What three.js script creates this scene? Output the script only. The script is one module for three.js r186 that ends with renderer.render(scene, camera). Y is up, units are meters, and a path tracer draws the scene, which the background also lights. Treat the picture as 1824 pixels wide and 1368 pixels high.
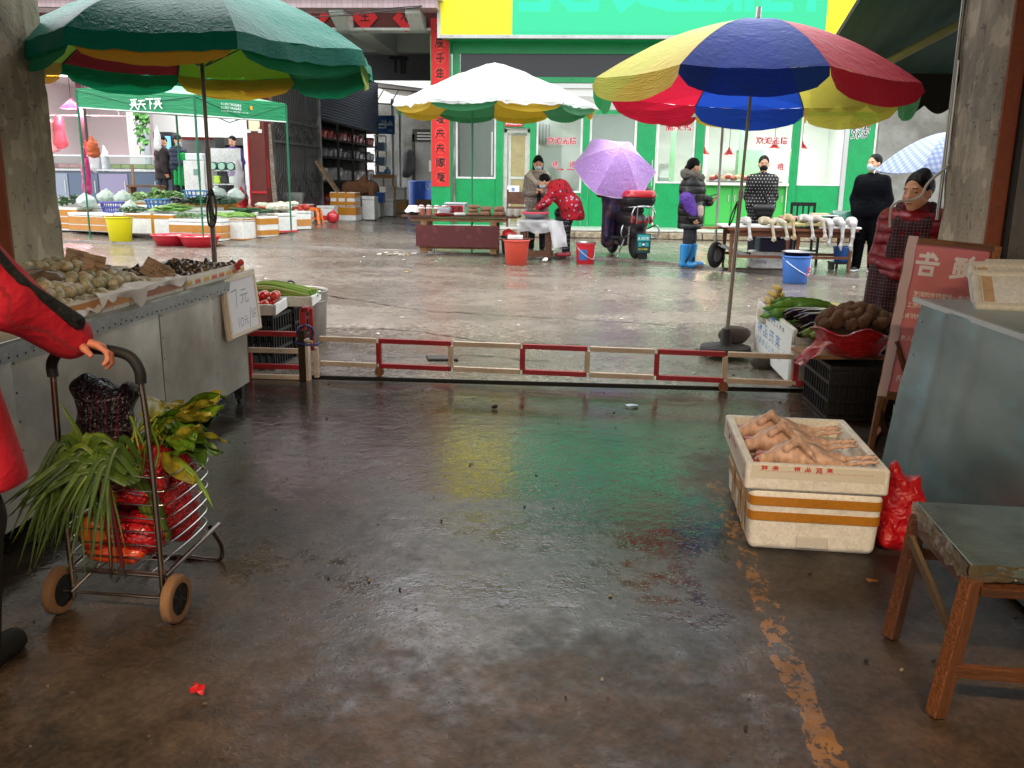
import * as THREE from 'three';
import { RoundedBoxGeometry } from 'three/addons/geometries/RoundedBoxGeometry.js';
import { mergeGeometries } from 'three/addons/utils/BufferGeometryUtils.js';
import { RectAreaLightUniformsLib } from 'three/addons/lights/RectAreaLightUniformsLib.js';

// ---------------------------------------------------------------- camera, sky, sun, exposure
const scene = new THREE.Scene();
const camera = new THREE.PerspectiveCamera(47.35, 4 / 3, 0.05, 400);
camera.rotation.order = 'YXZ';
camera.position.set(0, 1.4, 0);
camera.rotation.set(-0.22885, 0.06439, 0.013);

const renderer = new THREE.WebGLRenderer({ antialias: true });
renderer.toneMapping = THREE.LinearToneMapping;
renderer.toneMappingExposure = 3.15;
renderer.shadowMap.enabled = true;
RectAreaLightUniformsLib.init();

{ // overcast rain sky: a soft grey dome, a third brighter overhead
  const W = 128, H = 64, d = new Float32Array(W * H * 4);
  for (let j = 0; j < H; j++) for (let i = 0; i < W; i++) {
    const up = Math.sin(((j + 0.5) / H - 0.5) * Math.PI), o = (j * W + i) * 4;
    const cl = 1 + 0.05 * Math.sin(i / W * Math.PI * 6) * Math.cos(j * 0.35) + 0.04 * Math.sin(i / W * Math.PI * 14 + j * 0.5);
    const L = (up > 0 ? (1 + 1.2 * up) / 2.2 : 0.3) * 1.45 * cl;
    d[o] = L * 0.96; d[o + 1] = L * 0.99; d[o + 2] = L * 1.03; d[o + 3] = 1;
  }
  const t = new THREE.DataTexture(d, W, H, THREE.RGBAFormat, THREE.FloatType);
  t.mapping = THREE.EquirectangularReflectionMapping; t.magFilter = THREE.LinearFilter; t.needsUpdate = true;
  scene.background = t; scene.environment = t;
}
const sun = new THREE.DirectionalLight(new THREE.Color(1, 0.97, 0.92), 0.6);
sun.name = 'sun'; sun.position.set(-14, 40, -22); sun.target.position.set(0, 0, -10);
sun.castShadow = true; sun.shadow.radius = 40; sun.shadow.mapSize.set(2048, 2048);
Object.assign(sun.shadow.camera, { left: -40, right: 40, top: 40, bottom: -40, near: 1, far: 120 });
scene.add(sun, sun.target);

// ---------------------------------------------------------------- helpers
let seed = 7;
const rnd = () => { seed = (seed + 0x6d2b79f5) | 0; let t = Math.imul(seed ^ (seed >>> 15), 1 | seed); t = (t + Math.imul(t ^ (t >>> 7), 61 | t)) ^ t; return ((t ^ (t >>> 14)) >>> 0) / 4294967296; };
const rr = (a, b) => a + (b - a) * rnd();
const V = (x, y, z) => new THREE.Vector3(x, y, z);
const lerp = (a, b, t) => a + (b - a) * t, clamp = (x, a, b) => Math.min(b, Math.max(a, x));
const sstep = (a, b, x) => { const t = clamp((x - a) / (b - a), 0, 1); return t * t * (3 - 2 * t); };
const PI = Math.PI;

const used = new Map();
function numbered(n) { const k = used.get(n) || 0; used.set(n, k + 1); return k ? n + '_' + String(k).padStart(3, '0') : n; }
function tag(o, label, category, group) { o.userData.label = label; o.userData.category = category; if (group) o.userData.group = group; return o; }
function thing(name, label, category, pos = [0, 0, 0], turn = 0, group) {
  const o = new THREE.Group(); o.name = numbered(name); scene.add(o);
  o.position.set(...pos); o.rotation.y = turn; return tag(o, label, category, group);
}
function part(parent, name, geo, m) { const o = new THREE.Mesh(Array.isArray(geo) ? join(geo) : geo, m); o.name = name; parent.add(o); return o; }
function solo(name, label, category, geo, m, pos = [0, 0, 0], turn = 0, group) {
  const o = new THREE.Mesh(Array.isArray(geo) ? join(geo) : geo, m); o.name = numbered(name); scene.add(o);
  o.position.set(...pos); o.rotation.y = turn; return tag(o, label, category, group);
}
function struct(name, geo, m) { const o = new THREE.Mesh(Array.isArray(geo) ? join(geo) : geo, m); o.name = numbered(name); scene.add(o); o.userData.kind = 'structure'; return o; }
function copy(o, pos, rot = [0, 0, 0], label, group) {
  const c = o.clone(); c.name = numbered(o.name.replace(/_\d{3}$/, '')); scene.add(c); c.position.set(...pos); c.rotation.set(...rot);
  c.userData = { ...o.userData }; if (label) c.userData.label = label; if (group) c.userData.group = group; return c;
}
function join(list) {
  const gs = list.flat().map((g) => { let h = g.index ? g.toNonIndexed() : g.clone(); for (const k of Object.keys(h.attributes)) if (!['position', 'normal', 'uv'].includes(k)) h.deleteAttribute(k);
    if (!h.attributes.uv) h.setAttribute('uv', new THREE.BufferAttribute(new Float32Array(h.attributes.position.count * 2), 2)); if (!h.attributes.normal) h.computeVertexNormals(); return h; });
  return gs.length === 1 ? gs[0] : mergeGeometries(gs);
}
// geometry shorthands; all return placed geometries
const mv = (g, x = 0, y = 0, z = 0, rx = 0, ry = 0, rz = 0) => { if (rx || ry || rz) g.applyMatrix4(new THREE.Matrix4().makeRotationFromEuler(new THREE.Euler(rx, ry, rz))); return g.translate(x, y, z); };
// box given by centre x, base y, centre z; uv in metres
function box(w, h, d, x = 0, y = 0, z = 0, r = 0) {
  const g = r ? new RoundedBoxGeometry(w, h, d, 2, Math.min(r, w / 2.01, h / 2.01, d / 2.01)) : new THREE.BoxGeometry(w, h, d);
  boxUV(g); return g.translate(x, y + h / 2, z);
}
function boxUV(g, s = 1) {
  const p = g.attributes.position, n = g.attributes.normal, uv = g.attributes.uv;
  for (let i = 0; i < p.count; i++) {
    const ax = Math.abs(n.getX(i)), ay = Math.abs(n.getY(i)), az = Math.abs(n.getZ(i));
    if (ay >= ax && ay >= az) uv.setXY(i, p.getX(i) * s, p.getZ(i) * s); else if (ax >= az) uv.setXY(i, p.getZ(i) * s, p.getY(i) * s); else uv.setXY(i, p.getX(i) * s, p.getY(i) * s);
  }
  return g;
}
function cyl(r0, r1, h, x = 0, y = 0, z = 0, n = 16, open = false) { return new THREE.CylinderGeometry(r1, r0, h, n, 1, open).translate(x, y + h / 2, z); }
function bar(a, b, r0, r1 = r0, n = 8) {
  const A = V(...a), B = V(...b), L = A.distanceTo(B), g = new THREE.CylinderGeometry(r1, r0, L, n, 1).translate(0, L / 2, 0);
  g.applyQuaternion(new THREE.Quaternion().setFromUnitVectors(V(0, 1, 0), B.sub(A).normalize())); return g.translate(...a);
}
function beam(a, b, w, h = w) { // square timber or bar between two points
  const A = V(...a), B = V(...b), m = new THREE.Matrix4().lookAt(A, B, Math.abs(B.x - A.x) + Math.abs(B.z - A.z) < 1e-3 ? V(0, 0, 1) : V(0, 1, 0));
  const g = new RoundedBoxGeometry(w, h, A.distanceTo(B), 1, Math.min(w, h) * 0.12); g.applyMatrix4(m); return g.translate((a[0] + b[0]) / 2, (a[1] + b[1]) / 2, (a[2] + b[2]) / 2);
}
const curve = (pts) => new THREE.CatmullRomCurve3(pts.map((p) => V(...p)));
const tube = (pts, r, n = 24, k = 6) => new THREE.TubeGeometry(curve(pts), n, r, k);
const lathe = (prof, n = 24) => new THREE.LatheGeometry(prof.map((p) => new THREE.Vector2(p[0], p[1])), n);
const ball = (r, x = 0, y = 0, z = 0, sx = 1, sy = 1, sz = 1, n = 12) => new THREE.SphereGeometry(r, n, Math.ceil(n * 0.7)).scale(sx, sy, sz).translate(x, y, z);
// a grid surface f(u, v) -> [x, y, z]
function surf(f, nu, nv, closedU = false) {
  const pos = [], uv = [], idx = [];
  for (let j = 0; j <= nv; j++) for (let i = 0; i <= nu; i++) { pos.push(...f(i / nu, j / nv)); uv.push(i / nu, j / nv); }
  for (let j = 0; j < nv; j++) for (let i = 0; i < nu; i++) { const a = j * (nu + 1) + i, b = a + 1, c = a + nu + 1, e = c + 1; idx.push(a, b, e, a, e, c); }
  const g = new THREE.BufferGeometry();
  g.setAttribute('position', new THREE.Float32BufferAttribute(pos, 3)); g.setAttribute('uv', new THREE.Float32BufferAttribute(uv, 2)); g.setIndex(idx); g.computeVertexNormals(); return g;
}
function jitter(g, amp, f = 9) { // crumple by position noise
  const p = g.attributes.position;
  for (let i = 0; i < p.count; i++) { const x = p.getX(i), y = p.getY(i), z = p.getZ(i); p.setXYZ(i, x + amp * n3(x * f, y * f, z * f), y + amp * n3(x * f + 7, y * f, z * f + 3), z + amp * n3(x * f, y * f + 5, z * f + 11)); }
  g.computeVertexNormals(); return g;
}
// hashed value noise
const hsh = (x, y, z) => { let h = (Math.imul(x, 374761393) + Math.imul(y, 668265263) + Math.imul(z, 2147483647 - 58)) | 0; h = Math.imul(h ^ (h >>> 13), 1274126177); return ((h ^ (h >>> 16)) >>> 0) / 4294967295 * 2 - 1; };
function n3(x, y, z = 0) {
  const i = Math.floor(x), j = Math.floor(y), k = Math.floor(z); let u = x - i, v = y - j, w = z - k; u *= u * (3 - 2 * u); v *= v * (3 - 2 * v); w *= w * (3 - 2 * w);
  const L = (a) => lerp(lerp(hsh(i, j, a), hsh(i + 1, j, a), u), lerp(hsh(i, j + 1, a), hsh(i + 1, j + 1, a), u), v); return lerp(L(k), L(k + 1), w);
}
// fast tiling 2-D noise for textures
const LAT = new Float32Array(256 * 256).map(() => rnd() * 2 - 1);
function n2(x, y, per) {
  const i = Math.floor(x), j = Math.floor(y); let u = x - i, v = y - j; u *= u * (3 - 2 * u); v *= v * (3 - 2 * v);
  let a, b, c, d; if ((per & 63) === 0) { a = i & 255; b = (i + 1) & 255; c = (j & 255) << 8; d = ((j + 1) & 255) << 8; } else { a = ((i % per) + per) % per; b = (a + 1) % per; c = ((j % per) + per) % per; d = ((c + 1) % per & 255) << 8; c = (c & 255) << 8; a &= 255; b &= 255; }
  return lerp(lerp(LAT[a + c], LAT[b + c], u), lerp(LAT[a + d], LAT[b + d], u), v);
}
const fbm = (x, y, per, oct, g = 0.5) => { let s = 0, a = 1, t = 0; for (let o = 0; o < oct; o++) { s += a * n2(x + o * 17, y + o * 31, per); t += a; a *= g; x *= 2; y *= 2; per *= 2; } return s / t; };
function dataTex(n, f, srgb = true, rep = 1) { // f(u, v) -> [r, g, b] 0..1 or one number
  const d = new Uint8Array(n * n * 4);
  for (let j = 0; j < n; j++) for (let i = 0; i < n; i++) { const c = f(i / n, j / n), o = (j * n + i) * 4; if (c.length) { d[o] = clamp(c[0], 0, 1) * 255; d[o + 1] = clamp(c[1], 0, 1) * 255; d[o + 2] = clamp(c[2], 0, 1) * 255; } else d[o] = d[o + 1] = d[o + 2] = clamp(c, 0, 1) * 255; d[o + 3] = 255; }
  const t = new THREE.DataTexture(d, n, n); t.wrapS = t.wrapT = THREE.RepeatWrapping; t.magFilter = THREE.LinearFilter; if (srgb) t.colorSpace = THREE.SRGBColorSpace; t.repeat.set(rep, rep); t.needsUpdate = true; return t;
}
function canvasTex(w, h, draw) { const c = document.createElement('canvas'); c.width = w; c.height = h; const x = c.getContext('2d'); draw(x, w, h); const t = new THREE.CanvasTexture(c); t.colorSpace = THREE.SRGBColorSpace; t.wrapS = t.wrapT = THREE.RepeatWrapping; return t; }
const again = (t, s, s2 = s) => { const c = t.clone(); c.repeat.set(s, s2); c.needsUpdate = true; return c; };

// shared wear maps (near white, they only break up a colour)
const GRIME = dataTex(512, (u, v) => { const a = fbm(u * 6, v * 6, 6, 5), b = fbm(u * 30 + 3, v * 30, 30, 3); return clamp(0.95 + 0.05 * a + 0.06 * b - 0.22 * sstep(0.5, 0.75, fbm(u * 40 + 5, v * 40 + 2, 40, 3)), 0, 1); });
const BLOTCH = dataTex(512, (u, v) => { const a = fbm(u * 5, v * 5, 5, 6, 0.6); return [clamp(0.86 + 0.3 * a, 0, 1), clamp(0.84 + 0.32 * a, 0, 1), clamp(0.8 + 0.34 * a, 0, 1)]; });
const BUMPY = dataTex(512, (u, v) => 0.5 + 0.5 * fbm(u * 14, v * 14, 14, 5, 0.62), false);
const CREASE = dataTex(512, (u, v) => { const w = 0.5 * fbm(u * 4, v * 4, 4, 3); const a = 1 - Math.abs(fbm(u * 7 + w, v * 7, 7, 3)) * 2.2, b = 1 - Math.abs(fbm(u * 15, v * 15 + w, 15, 3)) * 2; return 0.4 * a + 0.25 * b + 0.2; }, false);
const WOOD = dataTex(512, (u, v) => { const g = fbm(u * 4 + 0.4 * fbm(u * 3, v * 3, 3, 2), v * 60, 60, 3), k = fbm(u * 5, v * 8, 40, 4); return [0.84 + 0.2 * g + 0.12 * k, 0.8 + 0.22 * g + 0.14 * k, 0.76 + 0.24 * g + 0.15 * k]; });
const WEAVE = dataTex(256, (u, v) => 0.5 + 0.25 * Math.sin(u * 2 * PI * 64) + 0.25 * Math.sin(v * 2 * PI * 64), false);
const QUILT = dataTex(256, (u, v) => { const y = (v * 8) % 1; return Math.pow(Math.sin(y * PI), 0.5) * 0.9 + 0.1 * fbm(u * 20, v * 20, 20, 2); }, false);

const S = THREE.MeshStandardMaterial, PM = THREE.MeshPhysicalMaterial;
const mats = new Map();
function M(hex, rough = 0.7, o = {}) { // o: metal, map, ms (map scale), bump, bs, bump scale bsc, trans, coat, side
  const key = hex + '|' + rough + '|' + Object.keys(o).map((k) => k + (o[k] && o[k].isTexture ? o[k].uuid : o[k])).join();
  if (mats.has(key)) return mats.get(key);
  const ph = o.trans || o.coat || o.sheen || o.spec !== undefined, m = new (ph ? PM : S)({ color: hex, roughness: rough, metalness: o.metal || 0, side: THREE.DoubleSide });
  if (o.map) m.map = o.ms ? again(o.map, o.ms) : o.map;
  if (o.bump) { m.bumpMap = o.bs ? again(o.bump, o.bs) : o.bump; m.bumpScale = o.bsc || 0.002; }
  if (o.rmap) m.roughnessMap = o.rmap;
  if (o.trans) { m.transmission = o.trans; m.thickness = 0; }
  if (o.coat) { m.clearcoat = o.coat; m.clearcoatRoughness = o.cr ?? 0.15; }
  if (o.spec !== undefined) m.specularIntensity = o.spec;
  if (o.sheen) { m.sheen = o.sheen; m.sheenColor = new THREE.Color(hex).lerp(new THREE.Color(1, 1, 1), 0.4); m.sheenRoughness = 0.6; }
  mats.set(key, m); return m;
}
const fabric = (hex, o = {}) => M(hex, 0.85, { bump: CREASE, bs: 2.2, bsc: 0.012, ...o });
const foam = M('#e6e6e0', 0.8, { map: GRIME, ms: 2.6, bump: BUMPY, bs: 7, bsc: 0.0012 });
const foamOld = M('#d8d3c4', 0.8, { map: GRIME, ms: 2.4, bump: BUMPY, bs: 7, bsc: 0.0015 });
const tape = M('#c07f22', 0.28, { map: GRIME, ms: 3, coat: 0.4 });
const steel = M('#b8babd', 0.28, { metal: 1, bump: BUMPY, bs: 3, bsc: 0.0006 });
const galv = M('#a7abac', 0.42, { metal: 0.85, map: BLOTCH, ms: 0.9 });
const blackPlastic = M('#17181a', 0.45), skin = M('#cf9d7c', 0.55, { bump: BUMPY, bs: 20, bsc: 0.0006 }), hairM = M('#0b0908', 0.55, { bump: WOOD, bs: 6, bsc: 0.004, spec: 0.3 });

// ---------------------------------------------------------------- signed-distance blobs meshed with surface nets
// prims: {a, b, r, s} tapered capsule from a (radius r) to b (radius s); {c, e} ellipsoid centre c, radii e (rot optional Euler); sub: true carves; {cut:[nx,ny,nz,d]} keeps n.p < d
function blob(prims, cell, k = 0.03) {
  const lo = [1e9, 1e9, 1e9], hi = [-1e9, -1e9, -1e9];
  for (const p of prims) {
    if (p.cut || p.sub) continue;
    const ps = p.c ? [p.c] : [p.a, p.b], R = p.c ? Math.max(...p.e) : Math.max(p.r, p.s ?? p.r);
    for (const q of ps) for (let i = 0; i < 3; i++) { lo[i] = Math.min(lo[i], q[i] - R - k - cell * 2); hi[i] = Math.max(hi[i], q[i] + R + k + cell * 2); }
  }
  const N = [0, 1, 2].map((i) => Math.ceil((hi[i] - lo[i]) / cell) + 1), F = new Float32Array(N[0] * N[1] * N[2]).fill(1);
  const at = (x, y, z) => (z * N[1] + y) * N[0] + x;
  for (const p of prims) {
    let f, bl = [0, 0, 0], bh = N.map((n) => n - 1);
    if (p.cut) { const [a, b, c, d] = p.cut; f = (x, y, z) => a * x + b * y + c * z - d; }
    else if (p.c) {
      const [cx, cy, cz] = p.c, [ex, ey, ez] = p.e, q = p.rot ? new THREE.Matrix4().makeRotationFromEuler(new THREE.Euler(...p.rot)).invert().elements : null;
      f = (x, y, z) => { x -= cx; y -= cy; z -= cz; if (q) { const X = q[0] * x + q[4] * y + q[8] * z, Y = q[1] * x + q[5] * y + q[9] * z, Z = q[2] * x + q[6] * y + q[10] * z; x = X; y = Y; z = Z; }
        const k0 = Math.hypot(x / ex, y / ey, z / ez), k1 = Math.hypot(x / ex / ex, y / ey / ey, z / ez / ez); return k1 < 1e-9 ? -Math.min(ex, ey, ez) : k0 * (k0 - 1) / k1; };
    } else {
      const [ax, ay, az] = p.a, [bx, by, bz] = p.b, dx = bx - ax, dy = by - ay, dz = bz - az, dd = dx * dx + dy * dy + dz * dz || 1e-9, r = p.r, s = p.s ?? p.r;
      f = (x, y, z) => { const t = clamp(((x - ax) * dx + (y - ay) * dy + (z - az) * dz) / dd, 0, 1); return Math.hypot(x - ax - dx * t, y - ay - dy * t, z - az - dz * t) - (r + (s - r) * t); };
    }
    if (!p.cut) { const ps = p.c ? [p.c] : [p.a, p.b], R = (p.c ? Math.max(...p.e) : Math.max(p.r, p.s ?? p.r)) + k * 2 + cell * 3;
      for (let i = 0; i < 3; i++) { bl[i] = clamp(Math.floor((Math.min(...ps.map((q) => q[i])) - R - lo[i]) / cell), 0, N[i] - 1); bh[i] = clamp(Math.ceil((Math.max(...ps.map((q) => q[i])) + R - lo[i]) / cell), 0, N[i] - 1); } }
    const kk = p.k ?? k;
    for (let z = bl[2]; z <= bh[2]; z++) for (let y = bl[1]; y <= bh[1]; y++) for (let x = bl[0]; x <= bh[0]; x++) {
      const d = f(lo[0] + x * cell, lo[1] + y * cell, lo[2] + z * cell), i = at(x, y, z), o = F[i];
      if (p.cut) F[i] = Math.max(o, d); else if (p.sub) F[i] = Math.max(o, -d);
      else { const h = Math.max(kk - Math.abs(o - d), 0) / kk; F[i] = Math.min(o, d) - h * h * kk * 0.25; }
    }
  }
  const pos = [], nor = [], uv = [], idx = [], vi = new Int32Array(F.length).fill(-1);
  for (let z = 0; z < N[2] - 1; z++) for (let y = 0; y < N[1] - 1; y++) for (let x = 0; x < N[0] - 1; x++) {
    let n = 0, px = 0, py = 0, pz = 0, neg = 0;
    const v = []; for (let c = 0; c < 8; c++) { v[c] = F[at(x + (c & 1), y + ((c >> 1) & 1), z + (c >> 2))]; if (v[c] < 0) neg++; }
    if (!neg || neg === 8) continue;
    for (let c = 0; c < 8; c++) for (const b of [1, 2, 4]) { if (c & b) continue; const e = c | b; if ((v[c] < 0) === (v[e] < 0)) continue; const t = v[c] / (v[c] - v[e]); n++; px += (c & 1) + (b === 1 ? t : 0); py += ((c >> 1) & 1) + (b === 2 ? t : 0); pz += (c >> 2) + (b === 4 ? t : 0); }
    vi[at(x, y, z)] = pos.length / 3;
    const X = lo[0] + (x + px / n) * cell, Y = lo[1] + (y + py / n) * cell, Z = lo[2] + (z + pz / n) * cell; pos.push(X, Y, Z);
    const gx = v[1] + v[3] + v[5] + v[7] - v[0] - v[2] - v[4] - v[6], gy = v[2] + v[3] + v[6] + v[7] - v[0] - v[1] - v[4] - v[5], gz = v[4] + v[5] + v[6] + v[7] - v[0] - v[1] - v[2] - v[3], L = Math.hypot(gx, gy, gz) || 1;
    nor.push(gx / L, gy / L, gz / L); uv.push(Math.abs(gx) > Math.abs(gz) ? Z : X, Y);
  }
  const quad = (a, b, c, d, flip) => { if (a < 0 || b < 0 || c < 0 || d < 0) return; flip ? idx.push(a, c, b, b, c, d) : idx.push(a, b, c, b, d, c); };
  for (let z = 1; z < N[2] - 1; z++) for (let y = 1; y < N[1] - 1; y++) for (let x = 1; x < N[0] - 1; x++) {
    const s = F[at(x, y, z)] < 0;
    if (s !== F[at(x + 1, y, z)] < 0) quad(vi[at(x, y - 1, z - 1)], vi[at(x, y, z - 1)], vi[at(x, y - 1, z)], vi[at(x, y, z)], !s);
    if (s !== F[at(x, y + 1, z)] < 0) quad(vi[at(x - 1, y, z - 1)], vi[at(x, y, z - 1)], vi[at(x - 1, y, z)], vi[at(x, y, z)], s);
    if (s !== F[at(x, y, z + 1)] < 0) quad(vi[at(x - 1, y - 1, z)], vi[at(x, y - 1, z)], vi[at(x - 1, y, z)], vi[at(x, y, z)], !s);
  }
  const g = new THREE.BufferGeometry();
  g.setAttribute('position', new THREE.Float32BufferAttribute(pos, 3)); g.setAttribute('normal', new THREE.Float32BufferAttribute(nor, 3)); g.setAttribute('uv', new THREE.Float32BufferAttribute(uv, 2)); g.setIndex(idx); return g;
}

// ---------------------------------------------------------------- lettering: every character as pen strokes on a ten by ten grid (x then y of each point)
const GLYPH = {
  通: '1021 0333 33 3337 3709 374899 4181 8163 5263 4347 438387 4585 6367', 告: '3012 2181 5054 0494 2676 7679 2979 2629', 福: '2031 0242 4207 2359 5191 5393 5355 5595 5395 5757 5799 9959 5159 5757 7579 5795', 生: '2004 1282 5059 2585 0999',
  財: '0141 0107 4147 0343 0545 0747 2709 3749 5393 7078 7868 7447', 发: '3014 1494 5040 4029 0309 3858 8599 6579 4599 7081', 慶: '5051 1191 1107 0709 2282 3252 5272 4464 2585 2474 3626 5676 4799 7729', 千: '8011 0595 5159', 年: '3004 1282 5059 2585 2528 0898', 喧: '0232 0207 3237 0737 5051 4191 4142 9192 5383 4585 4575 4578 7578 4878 3999',
  天: '1282 0595 5225 2509 5599', 賜: '0141 0107 4147 0343 0545 0747 2709 3749 5191 9194 5154 5494 5292 6447 6597 9798 7559 8669', 欢: '0141 4109 0148 6052 5292 9284 7374 7449 7499', 迎: '1021 0333 3337 3709 374899 5142 4247 5141 6191 6168 9196 8696', 光: '5054 2132 8172 0595 3539 4409 6569 6999 9997', 临: '1118 2029 5041 5191 6172 4549 4585 8589 4989 6569',
  推: '0333 2028 2818 0645 5042 5249 6071 5292 7289 5484 5686 5999', 脆: '1119 1131 3139 1333 1535 6051 5171 7163 4393 4349 5585 8587 8767 5569 6999 9997', 皮: '1282 8284 1206 0609 5055 2575 7549 3599', 鸭: '0141 0105 4145 0545 0343 2129 6071 5191 9194 5156 5696 9699 9989 6273 5888', 美: '3041 7061 1292 2484 0595 5155 0696 5549 4909 5699', 团: '1191 1119 9199 1999 3373 5248 4838 5337', 外: '2002 2041 4138 3809 1335 7079 7396', 卖: '1181 5054 0393 9384 2435 3546 0696 5449 4909 5699',
  内: '1292 1219 9299 5055 5528 5578', 设: '1021 0323 2328 2838 5151 5155 5541 5181 8184 8495 4686 8649 4799', 监: '1114 3105 5052 5282 5243 6374 1696 1619 9699 1999 3639 6669', 控: '0333 2028 2818 0645 6061 4292 4243 9293 5344 7384 5585 6569 4999', 爽: '1181 5155 0595 2334 3324 2536 3526 6374 7364 6576 7566 5509 5599', 下: '0191 5159 5375', 甜: '3002 0343 2029 1616 0535 1539 3539 5393 6069 8089 6686 6989', 酒: '0112 0314 0926 3191 4349 4393 9399 4999 5152 5355 7175 4696',
  元: '2171 0494 3437 3709 6469 6999 9997', 斤: '7023 2327 2709 2494 6469', 袋: '2003 1114 4363 5052 9193 4252 7081 0595 5455 5509 3638 3859 5599', 为: '2031 0393 9399 9979 5024 2409 5566', 进: '1021 0333 3337 3709 374899 4292 4595 6068 6857 8088', 一: '0595', 步: '5054 5282 2125 0494 5558 3628 8547 4709', 做: '2003 1219 3262 4146 3666 3639 6669 3969 7062 7292 8259 6499', 好: '2019 0242 4209 1336 5191 9173 7379 7969 5595', 市: '5051 0292 2428 2484 8488 5259', 场: '1018 0333 0937 4181 8153 5393 9399 9989 6447 7448',
  新: '2031 0141 0343 2339 0646 2709 3647 9052 5259 5494 8489', 型: '0151 0454 1104 3154 7074 9055 5059 2686 0999', 冠: '0191 0102 9192 2343 1545 2518 3548 6093 5494 8489 6667', 状: '2029 0112 0524 3393 6052 6239 6499 8091', 病: '5051 1191 1107 0709 3383 3439 3484 8489 5345 5567', 毒: '1191 2383 5054 0494 2529 2585 8589 0797 1999', 的: '2011 1119 1141 4149 1949 1545 6052 6292 9298 9888 6576', 肺: '1119 1131 3139 1333 1535 7071 5292 5458 5494 9498 7279', 炎: '3141 5051 5024 5184 8161 5555 5409 3626 8667 5699', 疫: '5051 1191 1107 0709 4484 4436 7475 7585 3787 8739 4799',
  情: '2029 0203 3233 5191 6373 4494 7074 5559 5585 8589 6676 6878', 防: '0119 0131 3123 2335 6071 4292 6248 4839 6484 8489 8979', 工: '1282 5259 0999', 作: '2003 1219 5042 4292 6269 6494 6696', 所: '3011 1119 1333 1535 3335 9052 5259 5494 8489', 有: '0292 4024 2449 3439 3484 8489 4575 4777', 人: '5045 4509 5699', 员: '3070 7073 3073 3373 2528 2585 8588 5547 4709 6799', 须: '3002 3203 3525 5191 7172 5357 5393 9397 7375 7649 7799', 佩: '2003 1219 4139 4181 8189 8999 5373 5558 5578 6469', 戴: '2031 0252 3034 6099 4464 0494 9069', 口: '1282 1219 8289 1989', 罩: '1191 1113 9193 1393 4143 6163 5054 2585 2528 8588 2888 0999',
  入: '3051 5145 4509 5599', 绝: '2002 0242 4205 0545 0938 6052 5282 8264 4464 4449 8468 4999', 依: '2003 1219 6061 3292 6246 4659 5569 8473', 法: '0112 0314 0926 4282 7075 3595 6549 4989 7799', 处: '2003 1242 4209 2569 7075 7597 6999', 理: '0141 0444 0848 2128 5191 5155 9195 5595 5393 7179 5797 4999', 小: '5059 5949 2417 7496', 心: '1407 3238 3888 8886 5152 8496', 场0: '', 谢: '1021 0323 2328 2838 4151 4147 6167 4363 4565 3767 7292 8279 7475', 招: '0333 2028 2818 0645 5191 9193 6144 5585 5559 8589 5989', 大: '0393 5049 4909 5499', 鲜: '2002 0232 3237 0737 0434 1237 0939 5162 8172 5393 5595 7379 4797', 精: '1031 0333 2029 0716 3637 5191 6171 5393 4494 5559 5585 8589 6676', 品: '3070 3034 7074 3474 0646 0609 4649 0949 5696 5659 9699 5999', 蔬: '0191 3032 6062 0444 2428 0948 5494 7074 5656 7679 9699', 菜: '0191 3032 6062 1373 2435 5455 7465 0696 5559 5509 5699',
};
function glyph(x, ch, px, py, s, w) {
  const g = GLYPH[ch]; if (!g) return;
  x.lineWidth = s * w; x.beginPath();
  for (const st of g.split(' ')) { for (let i = 0; i + 1 < st.length; i += 2) { const X = px + (+st[i] / 9) * s, Y = py + (+st[i + 1] / 9) * s; i ? x.lineTo(X, Y) : x.moveTo(X, Y); } if (st.length === 2) x.lineTo(px + (+st[0] / 9) * s + 1, py + (+st[1] / 9) * s + 1); }
  x.stroke();
}
function write(x, text, px, py, s, o = {}) { // o: w stroke weight, gap, down, color, cap
  x.strokeStyle = o.color || '#111'; x.lineCap = o.cap || 'square'; x.lineJoin = 'round';
  [...text].forEach((ch, i) => { const p = i * s * (o.gap || 1.15); glyph(x, ch, px + (o.down ? 0 : p), py + (o.down ? p : 0), s, o.w || 0.1); });
}
// lettering laid on a surface as its own thin sheet: a plane facing +z
const decalPlane = (w, h, x, y, z, rx = 0, ry = 0, rz = 0) => mv(new THREE.PlaneGeometry(w, h), x, y, z, rx, ry, rz);
const print = (tex, rough = 0.6, o = {}) => { const m = new S({ map: tex, roughness: rough, side: o.one ? THREE.FrontSide : THREE.DoubleSide }); if (o.cut) { m.alphaTest = 0.5; m.transparent = false; } return m; };
// ---------------------------------------------------------------- ground heights
const EDGE = [[-60, 18.4], [-12, 17.0], [-4.8, 16.3], [0.8, 15.0], [3.85, 12.7], [6, 12.0], [60, 9]];
const interp = (T, x) => { for (let i = 1; i < T.length; i++) if (x <= T[i][0]) return lerp(T[i - 1][1], T[i][1], clamp((x - T[i - 1][0]) / (T[i][0] - T[i - 1][0]), 0, 1)); return T[T.length - 1][1]; };
const edgeD = (x) => interp(EDGE, x) + 0.12 * n3(x * 2.1, 3, 1) + 0.05 * n3(x * 9, 7, 2);
const roadY = (d) => Math.min(0.09, Math.max(0, (d - 6.2) / 8 * 0.09));
const slabY = (x, d) => roadY(d) + 0.04 + 0.17 * sstep(-3.5, -6, x) * sstep(17, 20, d);
const groundY = (x, z) => (-z < 6.2 ? 0 : -z > edgeD(x) ? slabY(x, -z) : roadY(-z));

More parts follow.
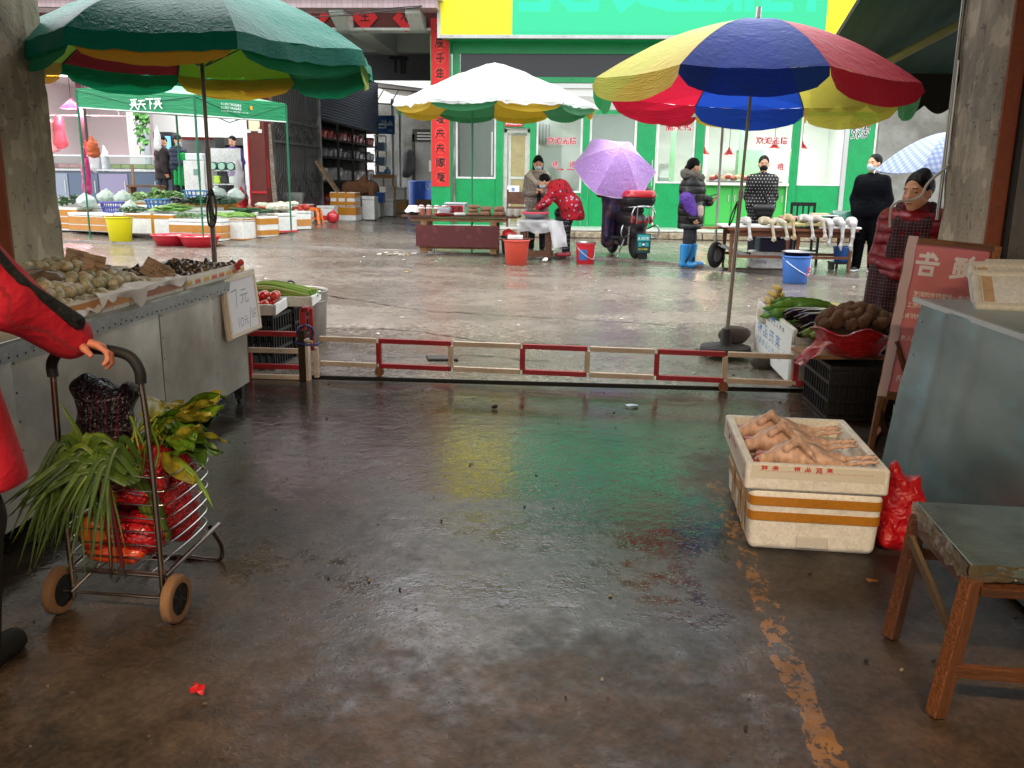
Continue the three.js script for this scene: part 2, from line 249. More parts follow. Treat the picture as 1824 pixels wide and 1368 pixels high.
// ---------------------------------------------------------------- floor and street surfaces
function paintFloor(n, size, px, extra) { // px(x, y metres) -> sRGB 0..255
  const c = document.createElement('canvas'); c.width = c.height = n; const x = c.getContext('2d'), im = x.createImageData(n, n);
  for (let j = 0; j < n; j++) for (let i = 0; i < n; i++) { const q = px(i / n * size, j / n * size), o = (j * n + i) * 4; im.data[o] = q[0]; im.data[o + 1] = q[1]; im.data[o + 2] = q[2]; im.data[o + 3] = 255; }
  x.putImageData(im, 0, 0); if (extra) extra(x, n / size);
  const t = new THREE.CanvasTexture(c); t.flipY = false; t.wrapS = t.wrapT = THREE.MirroredRepeatWrapping; return t;
}
function crack(x, k, pts, w, col) { x.strokeStyle = col; x.lineJoin = 'round'; for (let i = 1; i < pts.length; i++) { const a = pts[i - 1], b = pts[i], m = 14; let p = null; for (let s = 0; s <= m; s++) { const t = s / m, X = lerp(a[0], b[0], t) + 0.05 * n3(lerp(a[0], b[0], t) * 7, lerp(a[1], b[1], t) * 7, i), Y = lerp(a[1], b[1], t) + 0.05 * n3(X * 9, Y0(a, b, t) * 6, 9); if (p) { x.lineWidth = w * k * (0.4 + Math.abs(n3(X * 11, Y * 11, 4)) * 1.4); x.beginPath(); x.moveTo(p[0] * k, p[1] * k); x.lineTo(X * k, Y * k); x.stroke(); } p = [X, Y]; } } }
const Y0 = (a, b, t) => lerp(a[1], b[1], t);
const HS = 6.4; // hall map covers x -3.2..3.2 and z -6.2..0.2; texture x = x + 3.2, y = -z + 0.2
const cached = (f, size, n) => { const a = new Float32Array((n + 1) * (n + 1)); for (let j = 0; j <= n; j++) for (let i = 0; i <= n; i++) a[j * (n + 1) + i] = f(i / n * size, j / n * size); return (X, Y) => { const x = clamp(X / size, 0, 0.9999) * n, y = clamp(Y / size, 0, 0.9999) * n, i = x | 0, j = y | 0, u = x - i, v = y - j, o = j * (n + 1) + i; return (a[o] * (1 - u) + a[o + 1] * u) * (1 - v) + (a[o + n + 1] * (1 - u) + a[o + n + 2] * u) * v; }; };
const wetHall = cached((X, Y) => { // how much rain water lies on the concrete, 0..1: ragged pools, most where rain blows in past the gate, none in the dry patch by the right wall
  const w = fbm(X * 0.9 + 3, Y * 1.7 + 1, 64, 5, 0.55), blown = sstep(2.2, 4.6, Y + 0.8 * fbm(X * 0.8, Y * 0.8, 64, 3)), dry = sstep(3.75, 4.0, X + 0.28 * fbm(X * 1.6 + 9, Y * 1.6, 64, 4)) * sstep(5.0, 4.2, Y + 0.4 * fbm(X * 2, Y * 2, 64, 3));
  return clamp((0.36 + 0.42 * blown + 0.6 * w) * (1 - 0.85 * dry), 0, 1);
}, 6.4, 420);
const hallA = cached((X, Y) => fbm(X * 1.1, Y * 1.1, 64, 5, 0.55), 6.4, 300), hallMud = cached((X, Y) => sstep(-0.15, 0.35, fbm(X * 0.6 + 8, Y * 0.6 + 2, 64, 4)), 6.4, 200);
const hallMap = paintFloor(2048, HS, (X, Y) => {
  const a = hallA(X, Y), b = fbm(X * 9 + 4, Y * 9, 128, 4, 0.6), g = n2(X * 90, Y * 90, 256), mud = hallMud(X, Y), w = wetHall(X, Y);
  let L = 54 + 14 * a + 20 * b + 9 * g - 9 * w; if (n2(X * 70 + 5, Y * 70, 256) > 0.93) L += 26;
  let r = L * lerp(1.1, 1.2, mud), gg = L * lerp(0.96, 0.92, mud), bl = L * lerp(0.84, 0.7, mud);
  const lx = 3.2 + 0.7 + 0.016 * Math.sin(Y * 2), on = Math.abs(X - lx) > 0.12 ? 0 : sstep(0.046, 0.034, Math.abs(X - lx) + 0.02 * fbm(X * 14, Y * 14, 128, 3)) * sstep(4.35, 4.1, Y); // worn ochre line
  if (on > 0.3 && fbm(X * 34 + 2, Y * 22 + 6, 128, 4, 0.85) > -0.02 + 0.28 * fbm(X * 2, Y * 1.6, 64, 2)) { r = 126 + 40 * b; gg = 86 + 30 * b; bl = 38 + 16 * b; }
  return [r, gg, bl];
}, (x, k) => { for (const c of [[[0.2, 5.75], [1.2, 5.6], [1.5, 5.9]], [[1.0, 5.3], [1.9, 5.45], [2.3, 5.2]], [[3.6, 5.5], [4.6, 5.75], [5.4, 5.6]], [[2.2, 5.9], [2.9, 5.8]]]) crack(x, k, c, 0.012, '#1a1613'); });
hallMap.colorSpace = THREE.SRGBColorSpace;
const hallRough = paintFloor(1024, HS, (X, Y) => { const w = wetHall(X, Y), b = fbm(X * 16, Y * 16, 128, 4, 0.6), r = lerp(0.54, 0.14, sstep(0.0, 0.85, w + 0.3 * b)) + 0.05 * n2(X * 50, Y * 50, 256); return [r * 255, r * 255, r * 255]; });
const FLOORBUMP = dataTex(1024, (u, v) => { const a = fbm(u * 10, v * 10, 10, 6, 0.6), p = Math.pow(Math.max(0, n2(u * 90, v * 90, 90)), 2), c = Math.pow(1 - Math.abs(fbm(u * 6 + 3, v * 6, 6, 4)), 9); return 0.5 + 0.34 * a + 0.22 * p - 0.12 * c; }, false);
const hallFloor = new S({ map: hallMap, roughnessMap: hallRough, roughness: 1, bumpMap: again(FLOORBUMP, 9), bumpScale: 0.0026 });
const sheet = (x0, x1, z0, z1, nx, nz, f, uv) => { const g = surf((u, v) => { const x = lerp(x0, x1, u), z = lerp(z0, z1, v); return [x, f(x, z), z]; }, nx, nz); const p = g.attributes.position; for (let i = 0; i < p.count; i++) g.attributes.uv.setXY(i, ...uv(p.getX(i), p.getZ(i))); return g; };
const hallUV = (x, z) => [(x + 3.2) / HS, (-z + 0.2) / HS];
struct('hall_floor', sheet(-12, 12, 16, -5.955, 120, 110, (x, z) => 0.004 * n3(x * 1.7, z * 1.7, 2) * sstep(-5.9, -5.4, z), hallUV), hallFloor);

const SS = 18; // street map covers x -9..9 and d 6..24
const wetRoad = cached((X, Y) => clamp(0.5 + 0.45 * fbm(X * 0.5 + 5, Y * 1.3, 64, 5, 0.55) - 0.2 * sstep(0.1, 0.5, fbm(X * 0.4 + 20, Y * 0.9 + 4, 64, 4)), 0, 1), 18, 400), roadA = cached((X, Y) => fbm(X * 0.55, Y * 0.55, 64, 5, 0.55), 18, 400), roadG = cached((X, Y) => fbm(X * 0.4 + 7, Y * 1.1 + 3, 64, 3), 18, 300);
const roadMap = paintFloor(2048, SS, (X, Y) => {
  const a = roadA(X, Y), b = fbm(X * 5 + 4, Y * 5, 128, 4, 0.65), g = n2(X * 40, Y * 40, 256), w = wetRoad(X, Y), grit = sstep(0.0, 0.35, roadG(X, Y) + 0.3 * b);
  let L = 104 + 12 * a + 14 * b - 10 * w; if (n2(X * 34 + 5, Y * 34, 256) > 0.78 - 0.3 * grit) L += 26 * grit; L += 12 * g * (0.4 + grit);
  return [L * 1.06, L * 0.96, L * 0.86];
}, (x, k) => {
  for (const c of [[[5.2, 4.2], [6.2, 4.1], [7.4, 3.2], [8.6, 2.95], [10, 2.6]], [[6.4, 2.0], [7.4, 2.05], [8.3, 1.5], [9.2, 1.55]], [[7.6, 0.75], [8.2, 0.9], [8.9, 0.8]], [[0, 8.4], [3, 8.3], [6, 8.9]], [[10.6, 0.9], [11.2, 0.7], [12, 0.85]]]) crack(x, k, c, 0.04, '#25211d');
});
roadMap.colorSpace = THREE.SRGBColorSpace;
const roadRough = paintFloor(1024, SS, (X, Y) => { const w = wetRoad(X, Y), b = fbm(X * 9, Y * 9, 128, 4, 0.6), r = lerp(0.36, 0.12, sstep(0.2, 0.7, w + 0.3 * b)); return [r * 255, r * 255, r * 255]; });
const roadMat = new S({ map: roadMap, roughnessMap: roadRough, roughness: 1, bumpMap: again(FLOORBUMP, 15), bumpScale: 0.01 });
const roadUV = (x, z) => [(x + 9) / SS, (-z - 6) / SS];
{
  const g = surf((u, v) => { const x = lerp(-60, 60, u), d = lerp(6.105, edgeD(x) + 0.1, v); return [x, roadY(d) + 0.006 * n3(x, d, 3) * sstep(6.1, 6.6, d), -d]; }, 480, 60); const p = g.attributes.position; for (let i = 0; i < p.count; i++) g.attributes.uv.setXY(i, ...roadUV(p.getX(i), p.getZ(i)));
  struct('road', g, roadMat);
  const s = surf((u, v) => { const x = lerp(-60, 60, u), e = edgeD(x), q = v * 40, d = q < 1 ? e + 0.01 : e + 0.02 + 0.06 * Math.pow(q - 1, 1.75); return [x, (q < 1 ? roadY(d) - 0.05 : slabY(x, d)) + (q < 2 ? 0.012 * n3(x * 6, 1, 1) : 0.005 * n3(x, d, 3)), -d]; }, 600, 40); const t = s.attributes.position; for (let i = 0; i < t.count; i++) s.attributes.uv.setXY(i, ...roadUV(t.getX(i), t.getZ(i) + (t.getY(i) < 0.1 ? 0.1 : 0)));
  struct('pavement', s, roadMat);
  struct('ground', mv(new THREE.PlaneGeometry(500, 500), 0, -0.3, 0, -PI / 2), M('#5c5852', 0.9));
}
// drain slot under the gate, a steel-lipped channel
struct('drain_channel', [box(9, 0.02, 0.15, 0, -0.13, -6.03), box(9, 0.12, 0.012, 0, -0.12, -5.961), box(9, 0.12, 0.012, 0, -0.12, -6.099)], M('#1b1a19', 0.6));

// ---------------------------------------------------------------- the market hall the camera stands in
const concrete = M('#b6aea0', 0.85, { map: dataTex(1024, (u, v) => { const a = fbm(u * 4, v * 4, 4, 6, 0.6), st = fbm(u * 26, v * 3, 26, 4), p = fbm(u * 12 + 4, v * 12, 12, 3); let L = 0.78 + 0.22 * a + 0.14 * st; if (p > 0.34) L += 0.12; if (n2(u * 70, v * 70, 70) > 0.8) L -= 0.2; return [L, L * 0.965, L * 0.9]; }), ms: 0.55, bump: BUMPY, bs: 2.4, bsc: 0.006 });
const redPlaster = M('#8a4a30', 0.9, { map: GRIME, ms: 1.3, bump: BUMPY, bs: 2, bsc: 0.006 });
const ceilM = M('#6e6a66', 0.9, { map: BLOTCH, ms: 0.4 });
struct('hall_roof', [box(24, 0.2, 20.4, 0, 3.75, 4.0), box(24, 0.5, 0.3, 0, 3.25, -6.05), box(24, 0.35, 0.3, 0, 3.4, 0), box(24, 0.35, 0.3, 0, 3.4, 6)], ceilM);
struct('hall_wall', [box(0.25, 3.75, 20, -11.8, 0, 4), box(0.25, 3.75, 20, 11.8, 0, 4)], M('#8b8478', 0.9, { map: BLOTCH, ms: 0.5 }));
{ // chipped pillars with a reddish plastered return
  const slabPts = (w, d, h) => { const g = new RoundedBoxGeometry(w, h, d, 6, 0.012); const G2 = new THREE.BoxGeometry(w, h, d, 8, 60, 8); boxUV(G2); const p = G2.attributes.position; for (let i = 0; i < p.count; i++) { const x = p.getX(i), y = p.getY(i), z = p.getZ(i); const corner = Math.abs(x) > w / 2 - 0.01 && Math.abs(z) > d / 2 - 0.01; const a = 0.004 * n3(x * 5, y * 5, z * 5) + (corner ? -0.012 * Math.max(0, n3(x + 3, y * 7, z)) - 0.004 : 0); p.setXYZ(i, x * (1 + 2 * a / w), y, z * (1 + 2 * a / d)); } g.dispose(); G2.computeVertexNormals(); return G2; };
  const A = thing('concrete_pillar', 'stained grey concrete pillar behind the egg counter', 'pillar', [-3.8, 0, -5.785]);
  part(A, 'shaft', slabPts(0.4, 0.57, 3.74).translate(0, 1.87, 0), concrete); part(A, 'plaster_return', box(0.4, 3.7, 0.02, -0.004, 0, 0.3), redPlaster);
  const B = thing('concrete_pillar', 'chipped grey concrete pillar behind the pink notice board', 'pillar', [2.4, 0, -5.2]);
  part(B, 'shaft', slabPts(0.4, 0.6, 3.74).translate(0, 1.87, 0), concrete); part(B, 'plaster_return', box(0.4, 3.7, 0.02, 0.004, 0, 0.312), redPlaster);
  part(B, 'corner_pipe', bar([-0.215, 1.2, -0.29], [-0.215, 3.7, -0.29], 0.012), galv);
  const R = thing('shutter_rail', 'weathered steel shutter guide rail beside the chipped pillar', 'rail', [2.37, 0, -4.85]);
  part(R, 'rail_face', [box(0.13, 3.7, 0.03, 0, 0, 0), box(0.03, 3.7, 0.12, -0.06, 0, -0.06)], M('#6f6a64', 0.7, { metal: 0.3, map: GRIME, ms: 1.2, bump: BUMPY, bs: 2, bsc: 0.005 })); part(R, 'rail_slot', box(0.016, 3.7, 0.034, -0.083, 0, 0.0), M('#161514', 0.6));
  const D = thing('sheet_metal_door', 'pale blue painted sheet metal door folded against the hall side', 'door', [2.72, 0, -4.84]);
  part(D, 'leaf', [box(0.44, 2.3, 0.03, 0.0, 0.25, 0)], M('#a9b8ba', 0.5, { metal: 0.2, map: GRIME, ms: 0.8 })); part(D, 'frame', [box(0.04, 2.5, 0.05, -0.24, 0.2, 0), box(0.52, 0.05, 0.05, 0, 2.55, 0)], M('#7c8a8c', 0.5, { metal: 0.3 }));
  struct('hall_side_wall', box(6, 3.7, 0.2, 6.2, 0, -5.65), redPlaster);
  struct('hall_side_wall', box(6.5, 3.7, 0.2, -7.3, 0, -6.3), redPlaster);
}
// warm strip lamps over the hall aisle behind the photographer; they light the faces of things turned to us
function stripLamp(x, z, turn, I) {
  const L = thing('strip_lamp', x > 0 ? 'warm fluorescent strip lamp hung over the right of the hall aisle' : 'warm fluorescent strip lamp hung over the left of the hall aisle', 'lamp', [x, 3.05, z], turn);
  part(L, 'housing', box(1.3, 0.06, 0.16, 0, 0.03, 0, 0.01), M('#d8d6d0', 0.5)); const e = new S({ color: '#ffe2bd', emissive: new THREE.Color(1, 0.74, 0.46), emissiveIntensity: 4 });
  part(L, 'tube', mv(new THREE.CylinderGeometry(0.015, 0.015, 1.2, 8), 0, 0.005, 0, 0, 0, PI / 2), e); part(L, 'cord', bar([-0.5, 0.09, 0], [-0.5, 0.7, 0], 0.005), blackPlastic); part(L, 'cord', bar([0.5, 0.09, 0], [0.5, 0.7, 0], 0.005), blackPlastic);
  const a = new THREE.RectAreaLight(new THREE.Color(1, 0.74, 0.46), I, 1.2, 0.12); a.position.set(0, -0.02, 0); a.rotation.x = -PI / 2; L.add(a);
}
stripLamp(1.0, 0.9, 0, 128); stripLamp(-1.6, 0.6, 0, 118);

// ---------------------------------------------------------------- the green shop across the street
const green = M('#089a56', 0.38, { map: GRIME, ms: 0.9 }), greenL = M('#3fae4a', 0.4), alu = M('#c9cbc8', 0.35, { metal: 0.6 }), whiteP = M('#e6e6e2', 0.5, { map: GRIME, ms: 1 });
const pane = (o = {}) => { const m = new PM({ color: '#eef3f1', roughness: 0.04, transmission: 1, thickness: 0, ior: 1.45, side: THREE.DoubleSide, ...o }); return m; };
const glass = pane(), frosted = pane({ roughness: 0.32, color: '#d6dedd' });
const FZ = -21.5, PY = 0.33;
const tileTex = (c0, c1, gap, n = 512) => canvasTex(n, n, (x, w) => { x.fillStyle = gap; x.fillRect(0, 0, w, w); const k = 8, s = w / k; for (let j = 0; j < k; j++) for (let i = 0; i < k; i++) { x.fillStyle = rnd() < 0.5 ? c0 : c1; x.fillRect(i * s + 1.5, j * s + 1.5, s - 3, s - 3); } });
struct('shop_platform', [box(11.2, 0.16, 6, 2.2, 0.13, -23.3, 0.01)], M('#8f8879', 0.8, { map: BLOTCH, ms: 0.7, bump: BUMPY, bs: 2, bsc: 0.02 }));
{
  const st = struct('shop_step', box(11.3, 0.045, 6.1, 2.2, 0.291, -23.33, 0.01), M('#cfcfc6', 0.25, { map: GRIME, ms: 0.6 }));
  for (let i = 0; i < 16; i++) { const w = 0.68 + 0.04 * (i % 3); part(st, 'kerb_stone', box(w - 0.03, 0.14, 0.06, -3.1 + i * 0.71, 0.135, -20.28, 0.02), M(['#b1a48a', '#a3977f', '#bcb09a'][i % 3], 0.9, { map: BLOTCH, ms: 2 + i % 3, bump: BUMPY, bs: 3, bsc: 0.02 })); }
}
const shop = thing('green_shop', 'green framed shopfront with glass bays and cooked food counter', 'shop', [0, 0, 0]);
{
  const Wt = M('#d9dcd9', 0.7);
  part(shop, 'floor', box(10.2, 0.02, 4, 1.95, 0.338, -23.55), M('#c9c4bb', 0.3));
  part(shop, 'back_wall', [box(10.3, 3.2, 0.15, 1.95, 0.35, -25.6), box(0.12, 3.2, 4, -3.3, 0.35, -23.55), box(0.12, 3.2, 4, 7.05, 0.35, -23.55)], Wt);
  part(shop, 'ceiling', box(10.4, 0.1, 4.1, 1.95, 3.5, -23.5), Wt);
  part(shop, 'upper_wall', box(10.5, 5.2, 0.3, 1.95, 4.55, -21.75), M('#bdb3b0', 0.6, { map: tileTex('#d5cccb', '#cbc2c1', '#8d8786'), ms: 1 }));
  part(shop, 'soffit', box(10.2, 0.05, 0.95, 2.05, 4.5, -21.1), green); for (let i = 0; i < 5; i++) part(shop, 'soffit_panel', box(2.0, 0.01, 0.9, -1.95 + i * 2.02, 4.488, -21.1), green);
  part(shop, 'fascia', [box(10.2, 0.25, 0.12, 2.05, 4.25, FZ), box(10.2, 0.12, 0.12, 2.05, 3.62, FZ), box(0.16, 1.4, 0.14, -2.78, 3.1, FZ + 0.005)], green);
  part(shop, 'dark_panel', box(9.6, 0.51, 0.06, 2.12, 3.74, FZ - 0.02), M('#11161a', 0.25)); part(shop, 'light_strip', box(9.6, 0.3, 0.05, 2.1, 3.32, FZ - 0.03), M('#dcdcd6', 0.5));
  part(shop, 'head_rail', box(9.9, 0.1, 0.1, 2.0, 2.92, FZ), green);
  part(shop, 'transom_panel', box(9.6, 0.29, 0.04, 2.1, 3.025, FZ - 0.03), M('#b9b9b0', 0.5));
  const posts = [[-1.75, 0.16], [-0.96, 0.14], [0.29, 0.16], [2.94, 0.2], [5.14, 0.17], [6.285, 0.1]];
  for (const [x, w] of posts) part(shop, 'post', box(w, 2.6, 0.12, x, PY, FZ + 0.006), x > 6 ? alu : green);
  part(shop, 'corner_column', box(0.46, 4.3, 0.5, -3.13, PY, -21.48), green); part(shop, 'side_panel', box(0.58, 2.6, 0.1, 6.63, PY, FZ), green);
  part(shop, 'steel_post', box(0.05, 2.6, 0.08, -2.83, PY, FZ + 0.03), galv);
  // bays: [x0, x1, sill height, lower panel material]
  for (const [x0, x1, s, lm, gm] of [[-2.8, -1.84, 1.42, green, frosted], [-0.88, 0.2, 1.12, green, glass], [0.38, 1.46, 1.36, green, frosted], [1.95, 2.83, 1.37, green, glass], [5.24, 6.23, 1.36, green, glass]]) {
    const c = (x0 + x1) / 2, w = x1 - x0; part(shop, 'lower_panel', box(w, s - PY, 0.05, c, PY, FZ), lm);
    const p = part(shop, 'window', [box(0.04, 2.92 - s, 0.07, x0 + 0.02, s, FZ), box(0.04, 2.92 - s, 0.07, x1 - 0.02, s, FZ), box(w, 0.04, 0.074, c, s + 0.001, FZ)], whiteP);
    part(p, 'pane', box(w - 0.08, 2.88 - s, 0.006, c, s + 0.03, FZ), gm);
  }
  { const p = part(shop, 'bay_panel', box(0.44, 2.6, 0.08, 1.7, PY, FZ + 0.01), green); part(p, 'grip', bar([1.86, 1.3, FZ + 0.08], [1.86, 1.9, FZ + 0.08], 0.012), alu); }
  { const p = part(shop, 'door_handle', [bar([-1.93, 1.5, FZ + 0.07], [-1.93, 2.5, FZ + 0.07], 0.02), bar([-1.93, 1.55, FZ], [-1.93, 1.55, FZ + 0.07], 0.012), bar([-1.93, 2.45, FZ], [-1.93, 2.45, FZ + 0.07], 0.012)], alu); p.userData.label = 'long upright steel door handle'; }
  // white inner door standing open behind the entrance, with yellowish panes
  part(shop, 'entrance_head', box(0.78, 0.32, 0.1, -1.36, 2.6, FZ), green);
  const dr = part(shop, 'door', [box(0.07, 2.25, 0.07, -1.62, PY, FZ - 0.1), box(0.07, 2.25, 0.07, -1.06, PY, FZ - 0.1), box(0.63, 0.08, 0.07, -1.34, 2.5, FZ - 0.1), box(0.05, 2.1, 0.05, -1.52, PY, FZ - 0.18), box(0.05, 2.1, 0.05, -1.13, PY, FZ - 0.18), box(0.36, 0.06, 0.05, -1.32, 1.42, FZ - 0.18), box(0.36, 0.06, 0.05, -1.32, 1.75 - 0.9, FZ - 0.18)], M('#dcdcd2', 0.5, { map: GRIME, ms: 2 }));
  for (const [y, h] of [[0.4, 0.44], [0.92, 0.5], [1.49, 0.95]]) part(dr, 'pane', box(0.34, h, 0.012, -1.325, y, FZ - 0.18), M('#b6a877', 0.5, { map: GRIME, ms: 1.5 }));
  // counter bay: cabinet doors, slab and the glass above
  part(shop, 'counter_slab', box(1.9, 0.06, 0.75, 4.09, 1.34, -21.72, 0.01), M('#e2d9d0', 0.25)); part(shop, 'counter_base', box(1.9, 0.98, 0.06, 4.09, 0.36, -21.58), greenL);
  for (let i = 0; i < 3; i++) { const c = part(shop, 'cabinet_door', box(0.58, 0.86, 0.03, 3.46 + i * 0.62, 0.42, -21.535, 0.006), greenL); part(c, 'handle', box(0.02, 0.16, 0.025, 3.46 + i * 0.62 + (i % 2 ? -0.24 : 0.24), 0.96, -21.51), alu); }
  part(shop, 'counter_glass', box(1.86, 1.5, 0.008, 4.08, 1.41, FZ - 0.02), glass);
  // partitions deeper inside seen through the panes
  part(shop, 'inner_frame', [box(0.12, 3, 0.1, 2.6, 0.35, -24), box(0.1, 3, 0.1, 4.4, 0.35, -24.2), box(0.6, 1.9, 0.6, 4.7, 0.35, -24.6)], M('#8fc79a', 0.5));
  part(shop, 'steel_cabinet', box(1.1, 1.75, 0.6, 1.1, 0.36, -24.9, 0.01), M('#b9bdbc', 0.3, { metal: 0.5 })); part(shop, 'wall_grille', [0, 1, 2, 3, 4].map((i) => box(0.015, 0.5, 0.02, -0.95 + i * 0.08, 2.3, -23.2)), M('#55585a', 0.5)); part(shop, 'inner_wall', box(1.2, 3.1, 0.06, -0.9, 0.36, -23.26), M('#c9cfc9', 0.6));
  part(shop, 'display_tray', [box(1.7, 0.05, 0.5, 4.08, 1.402, -21.8, 0.01)], steel); part(shop, 'scale', [box(0.26, 0.1, 0.3, 2.2, 1.42, -22.0, 0.02), box(0.05, 0.3, 0.05, 2.1, 1.5, -22.1), box(0.22, 0.14, 0.04, 2.2, 1.68, -22.1)], whiteP);
}
{ // lit panels on the shop ceiling
  for (const x of [-0.6, 2.2, 4.2, 5.8]) { const L = thing('ceiling_panel_lamp', 'flat white ceiling lamp inside the green shop', 'lamp', [x, 3.46, -23.3], 0, 'flat lamps on the green shop ceiling'); part(L, 'frame', box(0.66, 0.03, 0.66, 0, 0, 0), alu);
    part(L, 'diffuser', box(0.6, 0.01, 0.6, 0, -0.012, 0), new S({ color: '#ffffff', emissive: new THREE.Color(1, 1, 1), emissiveIntensity: 3 })); const a = new THREE.RectAreaLight(new THREE.Color(1, 0.99, 0.97), x > 5 ? 40 : 16, 0.6, 0.6); a.position.set(0, -0.04, 0); a.rotation.x = -PI / 2; L.add(a); }
  for (const [x, y] of [[3.13, 2.06], [3.72, 2.06], [4.78, 2.22], [5.42, 2.22]]) { const L = thing('pendant_lamp', 'red conical pendant lamp glowing over the cooked food counter', 'lamp', [x, y, -22.0], 0, 'red pendant lamps over the counter');
    part(L, 'shade', lathe([[0.02, 0.17], [0.035, 0.12], [0.05, 0.1], [0.135, 0.0], [0.13, -0.005]], 20), M('#c8202a', 0.35)); part(L, 'cord', bar([0, 0.17, 0], [0, 3.4 - y, 0], 0.006), M('#7a1c20', 0.6));
    part(L, 'bulb', ball(0.035, 0, 0.03, 0), new S({ color: '#ffd9a0', emissive: new THREE.Color(1, 0.55, 0.3), emissiveIntensity: 6 })); const b = new THREE.PointLight(new THREE.Color(1, 0.5, 0.35), 0.9); b.position.set(0, 0.02, 0); L.add(b); }
}
// the sign over the shop: yellow ends, green middle with pale lettering, metal edge strip
{
  const L = thing('shop_sign', 'large yellow and green shop sign board with a chipped metal edge', 'sign', [0, 0, -20.6]);
  const cs = canvasTex(2048, 512, (x, w, h) => { x.fillStyle = '#17b981'; x.fillRect(0, 0, w, h); write(x, '美大进品新鲜', 70, 20, 330, { w: 0.17, gap: 0.98, color: '#12d79a' }); });
  part(L, 'green_board', box(6.8, 2.0, 0.1, 1.97, 4.53, -0.06), [print(cs)].map(() => M('#17b981', 0.4))[0]); part(L, 'lettering', decalPlane(6.8, 1.7, 1.97, 5.55 - 0.12, -0.006), print(cs, 0.4, { one: true }));
  const yel = M('#f2e500', 0.4); part(L, 'yellow_board', box(1.6, 2.0, 0.1, -2.23, 4.53, -0.06), yel); part(L, 'yellow_board', box(1.9, 2.0, 0.1, 6.32, 4.53, -0.06), yel);
  part(L, 'edge_strip', [box(10.35, 0.07, 0.12, 2.1, 4.46, -0.05), box(0.07, 2.1, 0.14, -3.06, 4.46, -0.05)], M('#b9bab6', 0.45, { metal: 0.5, map: GRIME, ms: 0.8 })); part(L, 'box_back', box(10.2, 2.0, 0.7, 2.1, 4.54, -0.48), M('#4a6b58', 0.7));
}
{ // red paper couplet on the shop corner
  const t = canvasTex(256, 2048, (x, w, h) => { x.fillStyle = '#c71f22'; x.fillRect(0, 0, w, h); const T = '年慶千年光告喧天天賜福'; [...T].forEach((c, i) => { const y = 40 + i * 182; x.strokeStyle = '#d8742e'; x.lineWidth = 5; x.beginPath(); x.arc(128, y + 66, 70, 0, 7); x.stroke(); write(x, c, 70, y + 10, 112, { w: 0.12, color: '#1c0f0c', cap: 'round' }); }); });
  const L = thing('paper_couplet', 'tall red paper couplet with black brush characters on the shop corner', 'couplet', [-3.13, 0, -21.2]); part(L, 'paper', box(0.42, 3.75, 0.006, 0, 1.23, -0.02), M('#c71f22', 0.7)); part(L, 'lettering', decalPlane(0.42, 3.75, 0, 1.23 + 1.875, -0.0135), print(t, 0.7, { one: true }));
}
